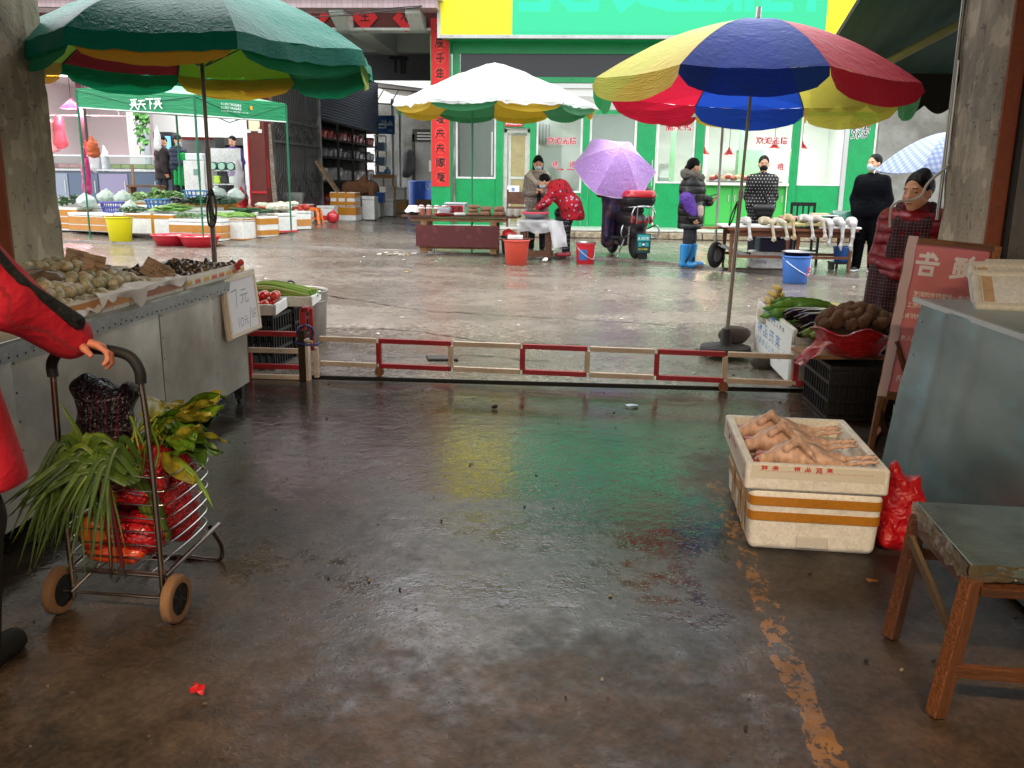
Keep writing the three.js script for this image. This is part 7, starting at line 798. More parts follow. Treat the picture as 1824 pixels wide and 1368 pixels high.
  // quilted apron hangs over the leg shield, with muffs on the grips
  const qt = canvasTex(256, 256, (x) => { x.fillStyle = '#2a2248'; x.fillRect(0, 0, 256, 256); for (let i = 0; i < 40; i++) { x.fillStyle = ['#4a1f2c', '#5a2838', '#1f1f4a', '#6a4a3a'][i % 4]; x.globalAlpha = 0.7; x.beginPath(); x.ellipse(rnd() * 256, rnd() * 256, 10 + rnd() * 26, 8 + rnd() * 20, rnd() * 3, 0, 7); x.fill(); } x.globalAlpha = 1; for (let i = 0; i < 12; i++) { x.fillStyle = '#b8a08a'; x.fillRect(rnd() * 250, rnd() * 250, 4, 4); } });
  part(L, 'wind_apron', blob([{ a: [-0.28, 0.98, -0.75], b: [-0.36, 0.35, -0.55], r: 0.09, s: 0.07 }, { a: [0.24, 0.98, -0.8], b: [0.34, 0.35, -0.6], r: 0.09, s: 0.07 }, { a: [-0.28, 0.98, -0.75], b: [0.24, 0.98, -0.8], r: 0.09 }, { a: [0, 0.95, -0.9], b: [0, 0.3, -0.85], r: 0.16, s: 0.14 }, { a: [-0.2, 0.9, -0.82], b: [-0.26, 0.25, -0.72], r: 0.13, s: 0.12 }, { a: [0.2, 0.9, -0.85], b: [0.26, 0.25, -0.75], r: 0.13, s: 0.12 }], 0.022, 0.06), patt(qt, 1.6, { roughness: 0.6 })); for (const s of [-1, 1]) part(L, 'grip_muff', blob([{ a: [s * 0.28, 1.06, -0.85], b: [s * 0.42, 1.09, -0.72], r: 0.08, s: 0.1 }], 0.018), M('#5a2a2e', 0.7)); part(L, 'handlebar', tube([[-0.34, 1.08, -0.8], [-0.1, 1.1, -0.95], [0.1, 1.1, -0.95], [0.34, 1.08, -0.8]], 0.016), chrome); for (const s of [-1, 1]) part(L, 'mirror', [bar([s * 0.2, 1.1, -0.92], [s * 0.3, 1.28, -0.95], 0.007), ball(0.06, s * 0.32, 1.3, -0.95, 1.2, 0.8, 0.25)], dark);
  const U = thing('lilac_umbrella', 'lilac umbrella with white spots propped open over the scooter', 'umbrella', [0.55, 1.5, -15.75]); const um = new PM({ map: again(dotTex('#c294e0', ['#ecdcf4'], 60, 2.6), 2.2), roughness: 0.6, transmission: 0.25, side: THREE.DoubleSide, bumpMap: again(CREASE, 2), bumpScale: 0.01 });
  canopy(U, { R: 0.72, h: 0.44, y: 0.0, n: 6, a0: -PI / 6, panels: [um], flaps: [M('#d8bfe8', 0.7)], flapName: 'trim', drop: 0.018, scallop: 0, rib: alu, sag: 0.05, prof: (t) => 1 - Math.pow(t, 1.8) }); part(U, 'shaft', bar([0, -0.4, 0], [0, 0.4, 0], 0.008), alu); part(U, 'tip', bar([0, 0.34, 0], [0, 0.42, 0], 0.008), M('#8a62a8', 0.5)); U.rotation.set(0.78, 0.1, -0.1, 'YXZ'); U.position.set(0.7, 1.62, -15.35);
}
// ---------------------------------------------------------------- the sheet metal egg counter at the left
const CX = -2.03, CT = 0.815;
{
  const L = thing('metal_counter', 'riveted sheet metal counter on casters carrying trays of eggs', 'counter', [0, 0, 0]);
  const sm = M('#d4d6d6', 0.42, { metal: 0.55, map: BLOTCH, ms: 0.4, bump: dataTex(256, (u, v) => 0.5 + 0.5 * fbm(u * 3, v * 3, 3, 3), false), bs: 0.7, bsc: 0.02 });
  for (const [a, b, o] of [[-5.35, -4.83, 0], [-4.83, -4.18, 0.004], [-4.18, -3.0, 0], [-3.0, -2.3, 0.004]]) { const p = part(L, 'side_panel', box(0.012, CT - 0.14, b - a - 0.004, CX + o - 0.006, 0.12, (a + b) / 2), sm); for (let i = 0; i < 6; i++) part(p, 'rivet', ball(0.006, CX + o + 0.001, 0.17 + i * 0.11, b - 0.02, 0.5, 1, 1, 6), galv); }
  part(L, 'end_panel', [box(1.0, CT - 0.14, 0.012, CX - 0.5, 0.12, -5.345), box(1.0, CT - 0.14, 0.012, CX - 0.5, 0.12, -2.3)], sm); part(L, 'top', box(1.04, 0.025, 3.1, CX - 0.495, CT - 0.025, -3.82, 0.004), M('#a6a9aa', 0.35, { metal: 0.85, map: BLOTCH, ms: 1 })); part(L, 'top_lip', box(0.008, 0.06, 3.1, CX + 0.028, CT - 0.075, -3.82), M('#9b9e9f', 0.38, { metal: 0.85, map: GRIME, ms: 1.5 }));
  for (let i = 0; i < 60; i++) part(L, 'rivet', ball(0.005, CX + 0.033, CT - 0.06 + 0.004 * Math.sin(i * 3), -5.3 + i * 0.05, 0.5, 1, 1, 5), M('#4d4f50', 0.5, { metal: 0.5 })); part(L, 'bottom_rail', box(0.03, 0.03, 3.0, CX - 0.03, 0.115, -3.85), galv); part(L, 'back_panel', box(0.012, CT - 0.14, 3.05, CX - 1.0, 0.12, -3.82), sm);
  for (const [x, z] of [[CX - 0.04, -5.27], [CX - 0.95, -5.27], [CX - 0.04, -2.4], [CX - 0.95, -2.4]]) { const c = part(L, 'caster', [box(0.05, 0.1, 0.05, x, 0.06, z), box(0.006, 0.06, 0.05, x - 0.02, 0.03, z), box(0.006, 0.06, 0.05, x + 0.02, 0.03, z)], blackPlastic); part(c, 'wheel', mv(new THREE.CylinderGeometry(0.032, 0.032, 0.024, 18), x, 0.032, z, 0, 0, PI / 2), M('#2c2b2a', 0.6)); }
}
{ // foam trays, eggs, snails
  const tray = (name, label, x0, x1, z0, z1, h, m, tp) => { const w = x1 - x0, d = z1 - z0, L = thing(name, label, 'tray', [(x0 + x1) / 2, CT, (z0 + z1) / 2]); part(L, 'base', box(w - 0.02, 0.02, d - 0.02, 0, 0.001, 0), m); part(L, 'wall', [box(0.025, h, d, w / 2 - 0.0125, 0, 0, 0.008), box(0.025, h, d, -w / 2 + 0.0125, 0, 0, 0.008), box(w - 0.05, h, 0.025, 0, 0, d / 2 - 0.0125, 0.008), box(w - 0.05, h, 0.025, 0, 0, -d / 2 + 0.0125, 0.008)], m); if (tp) part(L, 'tape_band', box(0.004, h * 0.55, d * 0.98, w / 2 + 0.003, h * 0.35, 0), tp); return L; };
  const tapePrint = print(canvasTex(1024, 64, (x) => { x.fillStyle = '#c07a22'; x.fillRect(0, 0, 1024, 64); write(x, '精品千年', 30, 18, 30, { w: 0.1, color: '#3a2410', gap: 1.6 }); write(x, '蔬菜鲜精品', 330, 14, 34, { w: 0.12, color: '#c4382c', gap: 1.4 }); write(x, '蔬菜鲜精品', 660, 14, 34, { w: 0.12, color: '#c4382c', gap: 1.4 }); }), 0.35);
  tray('egg_tray', 'foam tray with printed ochre tape full of pale duck eggs', -2.52, -2.0, -3.85, -3.2, 0.075, foamOld, tapePrint); tray('egg_tray', 'foam tray lined with brown card holding duck eggs', -2.52, -2.0, -4.42, -3.87, 0.07, foamOld, M('#a85a24', 0.4, { map: GRIME, ms: 2, coat: 0.3 })); tray('snail_tray', 'foam tray of river snails at the far end of the counter', -2.5, -2.0, -5.28, -4.45, 0.07, foamOld, print(canvasTex(1024, 64, (x) => { x.fillStyle = '#d8d3c4'; x.fillRect(0, 0, 1024, 64); for (let i = 0; i < 9; i++) { x.fillStyle = i % 2 ? '#d8a22a' : '#c8602a'; x.fillRect(i * 116 + rnd() * 20, 0, 70 + rnd() * 30, 34); } write(x, '品小口', 120, 26, 34, { w: 0.12, color: '#2a2a2a' }); }), 0.45)); tray('back_tray', 'foam tray of grey green eggs at the back of the counter', -3.0, -2.56, -4.95, -4.4, 0.07, foamOld);
  const liner = M('#e2ddd6', 0.5, { trans: 0.35 });
  solo('paper_liner', 'torn white paper liner hanging over the egg tray edge', 'paper', [surf((u, v) => { const z = lerp(-4.42, -3.55, u), e = 0.015 + 0.035 * Math.abs(n3(u * 9, 3, 1)) + (u > 0.5 && u < 0.66 ? 0.07 * Math.sin((u - 0.5) / 0.16 * PI) : 0); return v < 0.4 ? [lerp(-2.05, -1.99, v / 0.4), CT + 0.085 + 0.015 * n3(u * 12, v * 5, 1), z] : [-1.99 + 0.012 + 0.03 * (v - 0.4) * n3(u * 8, v, 2), CT + 0.085 - (v - 0.4) / 0.6 * e, z]; }, 50, 14), surf((u, v) => [lerp(-2.05, -1.975, v), CT + 0.08 - 0.05 * v + 0.012 * n3(u * 14, v * 4, 7), lerp(-3.6, -3.22, u)], 20, 6)], liner);
  const eg = new THREE.SphereGeometry(0.029, 16, 12), ep = eg.attributes.position; for (let i = 0; i < ep.count; i++) { const y = ep.getY(i); ep.setXYZ(i, ep.getX(i) * (1 - y * 4.5), y * 1.33, ep.getZ(i) * (1 - y * 4.5)); } eg.computeVertexNormals();
  const em = ['#b8b8a2', '#c4c2ae', '#a9ad96', '#c6bb9c', '#bab49c'].map((c) => M(c, 0.42, { map: BLOTCH, ms: 2 }));
  const lay = (x0, x1, z0, z1, y0, step, label, group, skip) => { let k = 0; for (let z = z0; z > z1; z -= step) for (let x = x0; x > x1; x -= step * 0.9) { k++; if (rnd() < skip) continue; const o = solo('duck_egg', label, 'egg', eg, em[Math.floor(rnd() * 5)], [x + rr(-0.008, 0.008), y0 + rr(-0.004, 0.008), z + rr(-0.01, 0.01)], 0, group); o.rotation.set(PI / 2 + rr(-0.6, 0.6), rr(0, 6), rr(-0.6, 0.6)); } };
  lay(-2.06, -2.48, -3.27, -3.82, CT + 0.055, 0.068, 'pale duck egg in the bottom layer of the tape edged tray', 'eggs in the tape edged tray', 0.06); lay(-2.12, -2.44, -3.33, -3.78, CT + 0.1, 0.075, 'pale duck egg heaped on top in the tape edged tray', 'top eggs in the tape edged tray', 0.25); lay(-2.08, -2.48, -3.93, -4.38, CT + 0.05, 0.068, 'duck egg in the card lined tray', 'eggs in the card lined tray', 0.08); lay(-2.14, -2.42, -4.0, -4.3, CT + 0.093, 0.078, 'duck egg heaped on top in the card lined tray', 'top eggs in the card lined tray', 0.3); lay(-2.62, -2.95, -4.45, -4.9, CT + 0.06, 0.075, 'grey green egg in the back tray', 'eggs in the back tray', 0.1); lay(-2.66, -2.88, -4.5, -4.8, CT + 0.1, 0.08, 'grey green egg on top in the back tray', 'top eggs in the back tray', 0.4);
  const sg = jitter(lathe([[0, -0.02], [0.016, -0.014], [0.021, 0], [0.017, 0.012], [0.011, 0.02], [0.006, 0.03], [0, 0.036]], 10), 0.003, 60), sms = ['#4a3a26', '#5a4630', '#33291e', '#6a5236'].map((c) => M(c, 0.3, { coat: 0.3 }));
  for (let i = 0; i < 190; i++) { const x = rr(-2.46, -2.04), z = rr(-5.24, -4.5), e = Math.max(Math.abs(x + 2.25) / 0.21, Math.abs(z + 4.87) / 0.37), o = solo('river_snail', 'brown river snail heaped in the foam tray', 'snail', sg, sms[i % 4], [x, CT + 0.03 + rnd() * 0.075 * (1.1 - e * 0.6), z], 0, 'river snails in the foam tray'); o.rotation.set(rr(0, 6), rr(0, 6), rr(0, 6)); o.scale.setScalar(rr(0.9, 1.35)); }
  for (const [x, z, l] of [[-2.62, -4.2, 'clear bag of shelled nuts behind the egg tray'], [-2.5, -4.5, 'clear bag of dried snails behind the price card']]) solo('clear_bag', l, 'plastic bag', jitter(blob([{ c: [0, 0.04, 0], e: [0.1, 0.04, 0.09] }], 0.014), 0.012, 24), M('#8a7a68', 0.15, { trans: 0.3, coat: 0.7, map: GRIME, ms: 6 }), [x, CT + 0.04, z]);
  const card = M('#b09c86', 0.85, { map: WOOD, ms: 1.5 });
  const sign = (x, y, z, w, h, ry, rz, text, label) => { const L = thing('price_card', label, 'price card', [x, y, z], ry); part(L, 'board', box(w, h, 0.006, 0, 0, 0), card); part(L, 'writing', decalPlane(w * 0.9, h * 0.9, 0, h / 2, 0.0042), print(canvasTex(128, 160, (q) => { q.lineWidth = 5; q.strokeStyle = '#4a3c30'; text(q); }), 0.85, { cut: true })); L.rotation.z = rz; L.rotation.x = -0.3; };
  sign(-2.7, 0.885, -4.62, 0.11, 0.12, 0.7, -0.1, (q) => { q.beginPath(); q.ellipse(60, 80, 26, 34, 0.2, 0, 7); q.stroke(); }, 'weathered cardboard price card with a round zero'); sign(-2.36, 0.89, -4.18, 0.1, 0.13, 0.6, -0.1, (q) => { q.beginPath(); q.arc(40, 110, 16, 0, 7); q.stroke(); q.beginPath(); q.moveTo(70, 60); q.lineTo(95, 90); q.lineTo(70, 110); q.stroke(); }, 'brown cardboard price card standing among the eggs'); sign(-2.16, 0.875, -4.42, 0.15, 0.095, 0.6, -0.4, (q) => { write(q, '元斤', 20, 20, 46, { w: 0.08, color: '#4a3c30' }); q.beginPath(); q.moveTo(20, 90); q.lineTo(50, 90); q.lineTo(40, 140); q.stroke(); }, 'slanted cardboard price card between eggs and snails');
  const gc = thing('glass_case', 'low glass topped case with a pale wood edge at the back of the counter', 'case', [-2.85, CT, -3.95]); part(gc, 'frame', [box(0.4, 0.12, 0.03, 0, 0, 0.3), box(0.4, 0.12, 0.03, 0, 0, -0.3), box(0.03, 0.12, 0.6, 0.19, 0, 0), box(0.03, 0.12, 0.6, -0.19, 0, 0)], M('#a98a6a', 0.7, { map: WOOD, ms: 1 })); part(gc, 'lid', box(0.4, 0.008, 0.6, 0, 0.125, 0), pane()); part(gc, 'teal_strip', box(0.34, 0.02, 0.5, 0, 0.06, 0), M('#4a8a80', 0.4));
  solo('fruit_bag', 'clear bag of reddish shallots behind the egg tray', 'bag', jitter(blob([{ c: [0, 0.07, 0], e: [0.11, 0.075, 0.09] }], 0.012), 0.01, 26), M('#9a5a42', 0.2, { coat: 0.7, map: GRIME, ms: 5 }), [-2.58, CT + 0.02, -3.78]);
  const wb = thing('price_board', 'white framed price board hung on the end of the metal counter', 'price board', [CX + 0.055, 0.455, -5.17], PI / 2); part(wb, 'backing', box(0.4, 0.38, 0.03, 0, 0, 0, 0.012), M('#cfc3b2', 0.6, { map: GRIME, ms: 1.4 })); part(wb, 'face', decalPlane(0.32, 0.31, 0, 0.19, 0.0165), print(canvasTex(256, 248, (x) => { x.fillStyle = '#dcdce0'; x.fillRect(0, 0, 256, 248); x.strokeStyle = '#85868c'; x.lineWidth = 5; x.beginPath(); x.moveTo(30, 50); x.lineTo(80, 44); x.lineTo(66, 130); x.stroke(); write(x, '元', 110, 46, 70, { w: 0.07, color: '#85868c' }); x.lineWidth = 4; x.beginPath(); x.moveTo(66, 180); x.lineTo(68, 226); x.moveTo(108, 184); x.ellipse(96, 204, 12, 20, 0, 0, 7); x.moveTo(190, 150); x.lineTo(168, 240); x.stroke(); write(x, '元', 118, 180, 40, { w: 0.08, color: '#85868c' }); write(x, '袋', 196, 160, 44, { w: 0.07, color: '#85868c' }); }))); part(wb, 'frame', [box(0.36, 0.018, 0.012, 0, 0.015, 0.015), box(0.36, 0.018, 0.012, 0, 0.347, 0.015), box(0.018, 0.35, 0.012, -0.17, 0.015, 0.0155), box(0.018, 0.35, 0.012, 0.17, 0.015, 0.0155)], M('#d8cbb8', 0.5)); part(wb, 'hook', tube([[0, 0.37, 0], [0, 0.4, -0.02], [0, 0.36, -0.05]], 0.003, 8, 4), alu); wb.rotation.x = 0; wb.rotation.z = 0.0; wb.rotation.order = 'YXZ'; wb.rotation.set(-0.06, PI / 2 - 0.15, 0.05);
  solo('net_tie', 'red net tie on the corner of the snail tray', 'tie', jitter(blob([{ a: [0, 0, 0], b: [0.04, 0.03, 0.05], r: 0.012, s: 0.018 }, { a: [0, 0, 0], b: [-0.03, 0.01, -0.04], r: 0.012, s: 0.006 }], 0.005), 0.006, 60), M('#c43a3c', 0.5), [-1.99, CT + 0.06, -5.15]);
}
// ---------------------------------------------------------------- crates of vegetables beyond the counter end
function crate(L, w, h, d, m) { // lattice crate: every bar is a part
  const t = 0.012; for (const y of [0, h * 0.33, h * 0.66, h - 0.02]) { part(L, 'ring', [box(w, 0.02, t, 0, y, d / 2), box(w, 0.02, t, 0, y, -d / 2), box(t, 0.02, d, w / 2, y, 0), box(t, 0.02, d, -w / 2, y, 0)], m); } const nx = Math.round(w / 0.055), nz = Math.round(d / 0.055);
  for (let i = 0; i <= nx; i++) for (const s of [-1, 1]) part(L, 'bar', box(0.013, h, t, -w / 2 + w * i / nx, 0, s * (d / 2 - 0.002)), m); for (let i = 1; i < nz; i++) for (const s of [-1, 1]) part(L, 'bar', box(t, h, 0.013, s * (w / 2 - 0.002), 0, -d / 2 + d * i / nz), m); part(L, 'bottom', box(w - 0.02, 0.012, d - 0.02, 0, 0.01, 0), m);
}
{
  const cm = M('#101112', 0.5);
  for (const [x, z, l] of [[-2.42, -6.45, 'black lattice crate under the tomato tray'], [-2.4, -6.9, 'black lattice crate under the scallion tray']]) { const c = thing('plastic_crate', l, 'crate', [x, groundY(x, z), z], -0.05); crate(c, 0.5, 0.4, 0.36, cm); }
  const tr = (x, z, w, d, turn, label) => { const L = thing('foam_tray', label, 'tray', [x, 0.415, z], turn); part(L, 'base', box(w - 0.04, 0.02, d - 0.04, 0, 0, 0), foam); part(L, 'wall', [box(0.025, 0.08, d, w / 2 - 0.013, 0, 0, 0.008), box(0.025, 0.08, d, -w / 2 + 0.013, 0, 0, 0.008), box(w - 0.05, 0.08, 0.025, 0, 0, d / 2 - 0.013, 0.008), box(w - 0.05, 0.08, 0.025, 0, 0, -d / 2 + 0.013, 0.008)], foam); };
  tr(-2.4, -6.38, 0.5, 0.42, 0.12, 'white foam tray of tomatoes beside the gate'); tr(-2.33, -6.85, 0.62, 0.42, 0.12, 'white foam tray of scallions beside the gate');
  const tom = mv(new THREE.SphereGeometry(0.036, 14, 10).scale(1, 0.9, 1)); for (let i = 0; i < 26; i++) { const l = i < 16 ? 0 : 1; solo('tomato', 'ripe red tomato in the foam tray beside the gate', 'tomato', tom, M(i % 2 ? '#c42a1c' : '#cf3a24', 0.2, { coat: 0.4 }), [-2.58 + (i % 5) * 0.082 + rr(-0.01, 0.01) + l * 0.03, 0.475 + l * 0.055, -6.5 + Math.floor((i % 16) / 5) * 0.075 + rr(-0.01, 0.01)], rr(0, 6), 'tomatoes beside the gate'); }
  for (let i = 0; i < 44; i++) { const z = -6.98 + (i % 11) * 0.028, y = 0.45 + Math.floor(i / 11) * 0.018 * (1 + 0.4 * Math.sin((i % 11) / 10 * PI)), g = tube([[-2.62, y + 0.02, z + rr(-0.03, 0.03)], [-2.4, y + 0.05 + rr(0, 0.02), z + rr(-0.02, 0.02)], [-2.2, y + 0.035, z], [-2.04 + rr(-0.03, 0.03), y, z + rr(-0.01, 0.01)]], 0.009, 10, 5); const o = thing('scallion', 'long pale stemmed scallion in the foam tray beside the gate', 'scallion', [0, 0, 0], 0, 'scallions beside the gate'); part(o, 'stalk', g, M(['#8fb64a', '#a9c46a', '#6f9c38', '#c3d08a'][i % 4], 0.45)); }
  const tub = thing('steel_tub', 'round galvanised tub behind the foam trays', 'tub', [-2.36, groundY(-2.36, -7.35), -7.35]); part(tub, 'body', lathe([[0, 0], [0.26, 0], [0.28, 0.42], [0.3, 0.44], [0.29, 0.45], [0.27, 0.43], [0.25, 0.02], [0, 0.02]], 32), M('#9a958c', 0.4, { metal: 0.6, map: GRIME, ms: 1 })); part(tub, 'band', mv(new THREE.TorusGeometry(0.282, 0.008, 6, 36), 0, 0.36, 0, PI / 2), galv); part(tub, 'ring_handle', mv(new THREE.TorusGeometry(0.035, 0.008, 6, 16), -0.1, 0.46, -0.24), blackPlastic);
}
// ---------------------------------------------------------------- the low red and white sliding gate
{
  const red = M('#a5141f', 0.5, { map: GRIME, ms: 2.5, bump: BUMPY, bs: 3, bsc: 0.002 }), wht = M('#cdb9a4', 0.6, { map: GRIME, ms: 2.2, bump: BUMPY, bs: 3, bsc: 0.002 }), rust = M('#2a1d14', 0.9, { bump: BUMPY, bs: 4, bsc: 0.01 });
  const L = thing('sliding_gate', 'low red and white painted steel barrier rolling across the hall entrance', 'barrier', [-1.36, 0, -6.13], -0.074), xs = [-0.46, 0, 0.53, 1.045, 1.5, 1.98, 2.44, 2.91], t = 0.034;
  for (let i = 0; i < 7; i++) { const m = i % 2 ? red : wht, c = (xs[i] + xs[i + 1]) / 2, w = xs[i + 1] - xs[i]; part(L, 'top_rail', box(w - (i % 2 ? 0.002 : 0.034), t, t, c, 0.245, 0, 0.003), m); part(L, 'bottom_rail', box(w - (i % 2 ? 0.002 : 0.034), t, t, c, 0.062, 0, 0.003), m); }
  xs.forEach((x, i) => i && part(L, 'upright', box(t + 0.001, 0.152, t + 0.001, x, 0.094, 0, 0.003), i % 2 ? red : wht)); part(L, 'stub', box(0.12, t, t, 2.98, 0.062, 0), red);
  for (const x of [0, 2.44]) { const f = part(L, 'wheel_fork', [box(0.006, 0.05, 0.03, x - 0.016, 0.02, 0), box(0.006, 0.05, 0.03, x + 0.016, 0.02, 0)], M('#7a4a30', 0.8)); part(f, 'wheel', mv(new THREE.CylinderGeometry(0.034, 0.034, 0.02, 20), x, 0.034, 0.0, PI / 2), M('#8a5a3c', 0.7, { map: GRIME, ms: 4 })); }
  const P = thing('gate_post', 'fixed red and white end frame of the gate with a rusted lock post', 'barrier', [-2.06, 0, -5.98]); part(P, 'top_rail', box(0.42, t, t, -0.0, 0.305, 0, 0.003), red); part(P, 'middle_rail', box(0.4, t, t, 0, 0.19, 0.03, 0.003), wht); part(P, 'low_rail', box(0.36, t, t, 0.02, 0.075, 0.03, 0.003), red); part(P, 'ground_rail', box(0.4, 0.03, t, 0, 0.002, 0.03, 0.003), wht); part(P, 'left_upright', box(t, 0.19, t + 0.003, -0.19, 0.0, 0.03, 0.003), red); part(P, 'lock_post', [box(0.05, 0.36, 0.06, 0.2, 0, 0.04, 0.004)], rust); part(P, 'post_face', box(0.02, 0.3, 0.062, 0.236, 0, 0.04, 0.002), wht); part(P, 'upper_frame', [box(0.04, 0.24, 0.04, 0.2, 0.26 + 0.002, 0.0, 0.003), box(0.025, 0.3, 0.03, 0.245, 0.2, -0.05, 0.003), box(0.05, 0.03, 0.09, 0.215, 0.485, -0.025, 0.003)], red); part(P, 'rear_brace', box(0.03, 0.22, 0.03, 0.265, 0, -0.06), wht);
  const K = thing('bike_lock', 'blue coiled bike lock round the gate post', 'lock', [-1.84, 0.34, -5.95]); part(K, 'coil', [mv(new THREE.TorusGeometry(0.055, 0.008, 8, 28), 0, 0, 0, 0.2, 0.3, 0), tube([[-0.06, -0.06, 0.05], [0.0, -0.07, 0.07], [0.09, -0.075, 0.05], [0.1, -0.06, 0.02]], 0.008)], M('#15276e', 0.35, { coat: 0.4 })); part(K, 'barrel', mv(new THREE.CylinderGeometry(0.011, 0.011, 0.06, 12), 0.04, -0.05, 0.065, 0, 0, PI / 2 - 0.2), M('#b9a890', 0.3, { metal: 0.6 }));
  solo('rubble', 'broken concrete chunk on the wet road behind the gate', 'rubble', jitter(new RoundedBoxGeometry(0.26, 0.03, 0.16, 5, 0.012), 0.03, 13), M('#4a453e', 0.9), [-0.98, 0.015, -6.75], 0.2); 
}
// ---------------------------------------------------------------- the shopping trolley and its load
{
  const ch = M('#a89c90', 0.25, { metal: 1, map: GRIME, ms: 2 }), wire = M('#c4c2be', 0.2, { metal: 1 }), L = thing('shopping_trolley', 'two wheeled wire shopping trolley with a black handle grip', 'trolley', [-1.432, 0, -2.52], -0.06);
  const W = 0.155, D = 0.34; for (const s of [-1, 1]) part(L, 'upright', tube([[s * W, 0.06, 0.0], [s * W, 0.3, 0], [s * (W - 0.004), 0.62, 0.0], [s * (W - 0.012), 0.8, 0.004]], 0.0095, 20, 10), ch);
  part(L, 'handle', tube([[-W + 0.012, 0.78, 0.004], [-W + 0.012, 0.83, 0.005], [-W + 0.035, 0.868, 0.006], [-0.06, 0.883, 0.006], [0.06, 0.883, 0.006], [W - 0.035, 0.865, 0.006], [W - 0.012, 0.82, 0.005], [W - 0.012, 0.76, 0.004]], 0.0095, 40, 10), ch); part(L, 'grip', tube([[-W + 0.012, 0.795, 0.005], [-W + 0.013, 0.835, 0.005], [-W + 0.037, 0.868, 0.006], [-0.06, 0.883, 0.006], [0.06, 0.883, 0.006], [W - 0.037, 0.865, 0.006], [W - 0.013, 0.825, 0.005], [W - 0.012, 0.785, 0.004]], 0.0165, 44, 12), M('#121213', 0.6, { bump: BUMPY, bs: 6, bsc: 0.001 }));
  for (let i = 0; i < 8; i++) { const y = 0.155 + i * 0.046, e = i * 0.004; part(L, 'basket_wire', tube([[-W + 0.005, y, -0.012], [-W - e, y, -0.03], [-W - e, y + 0.012, -D + 0.03], [-W - e + 0.03, y + 0.014, -D], [W + e - 0.03, y + 0.014, -D], [W + e, y + 0.012, -D + 0.03], [W + e, y, -0.03], [W - 0.005, y, -0.012]], 0.0032, 60, 6), wire); part(L, 'front_wire', bar([-W, y, -0.012], [W, y, -0.012], 0.003), wire); }
  for (let i = 0; i < 5; i++) part(L, 'floor_wire', bar([-W + 0.03 + i * 0.06, 0.155, -0.012], [-W + 0.03 + i * 0.06, 0.165, -D], 0.0028), wire); for (const s of [-1, 1]) part(L, 'side_rail', bar([s * (W + 0.01), 0.15, -0.0], [s * (W + 0.03), 0.19, -D - 0.01], 0.008), ch);
  part(L, 'axle', bar([-W - 0.03, 0.075, 0.0], [W + 0.03, 0.075, 0.0], 0.006), ch); part(L, 'cross_brace', [bar([-W, 0.08, 0.01], [-0.08, 0.16, -0.04], 0.006), bar([W - 0.01, 0.08, 0.0], [W, 0.17, -0.12], 0.007), bar([-W, 0.15, 0], [W, 0.15, 0], 0.006)], ch); part(L, 'rear_stand', tube([[-W, 0.18, -D], [-W + 0.005, 0.06, -D - 0.08], [-W + 0.02, 0.012, -D - 0.1], [0, 0.011, -D - 0.1], [W - 0.02, 0.012, -D - 0.1], [W - 0.005, 0.06, -D - 0.09], [W, 0.18, -D]], 0.0085, 50, 8), ch);
  for (const s of [-1, 1]) { const w = part(L, 'wheel', mv(lathe([[0.052, -0.017], [0.07, -0.018], [0.077, -0.012], [0.078, 0.012], [0.07, 0.018], [0.052, 0.017]], 36), s * (W + 0.045), 0.0785, 0.005, 0, 0, PI / 2), M('#8f6a4a', 0.75, { map: GRIME, ms: 5, bump: BUMPY, bs: 4, bsc: 0.003 })); part(w, 'hub', mv(new THREE.CylinderGeometry(0.053, 0.053, 0.022, 28), s * (W + 0.045), 0.0785, 0.005, 0, 0, PI / 2), M('#17181a', 0.55)); for (let k = 0; k < 6; k++) part(w, 'spoke', box(0.026, 0.04, 0.012, 0, 0.01, 0, 0.003).rotateX(k * PI / 3).translate(s * (W + 0.047), 0.0785, 0.005), M('#0e0f10', 0.5)); part(w, 'hub_cap', mv(new THREE.CylinderGeometry(0.012, 0.012, 0.032, 14), s * (W + 0.045), 0.0785, 0.005, 0, 0, PI / 2), blackPlastic); }
  part(L, 'bungee_cord', [tube([[-0.03, 0.5, -0.0], [-0.015, 0.36, 0.012], [-0.005, 0.25, 0.012], [-0.01, 0.175, 0.01]], 0.006, 24, 6), tube([[0.0, 0.48, -0.0], [0.02, 0.34, 0.014], [0.03, 0.22, 0.012], [0.03, 0.175, 0.01]], 0.006, 24, 6)], M('#7a1222', 0.6, { map: WEAVE, ms: 3 })); part(L, 'hook', [tube([[-0.01, 0.175, 0.01], [-0.012, 0.14, 0.012], [0.004, 0.125, 0.012], [0.014, 0.14, 0.01]], 0.004), tube([[0.03, 0.175, 0.01], [0.04, 0.14, 0.012], [0.056, 0.13, 0.012]], 0.004)], blackPlastic);
  // bags inside
  const o = [-1.432, 0, -2.52], bagm = M('#b5121c', 0.22, { trans: 0.15, coat: 0.6, bump: CREASE, bs: 5, bsc: 0.02 });
  const bag = (p, y, prims, m, label, cell = 0.014) => solo('grocery_bag', label, 'bag', jitter(blob(prims, cell, 0.03), 0.008, 26), m, [o[0] + p[0], y, o[2] + p[1]]);
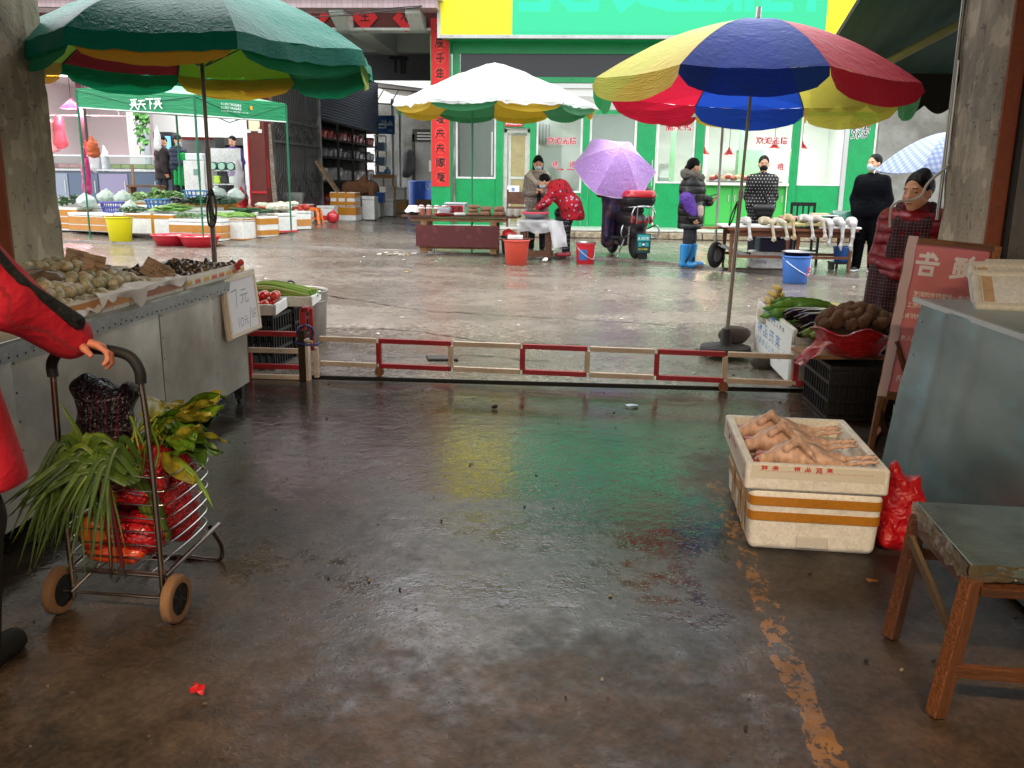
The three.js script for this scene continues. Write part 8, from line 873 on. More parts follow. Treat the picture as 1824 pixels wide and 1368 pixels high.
  bag([-0.02, -0.17], 0.17, [{ c: [-0.06, 0.07, 0.06], e: [0.085, 0.07, 0.09] }, { c: [0.07, 0.08, 0.05], e: [0.08, 0.08, 0.1] }, { c: [0.0, 0.1, -0.08], e: [0.13, 0.1, 0.08] }], bagm, 'crumpled red plastic bags packed in the bottom of the trolley'); bag([0.1, -0.25], 0.19, [{ a: [0, 0.04, 0], b: [0.01, 0.3, 0], r: 0.07, s: 0.06 }, { c: [0.0, 0.12, 0.05], e: [0.06, 0.12, 0.08] }], bagm, 'upright red plastic bag against the far side of the trolley'); bag([0.0, -0.12], 0.38, [{ a: [-0.04, 0.06, 0], b: [0.08, 0.1, -0.06], r: 0.08, s: 0.07 }, { c: [0.03, 0.02, 0.0], e: [0.1, 0.06, 0.08] }], bagm, 'red plastic bag bulging between leeks and spinach'); bag([-0.09, -0.06], 0.2, [{ c: [0, 0.07, 0], e: [0.055, 0.075, 0.05] }], M('#c8641a', 0.3, { coat: 0.5 }), 'orange fruit bag seen through the trolley wires'); bag([-0.02, -0.05], 0.165, [{ a: [-0.07, 0.03, 0], b: [0.06, 0.03, 0], r: 0.032 }], M('#c0431c', 0.25, { coat: 0.5 }), 'orange red carrots bag low at the front of the trolley', 0.01);
  const plaid = patt(canvasTex(256, 256, (x) => { x.fillStyle = '#141017'; x.fillRect(0, 0, 256, 256); for (let i = 0; i < 5; i++) { x.strokeStyle = '#5f5a62'; x.lineWidth = 2; x.beginPath(); x.moveTo(i * 52 + 10, 0); x.lineTo(i * 52 + 10, 256); x.moveTo(0, i * 52 + 24); x.lineTo(256, i * 52 + 24); x.stroke(); x.strokeStyle = '#4a1c28'; x.lineWidth = 9; x.beginPath(); x.moveTo(i * 52 + 30, 0); x.lineTo(i * 52 + 30, 256); x.stroke(); } }), 7, { roughness: 0.35, bumpScale: 0.03, bumpMap: again(CREASE, 5) });
  solo('plaid_bag', 'black plaid cloth bag stuffed in the back of the trolley', 'bag', jitter(blob([{ a: [0, 0.0, 0], b: [0.0, 0.22, 0], r: 0.1, s: 0.085 }, { a: [0.02, 0.22, 0], b: [-0.05, 0.3, 0.0], r: 0.075, s: 0.05 }, { a: [0.05, 0.2, 0.02], b: [0.085, 0.29, 0.0], r: 0.05, s: 0.035 }, { c: [0.02, 0.1, 0.04], e: [0.1, 0.1, 0.08] }], 0.011, 0.025), 0.014, 22), plaid, [o[0] - 0.1, 0.41, o[2] - 0.2]);
  // leeks: long flat blades arching out of the basket
  const blade = (pts, w, m, parent) => { const c = curve(pts), g = surf((u, v) => { const p = c.getPoint(v), t = c.getTangent(v), s = new THREE.Vector3().crossVectors(t, V(0.3, 0.2, 1)).normalize(), k = w * Math.sin(Math.min(1, (1 - v) * 1.25 + 0.03) * PI * 0.5); return [p.x + s.x * (u - 0.5) * k, p.y + s.y * (u - 0.5) * k + Math.abs(u - 0.5) * k * 0.6, p.z + s.z * (u - 0.5) * k + 0.3 * Math.abs(u - 0.5) * k]; }, 4, 18); return part(parent, 'blade', g, m); };
  const lk = thing('leek_bunch', 'bunch of long green garlic leaves spilling over the trolley side', 'leeks', [o[0], 0, o[2]]), lm = ['#4f7022', '#628428', '#3f601c', '#749434', '#58762c'].map((c) => M(c, 0.4, { trans: 0.12, map: WOOD, ms: 2 }));
  for (let i = 0; i < 84; i++) { const a = rnd(), d = rnd(), side = i % 6 === 0, sx = rr(-0.08, 0.1), sz = rr(-0.06, 0.03), y0 = 0.47 + rr(-0.02, 0.05), ex = side ? rr(-0.18, 0.06) : rr(-0.27, -0.08), ey = side ? rr(0.14, 0.32) : rr(0.25, 0.48) - 0.08 * a, ez = rr(0.0, 0.16); blade([[sx, y0, sz], [sx + (ex - sx) * 0.3, y0 + 0.05 + 0.06 * d, sz + 0.03], [sx + (ex - sx) * 0.7, lerp(y0 + 0.03, ey, 0.35), sz + ez * 0.7], [ex, ey, sz + ez]], rr(0.012, 0.021), lm[i % 5], lk); }
  for (let i = 0; i < 14; i++) { const x = rr(0.02, 0.1); part(lk, 'stem', tube([[x, 0.46, -0.04], [x + 0.03, 0.36, -0.08], [x + rr(0.03, 0.06), 0.24 + rr(-0.02, 0.02), -0.1]], 0.008, 10, 6), lm[(i + 1) % 5]); } blade([[-0.02, 0.46, -0.04], [-0.06, 0.55, -0.02], [-0.1, 0.66, 0.0], [-0.13, 0.72, 0.0]], 0.02, lm[1], lk);
  // spinach-like leaves on top at the right
  const sp = thing('leafy_greens', 'wide leafy greens heaped on top of the trolley', 'greens', [o[0], 0, o[2]]), sm2 = ['#5c8420', '#72982a', '#9a9a2a', '#4a7020', '#aaa032'].map((c) => M(c, 0.4, { trans: 0.15, map: BLOTCH, ms: 2 }));
  for (let i = 0; i < 64; i++) { const L2 = rr(0.07, 0.14), wd = L2 * rr(0.28, 0.42), k = rnd() * 9, big = surf((u, v) => { const w = wd * Math.pow(Math.sin(Math.min(1, v * 0.92 + 0.08) * PI), 0.7); return [(u - 0.5) * 2 * w, 0.02 * Math.sin(v * 3 + k) + 0.25 * w * Math.pow(Math.abs(u - 0.5) * 2, 1.6) + 0.007 * Math.sin(u * 9 + k) * Math.sin(v * 11), -v * L2 * 1.15]; }, 8, 10), m = part(sp, 'leaf', big, sm2[Math.min(4, Math.floor(rnd() * 5.5))]); const a = rr(-2.2, 0.9), q = rnd(); m.position.set(0.07 + 0.09 * Math.sin(-a) * q + 0.04, 0.52 + rnd() * 0.12, -0.13 - 0.11 * Math.cos(a) * q); m.rotation.set(rr(-0.7, 0.55), a, rr(-0.6, 0.6), 'YXZ'); }
  for (let i = 0; i < 22; i++) { const x = rr(0.02, 0.14), z = rr(-0.2, -0.06); part(sp, 'stalk', tube([[x, 0.46, z], [x + rr(-0.03, 0.05), 0.54, z - 0.02], [x + rr(-0.06, 0.12), 0.6 + rr(0, 0.05), z - rr(0, 0.08)]], 0.0045, 10, 5), sm2[i % 3]); } blade([[0.14, 0.5, -0.12], [0.22, 0.47, -0.1], [0.28, 0.4, -0.08], [0.31, 0.36, -0.06]], 0.02, sm2[1], sp);
}
{ // the shopper, mostly outside the frame: red jacket with a black shoulder stripe, dark trousers, right hand on the grip
  const jm = M('#b80f28', 0.75, { sheen: 0.3, bump: CREASE, bs: 2.2, bsc: 0.004 }), A = human({ label: 'shopper in a red jacket with a black stripe gripping the trolley handle', H: 1.64, pos: [-1.79, 0, -2.16], turn: PI, cell: 0.014, headCell: 0.008, handCell: 0.0042, skin: M('#c47a60', 0.55, { bump: BUMPY, bs: 20, bsc: 0.0008 }), hair: 'short', curl: 1.05,
    pose: { rS: [-0.165, 1.29, 0.02], rE: [-0.24, 1.07, 0.13], rW: [-0.322, 0.925, 0.305], rA: [-0.13, 0.075, -0.02], lA: [0.12, 0.075, 0], rK: [-0.14, 0.46, 0.02] }, rDir: [-0.85, -0.25, 0.12], rPalm: [0, -1, -0.35], rThumb: 1,
    clothes: [{ name: 'jacket', what: 'top', pad: 0.042, cell: 0.014, m: jm, hem: 0.56, extra: [{ a: [0, 0.86, 0], b: [0, 0.56, 0], r: 0.19, s: 0.21 }, { a: [-0.12, 0.86, 0], b: [-0.17, 0.52, 0.02], r: 0.14, s: 0.14 }], wrinkle: 0.007, wf: 11 }, { name: 'trousers', what: 'legs', pad: 0.03, m: fabric('#0d0d12') }, shoes(M('#121214', 0.6), 0.016)] });
  const S0 = V(-0.21, 1.34, 0.005), E0 = V(-0.3, 1.115, 0.115), W0 = V(-0.372, 0.985, 0.255); part(A.root, 'sleeve_stripe', blob([{ a: S0.toArray(), b: E0.toArray(), r: 0.02 }, { a: E0.toArray(), b: W0.toArray(), r: 0.018, s: 0.024 }], 0.008, 0.02), fabric('#121214'));
}
solo('red_scrap', 'small torn red plastic scrap on the hall floor', 'litter', jitter(new THREE.PlaneGeometry(0.04, 0.026, 8, 8).rotateX(-1.3), 0.022, 60).translate(0, 0.016, 0), M('#c01c24', 0.4), [-0.99, 0, -2.1]);
// ---------------------------------------------------------------- right side: vegetable stand beyond the gate
{
  const cm = M('#0e0f10', 0.5), blue = print(canvasTex(1024, 512, (x) => { x.fillStyle = '#dfe1de'; x.fillRect(0, 0, 1024, 512); for (let i = 0; i < 900; i++) { x.fillStyle = `rgba(150,150,140,${rnd() * 0.25})`; x.fillRect(rnd() * 1024, rnd() * 512, rnd() * 14, rnd() * 5); } write(x, '精品蔬菜', 80, 150, 120, { w: 0.1, color: '#4a7fb4', gap: 1.5 }); write(x, '大新鲜品口好工人', 60, 320, 64, { w: 0.1, color: '#5a8cb8', gap: 1.5 }); write(x, '大新鲜品口好工人市场', 60, 20, 52, { w: 0.12, color: '#30363c', gap: 1.5 }); x.strokeStyle = '#30363c'; x.lineWidth = 7; x.beginPath(); x.arc(760, 200, 120, 0.4, 2.2); x.stroke(); }), 0.7);
  const A = thing('foam_box', 'tall white foam box with blue lettering holding gourds and eggplants', 'box', [1.83, 0.012, -6.72], 0.03); part(A, 'body', [box(0.56, 0.3, 1.1, 0, 0, 0, 0.02)], foam); part(A, 'rim', [box(0.03, 0.11, 1.1, -0.265, 0.3, 0, 0.01), box(0.03, 0.11, 1.1, 0.265, 0.3, 0, 0.01), box(0.5, 0.11, 0.03, 0, 0.3, -0.535, 0.01)], foam); part(A, 'lettering', decalPlane(1.06, 0.36, 0, 0, 0).rotateY(-PI / 2).translate(-0.2835, 0.2, 0), blue); part(A, 'blue_tape', box(0.004, 0.04, 0.3, -0.286, 0.36, -0.1), M('#2a5fae', 0.4)); part(A, 'front_wall', box(0.56, 0.06, 0.03, 0, 0.3, 0.535, 0.01), foam); A.rotation.order = 'YXZ'; A.rotation.x = 0.05; A.position.y = 0.03;
  solo('prop_stone', 'grey stone propping the foam box beside the umbrella base', 'stone', jitter(ball(0.08, 0, 0.05, 0, 1.1, 0.8, 1, 12), 0.02, 14), M('#5d5850', 0.9, { bump: BUMPY, bs: 5, bsc: 0.02 }), [1.5, 0.005, -6.75]); solo('prop_stone', 'round brown stone lying on the umbrella base disc', 'stone', jitter(ball(0.11, 0, 0.075, 0, 1.15, 0.75, 0.8, 14), 0.02, 12), M('#6a6158', 0.9, { bump: BUMPY, bs: 5, bsc: 0.02 }), [1.37, 0.1, -7.27]);
  const corn = (() => { const g = new THREE.CylinderGeometry(0.03, 0.02, 0.19, 14, 18), p = g.attributes.position; for (let i = 0; i < p.count; i++) { const y = p.getY(i), a = Math.atan2(p.getZ(i), p.getX(i)), k = Math.sqrt(Math.max(0.06, 1 - Math.pow(Math.max(0, y - 0.02) / 0.08, 2))) * (1 + 0.06 * Math.sin(y * 420) + 0.05 * Math.sin(a * 12)); p.setXYZ(i, p.getX(i) * k, y, p.getZ(i) * k); } g.computeVertexNormals(); return g.rotateX(PI / 2); })();
  [[1.6, 0.52, -7.1], [1.66, 0.52, -7.1], [1.72, 0.52, -7.1], [1.63, 0.57, -7.1], [1.69, 0.57, -7.1], [1.66, 0.62, -7.1], [1.62, 0.47, -7.06], [1.7, 0.47, -7.06]].forEach((q) => solo('corn_cob', 'peeled yellow corn cob in the little pile on the foam box', 'corn', corn, M('#d3b455', 0.4, { bump: BUMPY, bs: 6, bsc: 0.004 }), [q[0] - 0.03, q[1] - 0.02, q[2] + 0.1], rr(-0.15, 0.15), 'corn cobs on the foam box'));
  solo('corn_bed', 'folded pale sack under the corn cobs', 'sack', jitter(new RoundedBoxGeometry(0.3, 0.14, 0.22, 4, 0.04), 0.015, 14), M('#b9b49c', 0.8), [1.66, 0.385, -7.02]);
  const put = (name, label, cat, geo, ms, n, f, group) => { for (let i = 0; i < n; i++) { const [x, y, z, ry, rx = 0, rz = 0, s = 1] = f(i); const o = solo(name, label, cat, Array.isArray(geo) ? geo[i % geo.length] : geo, ms[i % ms.length], [x, y, z], 0, group); o.rotation.set(rx, ry, rz, 'YXZ'); o.scale.setScalar(s); } };
  put('bitter_gourd', 'bumpy green bitter gourd stacked on the foam box', 'bitter gourd', bitterGourdG, [M('#578c30', 0.4), M('#6a9c3c', 0.4), M('#4a7c2c', 0.4)], 22, (i) => [1.72 + rr(-0.09, 0.12), 0.4 + Math.floor(i / 8) * 0.048 + rr(0, 0.01), -6.86 + (i % 8) * 0.052 - Math.floor(i / 8) * 0.02, rr(-0.2, 0.2), 0, rr(-0.08, 0.08), rr(0.95, 1.2)], 'bitter gourds on the foam box');
  put('eggplant', 'long glossy black eggplant on the foam box', 'eggplant', podG(0.36, 0.026, 0.14, 0.4), [M('#120c14', 0.16, { coat: 0.6 }), M('#1a1020', 0.18, { coat: 0.6 })], 24, (i) => [1.84 + rr(-0.1, 0.1), 0.375 + Math.floor(i / 8) * 0.045, -6.48 + (i % 8) * 0.052 - Math.floor(i / 8) * 0.02, rr(-0.2, 0.2), 0, rr(-0.1, 0.1), rr(0.95, 1.15)], 'eggplants on the foam box');
  put('loofah', 'pale green loofah lying in front of the eggplants', 'loofah', podG(0.4, 0.036, 0.16, 0.5), [M('#7f9a52', 0.45, { map: BLOTCH, ms: 4 }), M('#90a862', 0.45, { map: BLOTCH, ms: 4 })], 4, (i) => [1.78 + 0.03 * i, 0.4 + (i > 1 ? 0.05 : 0), -6.04 + (i % 2) * 0.075, 0.3 + rr(-0.1, 0.1)], 'loofahs in front of the eggplants');
  const pl = thing('yellow_plate', 'yellow rimmed plate behind the bitter gourds', 'plate', [1.98, 0.44, -7.0]); part(pl, 'dish', lathe([[0, 0], [0.1, 0], [0.17, 0.04], [0.18, 0.04], [0.1, -0.008], [0, -0.008]], 26), M('#d2c424', 0.4)); const pl2 = thing('yellow_plate', 'yellow plate under the tomatoes beside the vendor', 'plate', [2.02, 0.42, -6.42]); part(pl2, 'dish', lathe([[0, 0], [0.12, 0], [0.19, 0.05], [0.2, 0.05], [0.12, -0.008], [0, -0.008]], 26), M('#d2b04a', 0.4));
  put('tomato', 'red tomato on the yellow plate beside the vendor', 'tomato', ball(0.042, 0, 0, 0, 1, 0.9, 1, 14), [M('#b01c1c', 0.2, { coat: 0.4 }), M('#c42a20', 0.2, { coat: 0.4 })], 11, (i) => [2.02 + 0.1 * Math.cos(i * 0.8) * (i < 8 ? 1 : 0.3), 0.465 + (i < 8 ? 0 : 0.06), -6.42 + 0.1 * Math.sin(i * 0.8) * (i < 8 ? 1 : 0.3), i], 'tomatoes on the yellow plate');
  stuff('dried_beans_heap', 'heap of brown dried bean strips beside the vendor', 'dried beans', tube([[-0.05, 0, 0], [-0.01, 0.02, 0.01], [0.03, 0.0, -0.01], [0.05, 0.015, 0.01]], 0.006, 8, 5), M('#9a7038', 0.7), 160, (d) => { const a = rr(0, 2 * PI), r = Math.sqrt(rnd()) * 0.14; d.position.set(2.1 + Math.cos(a) * r, 0.42 + rnd() * 0.15 * (1 - r / 0.17), -6.08 + Math.sin(a) * r); d.rotation.set(rr(-1, 1), rr(0, 6), rr(-1, 1)); d.scale.setScalar(rr(0.8, 1.4)); }, (c) => c.setHSL(0.09, 0.5, rr(0.5, 0.75))); solo('white_sack', 'white cloth sack under the dried beans', 'sack', jitter(blob([{ c: [0, 0.04, 0], e: [0.17, 0.07, 0.15] }], 0.016), 0.012, 20), M('#cfcac0', 0.8), [2.1, 0.365, -6.08]);
  for (const [x, z, w, d, l] of [[1.78, -5.53, 0.4, 0.55, 'black lattice crate under the red taro bag'], [1.98, -6.12, 0.4, 0.4, 'black lattice crate under the dried beans']]) { const c = thing('plastic_crate', l, 'crate', [x, 0.004, z]); crate(c, w, 0.33, d, cm); }
  solo('dark_crate_liner', 'dark plastic liner inside the crate under the taro bag', 'liner', box(0.36, 0.26, 0.5, 0, 0.01, 0), M('#0a0a0b', 0.7), [1.78, 0.02, -5.53]);
  solo('support_board', 'weathered plank laid over the black crate', 'plank', box(0.5, 0.02, 0.3, 0, 0, 0), paleWood, [1.72, 0.339, -5.62], 0.1);
  const rb = M('#d0141e', 0.25, { trans: 0.15, coat: 0.6, bump: CREASE, bs: 4, bsc: 0.025 }); const B = thing('red_bag', 'open red plastic bag rolled down around a heap of taro', 'bag', [1.78, 0.36, -5.52]);
  part(B, 'bag', jitter(surf((u, v) => { const a = u * 2 * PI, r = lerp(0.12, 0.235, Math.pow(v, 0.6)) * (1 + 0.05 * Math.sin(a * 9 + v * 4) * v), y = v * 0.2 + 0.02 * Math.sin(a * 5) * v - (v > 0.88 ? (v - 0.88) * 0.3 : 0); return [Math.cos(a) * r * 1.12, y, Math.sin(a) * r * 0.9]; }, 64, 18), 0.012, 16), rb); part(B, 'bag_tail', jitter(surf((u, v) => [-0.2 - 0.16 * v + 0.02 * Math.sin(u * 8), 0.13 - 0.16 * v - 0.03 * u, 0.08 + (u - 0.5) * 0.18 * (1 - 0.5 * v)], 12, 10), 0.014, 20), rb); part(B, 'filling', jitter(ball(0.2, 0, 0.14, 0, 1, 0.4, 0.85, 18), 0.02, 18), M('#2c1e14', 0.9));
  const tg = [0, 1, 2].map((k) => jitter(ball(0.034, 0, 0, 0, 1, 0.85, 1.25 + k * 0.15, 10), 0.008, 26 + k * 7)); put('taro', 'small hairy brown taro heaped in the red bag', 'taro', tg, [M('#6a4a32', 0.9, { bump: BUMPY, bs: 6, bsc: 0.01 }), M('#7a563a', 0.9, { bump: BUMPY, bs: 6, bsc: 0.01 }), M('#573c28', 0.9)], 62, (i) => { const a = i * 2.4, r = Math.sqrt((i % 31) / 31) * 0.19; return [1.78 + Math.cos(a) * r * 1.1, 0.545 + 0.09 * (1 - Math.pow(r / 0.2, 2)) + (i > 30 ? 0.02 : 0), -5.52 + Math.sin(a) * r * 0.85, rr(0, 6), rr(0, 6), rr(0, 6), rr(0.85, 1.25)]; }, 'taro in the red bag');
}
{ // the vendor leaning out beside the pillar
  const pt = canvasTex(128, 128, (x) => { x.fillStyle = '#2c1016'; x.fillRect(0, 0, 128, 128); x.strokeStyle = '#6a4a52'; x.lineWidth = 3; for (let i = 0; i < 8; i++) { x.beginPath(); x.moveTo(i * 16, 0); x.lineTo(i * 16, 128); x.moveTo(0, i * 16); x.lineTo(128, i * 16); x.stroke(); } }), fl = dotTex('#8f1220', ['#e0b8a8', '#1c1a30', '#d8c4b4', '#c98a80'], 70, 3, 256);
  human({ label: 'vendor in a red down jacket and plaid apron standing beside the pillar', H: 1.5, pos: [2.24, 0, -5.98], turn: -0.5, hair: 'bun', cell: 0.014, headCell: 0.0055, headPitch: 0.06, headYaw: -0.4, skin: M('#d0997a', 0.5, { bump: BUMPY, bs: 20, bsc: 0.0006 }), pose: { rE: [-0.185, 0.92, 0.0], rW: [-0.02, 0.85, 0.22], lE: [0.18, 0.94, 0.0], lW: [0.02, 0.9, 0.22], head: [0, 1.355, 0.03] }, headRoll: 0.03, fat: 0.98, headScale: 1.16, hidden: 'lr',
    clothes: [{ name: 'down_jacket', what: 'top', pad: 0.04, cell: 0.013, m: M('#8f1226', 0.45, { bump: QUILT, bs: 1.6, bsc: 0.03 }), hem: 0.62 }, { name: 'plaid_apron', what: 'custom', pad: 0, cell: 0.013, m: patt(pt, 6), extra: [{ a: [-0.07, 1.13, 0.1], b: [-0.1, 0.5, 0.1], r: 0.06, s: 0.085 }, { a: [0.07, 1.13, 0.1], b: [0.1, 0.5, 0.1], r: 0.06, s: 0.085 }, { a: [0, 1.13, 0.11], b: [0, 0.5, 0.11], r: 0.06, s: 0.085 }, { a: [-0.15, 0.85, 0.02], b: [-0.17, 0.5, 0.03], r: 0.1 }, { a: [0.15, 0.85, 0.02], b: [0.17, 0.5, 0.03], r: 0.1 }, { a: [-0.08, 1.16, 0.1], b: [-0.09, 1.26, 0.0], r: 0.04 }, { a: [0.08, 1.16, 0.1], b: [0.09, 1.26, 0.0], r: 0.04 }] }, { name: 'flowered_sleeve', pair: true, what: 'custom', pad: 0, cell: 0.012, m: patt(fl, 2.4), extra: (J, H, Q) => [Q[0] === 'r' ? { a: [-0.19, 0.92, 0.0], b: [0.04, 0.86, 0.215], r: 0.08, s: 0.06 } : { a: [0.185, 0.94, 0.0], b: [0.02, 0.89, 0.21], r: 0.08, s: 0.06 }] }, { name: 'collar', what: 'custom', pad: 0, cell: 0.01, m: fabric('#5a1420'), extra: [{ a: [-0.05, 1.24, 0.03], b: [0.05, 1.24, 0.03], r: 0.052 }, { a: [-0.04, 1.25, -0.03], b: [0.04, 1.25, -0.03], r: 0.055 }] }, { name: 'trousers', what: 'legs', pad: 0.02, m: denimB }, shoes(blackPlastic)] });
  const U = thing('umbrella_handle', 'grey crook handle of an umbrella hung on the pillar edge', 'umbrella', [0, 0, 0]); part(U, 'crook', tube([[2.195, 1.52, -5.44], [2.045, 1.4, -5.35], [2.025, 1.35, -5.34], [1.98, 1.318, -5.34], [1.9, 1.308, -5.34], [1.862, 1.28, -5.34], [1.855, 1.22, -5.34], [1.862, 1.16, -5.34]], 0.0075, 40, 8), M('#a8a49c', 0.5)); part(U, 'shaft', bar([2.185, 1.5, -5.45], [2.185, 2.1, -5.46], 0.006), alu);
}
// ---------------------------------------------------------------- notice board on an easel: its print shows through from behind
{
  const wd = M('#8a6242', 0.7, { map: WOOD, ms: 1.4, bump: WOOD, bs: 1.4, bsc: 0.003 }), L = thing('notice_board', 'pink cloth notice on a wooden easel, its white lettering reversed', 'notice board', [1.655, 0, -4.7]);
  const tx = canvasTex(512, 1024, (x, w, h) => { x.fillStyle = '#d98080'; x.fillRect(0, 0, w, h); x.save(); x.translate(w, 0); x.scale(-1, 1); const c = '#f2e8e4'; write(x, '通告', 96, 90, 128, { w: 0.17, gap: 1.75, color: c }); ['为进一步做好市场新型', '冠状病毒的肺炎疫情防控工', '作一所有人员进入市场所有人员', '须佩戴口罩一须佩戴口', '谢绝进入市场一谢绝进入市', '场一一依法处理依法'].forEach((t, j) => write(x, t, j ? 40 : 84, 330 + j * 72, 30, { w: 0.13, gap: 1.18, color: c })); write(x, '小心大市场', 170, 880, 40, { w: 0.12, gap: 1.4, color: c }); x.restore(); });
  part(L, 'cloth', decalPlane(0.42, 0.84, 0.22, 0.72, 0.0), new PM({ map: tx, roughness: 0.8, transmission: 0.25, side: THREE.DoubleSide })); part(L, 'left_stile', beam([0.0, 0, 0.02], [0.0, 1.145, 0.02], 0.03, 0.025), wd); part(L, 'right_stile', beam([0.435, 0, 0.02], [0.435, 1.14, 0.02], 0.045, 0.02), M('#a8703c', 0.6, { map: WOOD, ms: 1.4 })); part(L, 'top_rail', box(0.41, 0.03, 0.02, 0.217, 1.115, 0.02), wd); part(L, 'bottom_rail', box(0.41, 0.04, 0.02, 0.217, 0.285, 0.02), wd); part(L, 'cloth_wrap', surf((u, v) => [-0.022 + 0.05 * u + 0.004 * n3(v * 20, 1, 1), lerp(0.3, 1.15, v), 0.037 + 0.003 * n3(v * 14, u, 3)], 4, 40), M('#cdb4b6', 0.8)); part(L, 'brace', beam([0.02, 0.6, 0.04], [0.26, 0.16, -0.04], 0.03, 0.018), wd); part(L, 'rear_leg', [beam([0.1, 1.0, -0.03], [0.18, 0.0, -0.42], 0.03, 0.022)], wd); part(L, 'foot_rail', beam([0.0, 0.03, 0.0], [0.2, 0.03, -0.4], 0.025, 0.025), wd); part(L, 'lower_brace', beam([0.0, 0.25, 0.0], [0.15, 0.04, -0.2], 0.03, 0.018), wd); L.rotation.order = 'YXZ'; L.rotation.set(-0.02, 0.0, -0.085);
}
// ---------------------------------------------------------------- right counter of dented sheet metal with foam lids on it
{
  const zm = M('#8e9b9c', 0.38, { metal: 0.7, map: dataTex(512, (u, v) => { const a = fbm(u * 4, v * 4, 4, 5, 0.6), s = fbm(u * 9, v * 2, 9, 4), k = sstep(0.2, 0.5, fbm(u * 12 + 3, v * 12, 12, 3)) * 0.2; return [0.82 + 0.2 * a - 0.1 * s, 0.88 + 0.18 * a - 0.08 * s + k * 0.3, 0.88 + 0.18 * a - 0.06 * s + k * 0.4]; }), ms: 0.8, bump: BUMPY, bs: 0.8, bsc: 0.0015 });
  const L = thing('metal_counter', 'dented pale blue sheet metal counter beside the notice board', 'counter', [0, 0, 0]);
  part(L, 'dented_panel', surf((u, v) => { const z = lerp(-4.2 + 0.1 * v, -2.0, u), y = lerp(0.03, 0.875, v), d = 0.014 * Math.exp(-Math.pow((u - 0.12) / 0.03, 2)) + 0.01 * Math.exp(-Math.pow((u - 0.27) / 0.035, 2)) + 0.008 * n3(u * 5, v * 4, 1); return [lerp(1.545, 1.6, v) + d, y, z]; }, 90, 30), zm); for (let i = 0; i < 5; i++) part(L, 'nail', ball(0.006, 1.556 + 0.01 * i, 0.16 + i * 0.16, -4.13 + 0.018 * i, 0.5, 1, 1, 6), steel);
  part(L, 'body', box(0.9, 0.8, 2.1, 2.12, 0.04, -3.1), M('#77807f', 0.5, { metal: 0.4 })); part(L, 'top', box(0.96, 0.02, 2.2, 2.1, 0.865, -3.1, 0.004), M('#9fb0b2', 0.35, { metal: 0.7, map: GRIME, ms: 1 })); part(L, 'top_lip', box(0.02, 0.022, 2.2, 1.613, 0.87, -3.1), M('#b4c2c4', 0.3, { metal: 0.7 })); part(L, 'end_panel', box(0.92, 0.8, 0.012, 2.1, 0.04, -4.18), zm);
  const lid = (x, y, z, w, h, rx, ry, rz, label) => { const g = thing('foam_sheet', label, 'foam sheet', [x, y, z]); part(g, 'panel', box(w - 0.05, h - 0.05, 0.03, 0, 0.025, 0, 0.01), foam); part(g, 'raised_rim', [box(w, 0.035, 0.05, 0, 0, 0, 0.014), box(w, 0.035, 0.05, 0, h - 0.035, 0, 0.014), box(0.035, h - 0.06, 0.05, -w / 2 + 0.018, 0.03, 0, 0.014), box(0.035, h - 0.06, 0.05, w / 2 - 0.018, 0.03, 0, 0.014)], foamOld); for (const q of [-w / 2 + 0.06, w / 2 - 0.1]) part(g, 'tape_strip', box(0.045, h - 0.08, 0.034, q, 0.04, 0, 0.006), M('#cfa884', 0.7, { map: GRIME, ms: 2 })); g.rotation.set(rx, ry, rz, 'YXZ'); };
  lid(1.98, 0.885, -3.8, 0.5, 0.26, -1.0, -0.3, 0.04, 'white foam lid leaning in front on the blue metal counter'); lid(2.08, 0.885, -4.0, 0.55, 0.28, -0.95, -0.28, 0.04, 'white foam lid leaning behind the front one'); lid(2.2, 0.885, -4.1, 0.55, 0.27, -0.9, -0.25, 0.03, 'foam lid at the back of the leaning stack');
}
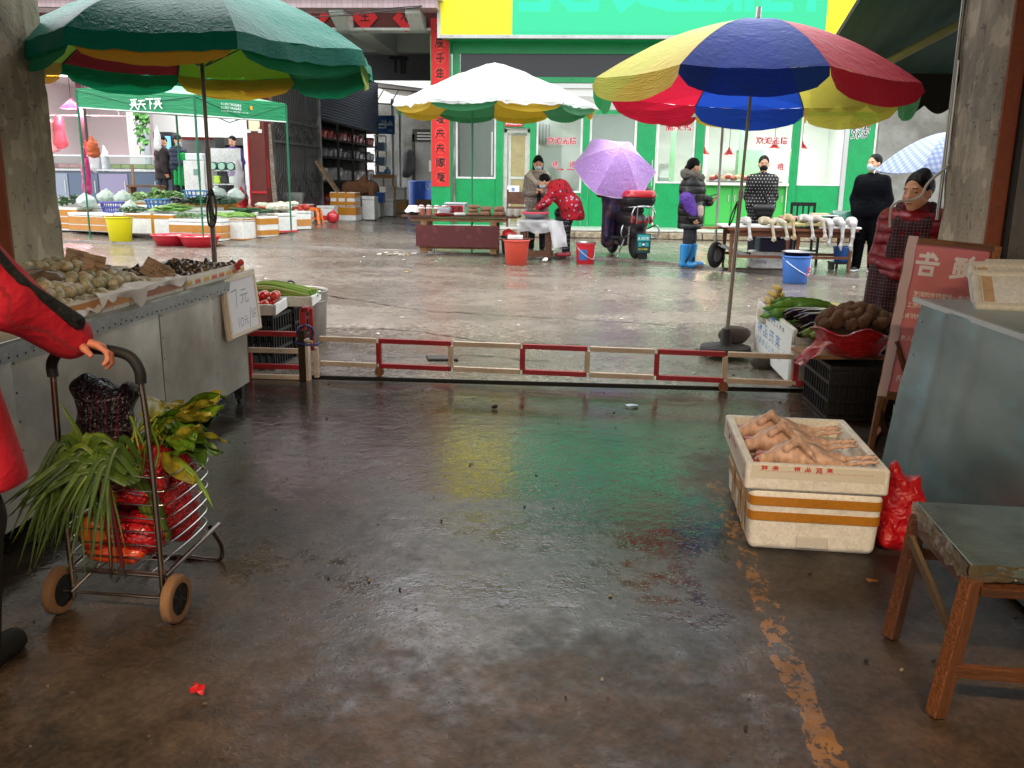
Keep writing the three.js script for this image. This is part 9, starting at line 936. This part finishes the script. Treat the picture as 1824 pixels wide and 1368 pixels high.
// ---------------------------------------------------------------- foam box with plucked chickens in the hall
{
  const L = thing('foam_box', 'large foam box with two ochre tape bands standing on the hall floor', 'box', [0.985, 0, -3.59], -0.06), w = 0.5, d = 0.72; const bg = new RoundedBoxGeometry(w, 0.255, d, 6, 0.03), p = bg.attributes.position; for (let i = 0; i < p.count; i++) { const t = (p.getY(i) + 0.1275) / 0.255, k = lerp(0.955, 1.0, t); p.setX(i, p.getX(i) * k); p.setZ(i, p.getZ(i) * k); } bg.computeVertexNormals(); boxUV(bg); bg.translate(0, 0.1275, 0);
  const fb = M('#f4f0e6', 0.75, { map: GRIME, ms: 3.2, bump: BUMPY, bs: 9, bsc: 0.0018 });
  part(L, 'body', bg, fb); const band = (y, h, k) => { const a = w * k / 2 + 0.002, b = d * k / 2 + 0.002, q = 0.034, P = []; for (const [sx, sy, t0] of [[1, 1, 0], [-1, 1, 1], [-1, -1, 2], [1, -1, 3]]) for (let i = 0; i <= 6; i++) { const t = (t0 + i / 6) * PI / 2; P.push(new THREE.Vector2(sx * (a - q) + q * Math.cos(t), sy * (b - q) + q * Math.sin(t))); } return new THREE.ExtrudeGeometry(new THREE.Shape(P), { depth: h, bevelEnabled: false }).rotateX(-PI / 2).translate(0, y, 0); }; part(L, 'tape_band', band(0.19, 0.036, 0.997), tape); part(L, 'tape_band', band(0.128, 0.036, 0.988), tape); for (const [z, a] of [[-0.1, 0.3], [0.1, -0.2], [0.24, 0.15]]) part(L, 'tape_strip', box(0.003, 0.2, 0.05, -w / 2 - 0.002, 0.05, z).rotateX(0), M('#c4955a', 0.4, { coat: 0.3, map: GRIME, ms: 3 })); part(L, 'hand_grip', mv(new RoundedBoxGeometry(0.12, 0.05, 0.012, 2, 0.005), 0.0, 0.045, d * 0.963 / 2 + 0.001), fb);
  const T = thing('foam_tray', 'foam lid used as a tray with red printing on its rim', 'tray', [0.975, 0.257, -3.58], -0.06), W = 0.53, D = 0.73, h = 0.105;
  const pr = print(canvasTex(2048, 256, (x) => { x.fillStyle = '#d9d2c2'; x.fillRect(0, 0, 2048, 256); write(x, '鲜美力精品蔬菜', 160, 0, 84, { w: 0.17, gap: 2.0, color: '#c42a20' }); for (let i = 0; i < 42; i++) write(x, '大人工口心好'[i % 6], 120 + i * 42, 92, 26, { w: 0.12, color: '#b85a44' }); write(x, '百', 1000, 110, 70, { w: 0.12, color: '#b83024' }); x.strokeStyle = '#b02418'; x.lineWidth = 9; x.beginPath(); x.moveTo(1040, 50); x.lineTo(1000, 120); x.moveTo(1020, 60); x.lineTo(1090, 130); x.moveTo(1010, 100); x.lineTo(1080, 96); x.stroke(); }), 0.75);
  part(T, 'base', box(W - 0.05, 0.03, D - 0.05, 0, 0, 0), fb); part(T, 'wall', [box(W, h, 0.035, 0, 0, D / 2 - 0.018, 0.012), box(W, h, 0.035, 0, 0, -D / 2 + 0.018, 0.012), box(0.035, h, D - 0.05, W / 2 - 0.018, 0, 0, 0.01), box(0.035, h, D - 0.05, -W / 2 + 0.018, 0, 0, 0.01)], fb); part(T, 'rim_print', decalPlane(W * 0.92, 0.05, 0, h - 0.03, D / 2 + 0.0012), pr); part(T, 'side_print', decalPlane(D * 0.9, 0.06, 0, 0, 0).rotateY(-PI / 2).translate(-W / 2 - 0.0012, h - 0.045, 0), pr);
  const ck = M('#efc8b6', 0.42, { map: BLOTCH, ms: 6, bump: BUMPY, bs: 14, bsc: 0.003 }), meat = M('#b0605a', 0.4, { map: BLOTCH, ms: 4 });
  const body = blob([{ c: [0, 0.05, 0], e: [0.1, 0.055, 0.062] }, { c: [-0.06, 0.045, 0], e: [0.07, 0.05, 0.058], k: 0.04 }, { a: [-0.1, 0.05, 0.01], b: [-0.165, 0.03, 0.02], r: 0.034, s: 0.018 }, { a: [-0.165, 0.03, 0.02], b: [-0.185, 0.014, -0.03], r: 0.018, s: 0.015 }, { a: [0.05, 0.045, 0.025], b: [0.15, 0.035, 0.035], r: 0.04, s: 0.024 }, { a: [0.05, 0.045, -0.025], b: [0.15, 0.04, -0.03], r: 0.04, s: 0.024 }, { a: [0.15, 0.035, 0.035], b: [0.19, 0.045, 0.03], r: 0.02, s: 0.009 }, { a: [0.15, 0.04, -0.03], b: [0.19, 0.05, -0.02], r: 0.02, s: 0.009 }, { a: [0.19, 0.045, 0.03], b: [0.26, 0.06, 0.03], r: 0.0085, s: 0.007, k: 0.01 }, { a: [0.19, 0.05, -0.02], b: [0.26, 0.066, -0.01], r: 0.0085, s: 0.007, k: 0.01 }, ...[0.03, -0.01].flatMap((z, k) => [[0.05, 0.012, 0.012], [0.052, 0.002, -0.004], [0.042, 0.006, -0.024], [-0.02, -0.008, 0.01]].map(([dx, dy, dz]) => ({ a: [0.26, 0.06 + k * 0.006, z], b: [0.26 + dx, 0.055 + dy + k * 0.006, z + dz * 1.4], r: 0.0065, s: 0.004, k: 0.006 })))], 0.0052, 0.022);
  const wing = blob([{ a: [-0.07, 0.09, 0.045], b: [-0.02, 0.122, 0.04], r: 0.019, s: 0.017, k: 0.006 }, { a: [-0.02, 0.122, 0.04], b: [0.03, 0.086, 0.075], r: 0.017, s: 0.012, k: 0.006 }, { a: [0.03, 0.086, 0.075], b: [0.055, 0.06, 0.07], r: 0.011, s: 0.005, k: 0.006 }], 0.0052, 0.014), neck = blob([{ a: [-0.14, 0.035, -0.02], b: [-0.18, 0.02, -0.05], r: 0.022, s: 0.02 }, { c: [-0.185, 0.018, 0.02], e: [0.026, 0.022, 0.03] }, { c: [-0.17, 0.02, -0.075], e: [0.03, 0.02, 0.022] }], 0.006, 0.015);
  [[0.0, -3.38, 0.045, -0.22, 'plucked chicken in front in the foam tray'], [-0.02, -3.57, 0.05, -0.18, 'plucked chicken lying in the middle of the foam tray'], [-0.03, -3.75, 0.05, -0.12, 'plucked chicken at the back of the foam tray']].forEach(([x, z, y, ry, l]) => { const c = thing('plucked_chicken', l, 'chicken', [0.935 + x, 0.257 + y - 0.008, z], ry); part(c, 'body', body, ck); part(c, 'wing', wing, ck); const n = part(c, 'neck', neck, meat); n.userData.label = 'raw pink neck'; c.scale.set(0.9, 1.1, 1.14); });
  solo('red_bag', 'crumpled red plastic bag standing beside the foam box', 'bag', jitter(blob([{ a: [0, 0.04, 0], b: [0.0, 0.2, -0.02], r: 0.075, s: 0.06 }, { a: [0.03, 0.18, 0], b: [-0.02, 0.29, 0.0], r: 0.055, s: 0.014 }, { a: [0.05, 0.1, 0.03], b: [0.06, 0.22, 0], r: 0.05, s: 0.03 }, { a: [-0.02, 0.05, 0.05], b: [0.03, 0.03, 0.05], r: 0.05 }, { cut: [0, -1, 0, 0] }], 0.009, 0.02), 0.014, 24), M('#c8101e', 0.4, { trans: 0.2, bump: CREASE, bs: 3, bsc: 0.012 }), [1.31, 0, -3.38]).scale.set(1.1, 1.12, 1.1);
  solo('peel_scrap', 'small orange peel on the hall floor near the foam box', 'litter', jitter(new THREE.PlaneGeometry(0.04, 0.02, 4, 4).rotateX(-PI / 2), 0.006, 50).translate(0, 0.008, 0), M('#b0702a', 0.5), [1.12, 0, -3.0]);
}
// ---------------------------------------------------------------- worn wooden chair at the right edge
{
  const w1 = M('#6a4024', 0.6, { map: WOOD, ms: 1.6, bump: WOOD, bs: 1.6, bsc: 0.004, coat: 0.15 }), w2 = M('#7e4c24', 0.6, { map: WOOD, ms: 1.6, bump: WOOD, bs: 1.6, bsc: 0.004, coat: 0.15 }), L = thing('wooden_stool', 'worn brown wooden chair with a grey sheet seat wrapped in clear tape', 'chair', [0, 0, 0]);
  const c = { fl: [1.02, -2.18, 1.075, -2.2], bl: [1.045, -2.6, 1.105, -2.64], fr: [1.47, -2.14, 1.44, -2.18], br: [1.48, -2.57, 1.45, -2.6] };
  for (const k in c) part(L, 'leg', beam([c[k][0], 0.002, c[k][1]], [c[k][2], 0.4, c[k][3]], 0.042, 0.042), k === 'fl' ? w2 : w1);
  part(L, 'apron_rail', [beam([1.085, 0.375, -2.22], [1.1, 0.375, -2.62], 0.024, 0.05)], w1); part(L, 'apron_rail', beam([1.09, 0.37, -2.195], [1.43, 0.37, -2.18], 0.05, 0.024), w1); part(L, 'apron_rail', beam([1.11, 0.37, -2.63], [1.44, 0.37, -2.6], 0.05, 0.024), w1); part(L, 'stretcher', beam([1.05, 0.14, -2.18], [1.46, 0.14, -2.15], 0.022, 0.035), w2); part(L, 'stretcher', beam([1.07, 0.29, -2.61], [1.45, 0.29, -2.58], 0.022, 0.035), w1); part(L, 'side_brace', beam([1.05, 0.36, -2.55], [1.06, 0.22, -2.25], 0.014, 0.03), M('#6a5a44', 0.7, { map: WOOD, ms: 1.5 }));
  const sp = new THREE.Shape([[1.068, 2.195], [1.1, 2.66], [1.52, 2.64], [1.5, 2.165]].map(([x, z]) => new THREE.Vector2(x, z))), sg = new THREE.ExtrudeGeometry(sp, { depth: 0.022, bevelEnabled: true, bevelSize: 0.004, bevelThickness: 0.004, bevelSegments: 2 }).rotateX(-PI / 2).translate(0, 0.412, 0); part(L, 'seat', sg, M('#5d6863', 0.35, { metal: 0.4, map: BLOTCH, ms: 2, bump: BUMPY, bs: 2, bsc: 0.004 }));
  const ct = M('#b9a888', 0.12, { trans: 0.55, coat: 0.6, bump: CREASE, bs: 6, bsc: 0.02 }); part(L, 'tape_wrap', jitter(surf((u, v) => [lerp(1.06, 1.095, u) - 0.006 + 0.004 * n3(u * 20, v * 6, 1), lerp(0.443, 0.385, v) + 0.012 * n3(u * 14, 2, 1) * v, lerp(-2.185, -2.67, u)], 30, 10), 0.004, 40), ct); part(L, 'tape_corner', jitter(surf((u, v) => [lerp(1.058, 1.24, u), lerp(0.442, 0.385, v) + 0.02 * v * u, -2.186 + 0.006 * n3(u * 12, v * 6, 2)], 20, 10), 0.005, 40), ct);
  part(L, 'backrest', [beam([1.48, 0.4, -2.6], [1.5, 0.9, -2.64], 0.04, 0.04), beam([1.47, 0.4, -2.17], [1.5, 0.9, -2.15], 0.04, 0.04), beam([1.5, 0.85, -2.64], [1.5, 0.85, -2.15], 0.02, 0.1)], w1);
}
// grit and tiny litter on the hall floor
stuff('floor_grit', 'small stones and grit scattered on the wet hall floor', 'grit', new THREE.IcosahedronGeometry(0.004, 0), M('#ffffff', 0.8), 130, (d) => { const x = rr(-2, 2), z = -rr(1.4, 5.9); d.position.set(x, 0.003, z); d.rotation.set(rr(0, 6), rr(0, 6), 0); const s = rr(0.4, 1.7); d.scale.set(s * 1.3, s * 0.7, s); }, (c) => c.set(['#3a322b', '#5a4f44', '#8a7d6c', '#241f1a'][Math.floor(rnd() * 4)]));
stuff('road_litter', 'tiny pale scraps scattered over the wet road', 'litter', new THREE.IcosahedronGeometry(0.012, 0), M('#ffffff', 0.8), 120, (d) => { const x = rr(-8, 5), z = -rr(6.4, 17); d.position.set(x, groundY(x, z) + 0.004, z); d.rotation.set(0, rr(0, 6), 0); const s = rr(0.3, 1.5); d.scale.set(s * 1.6, s * 0.3, s); }, (c) => c.set(['#d8d4c8', '#bdb6a8', '#4a433b', '#e6e4de'][Math.floor(rnd() * 4)]));
solo('paper_scrap', 'torn blue and white paper scrap on the hall floor by the gate', 'paper', jitter(new THREE.PlaneGeometry(0.08, 0.04, 6, 4).rotateX(-PI / 2), 0.01, 30).translate(0, 0.01, 0), M('#a9b6c4', 0.7), [0.42, 0, -5.45], 0.3);
solo('pebble', 'dark pebble on the hall floor near the gate', 'pebble', jitter(ball(0.02, 0, 0.012, 0, 1, 0.6, 1, 8), 0.006, 50), M('#1c1a18', 0.9), [-0.45, 0, -5.3]);
// ---------------------------------------------------------------- shadows on, then draw
scene.traverse((o) => { if (o.isMesh) { o.castShadow = true; o.receiveShadow = true; } });
renderer.render(scene, camera);
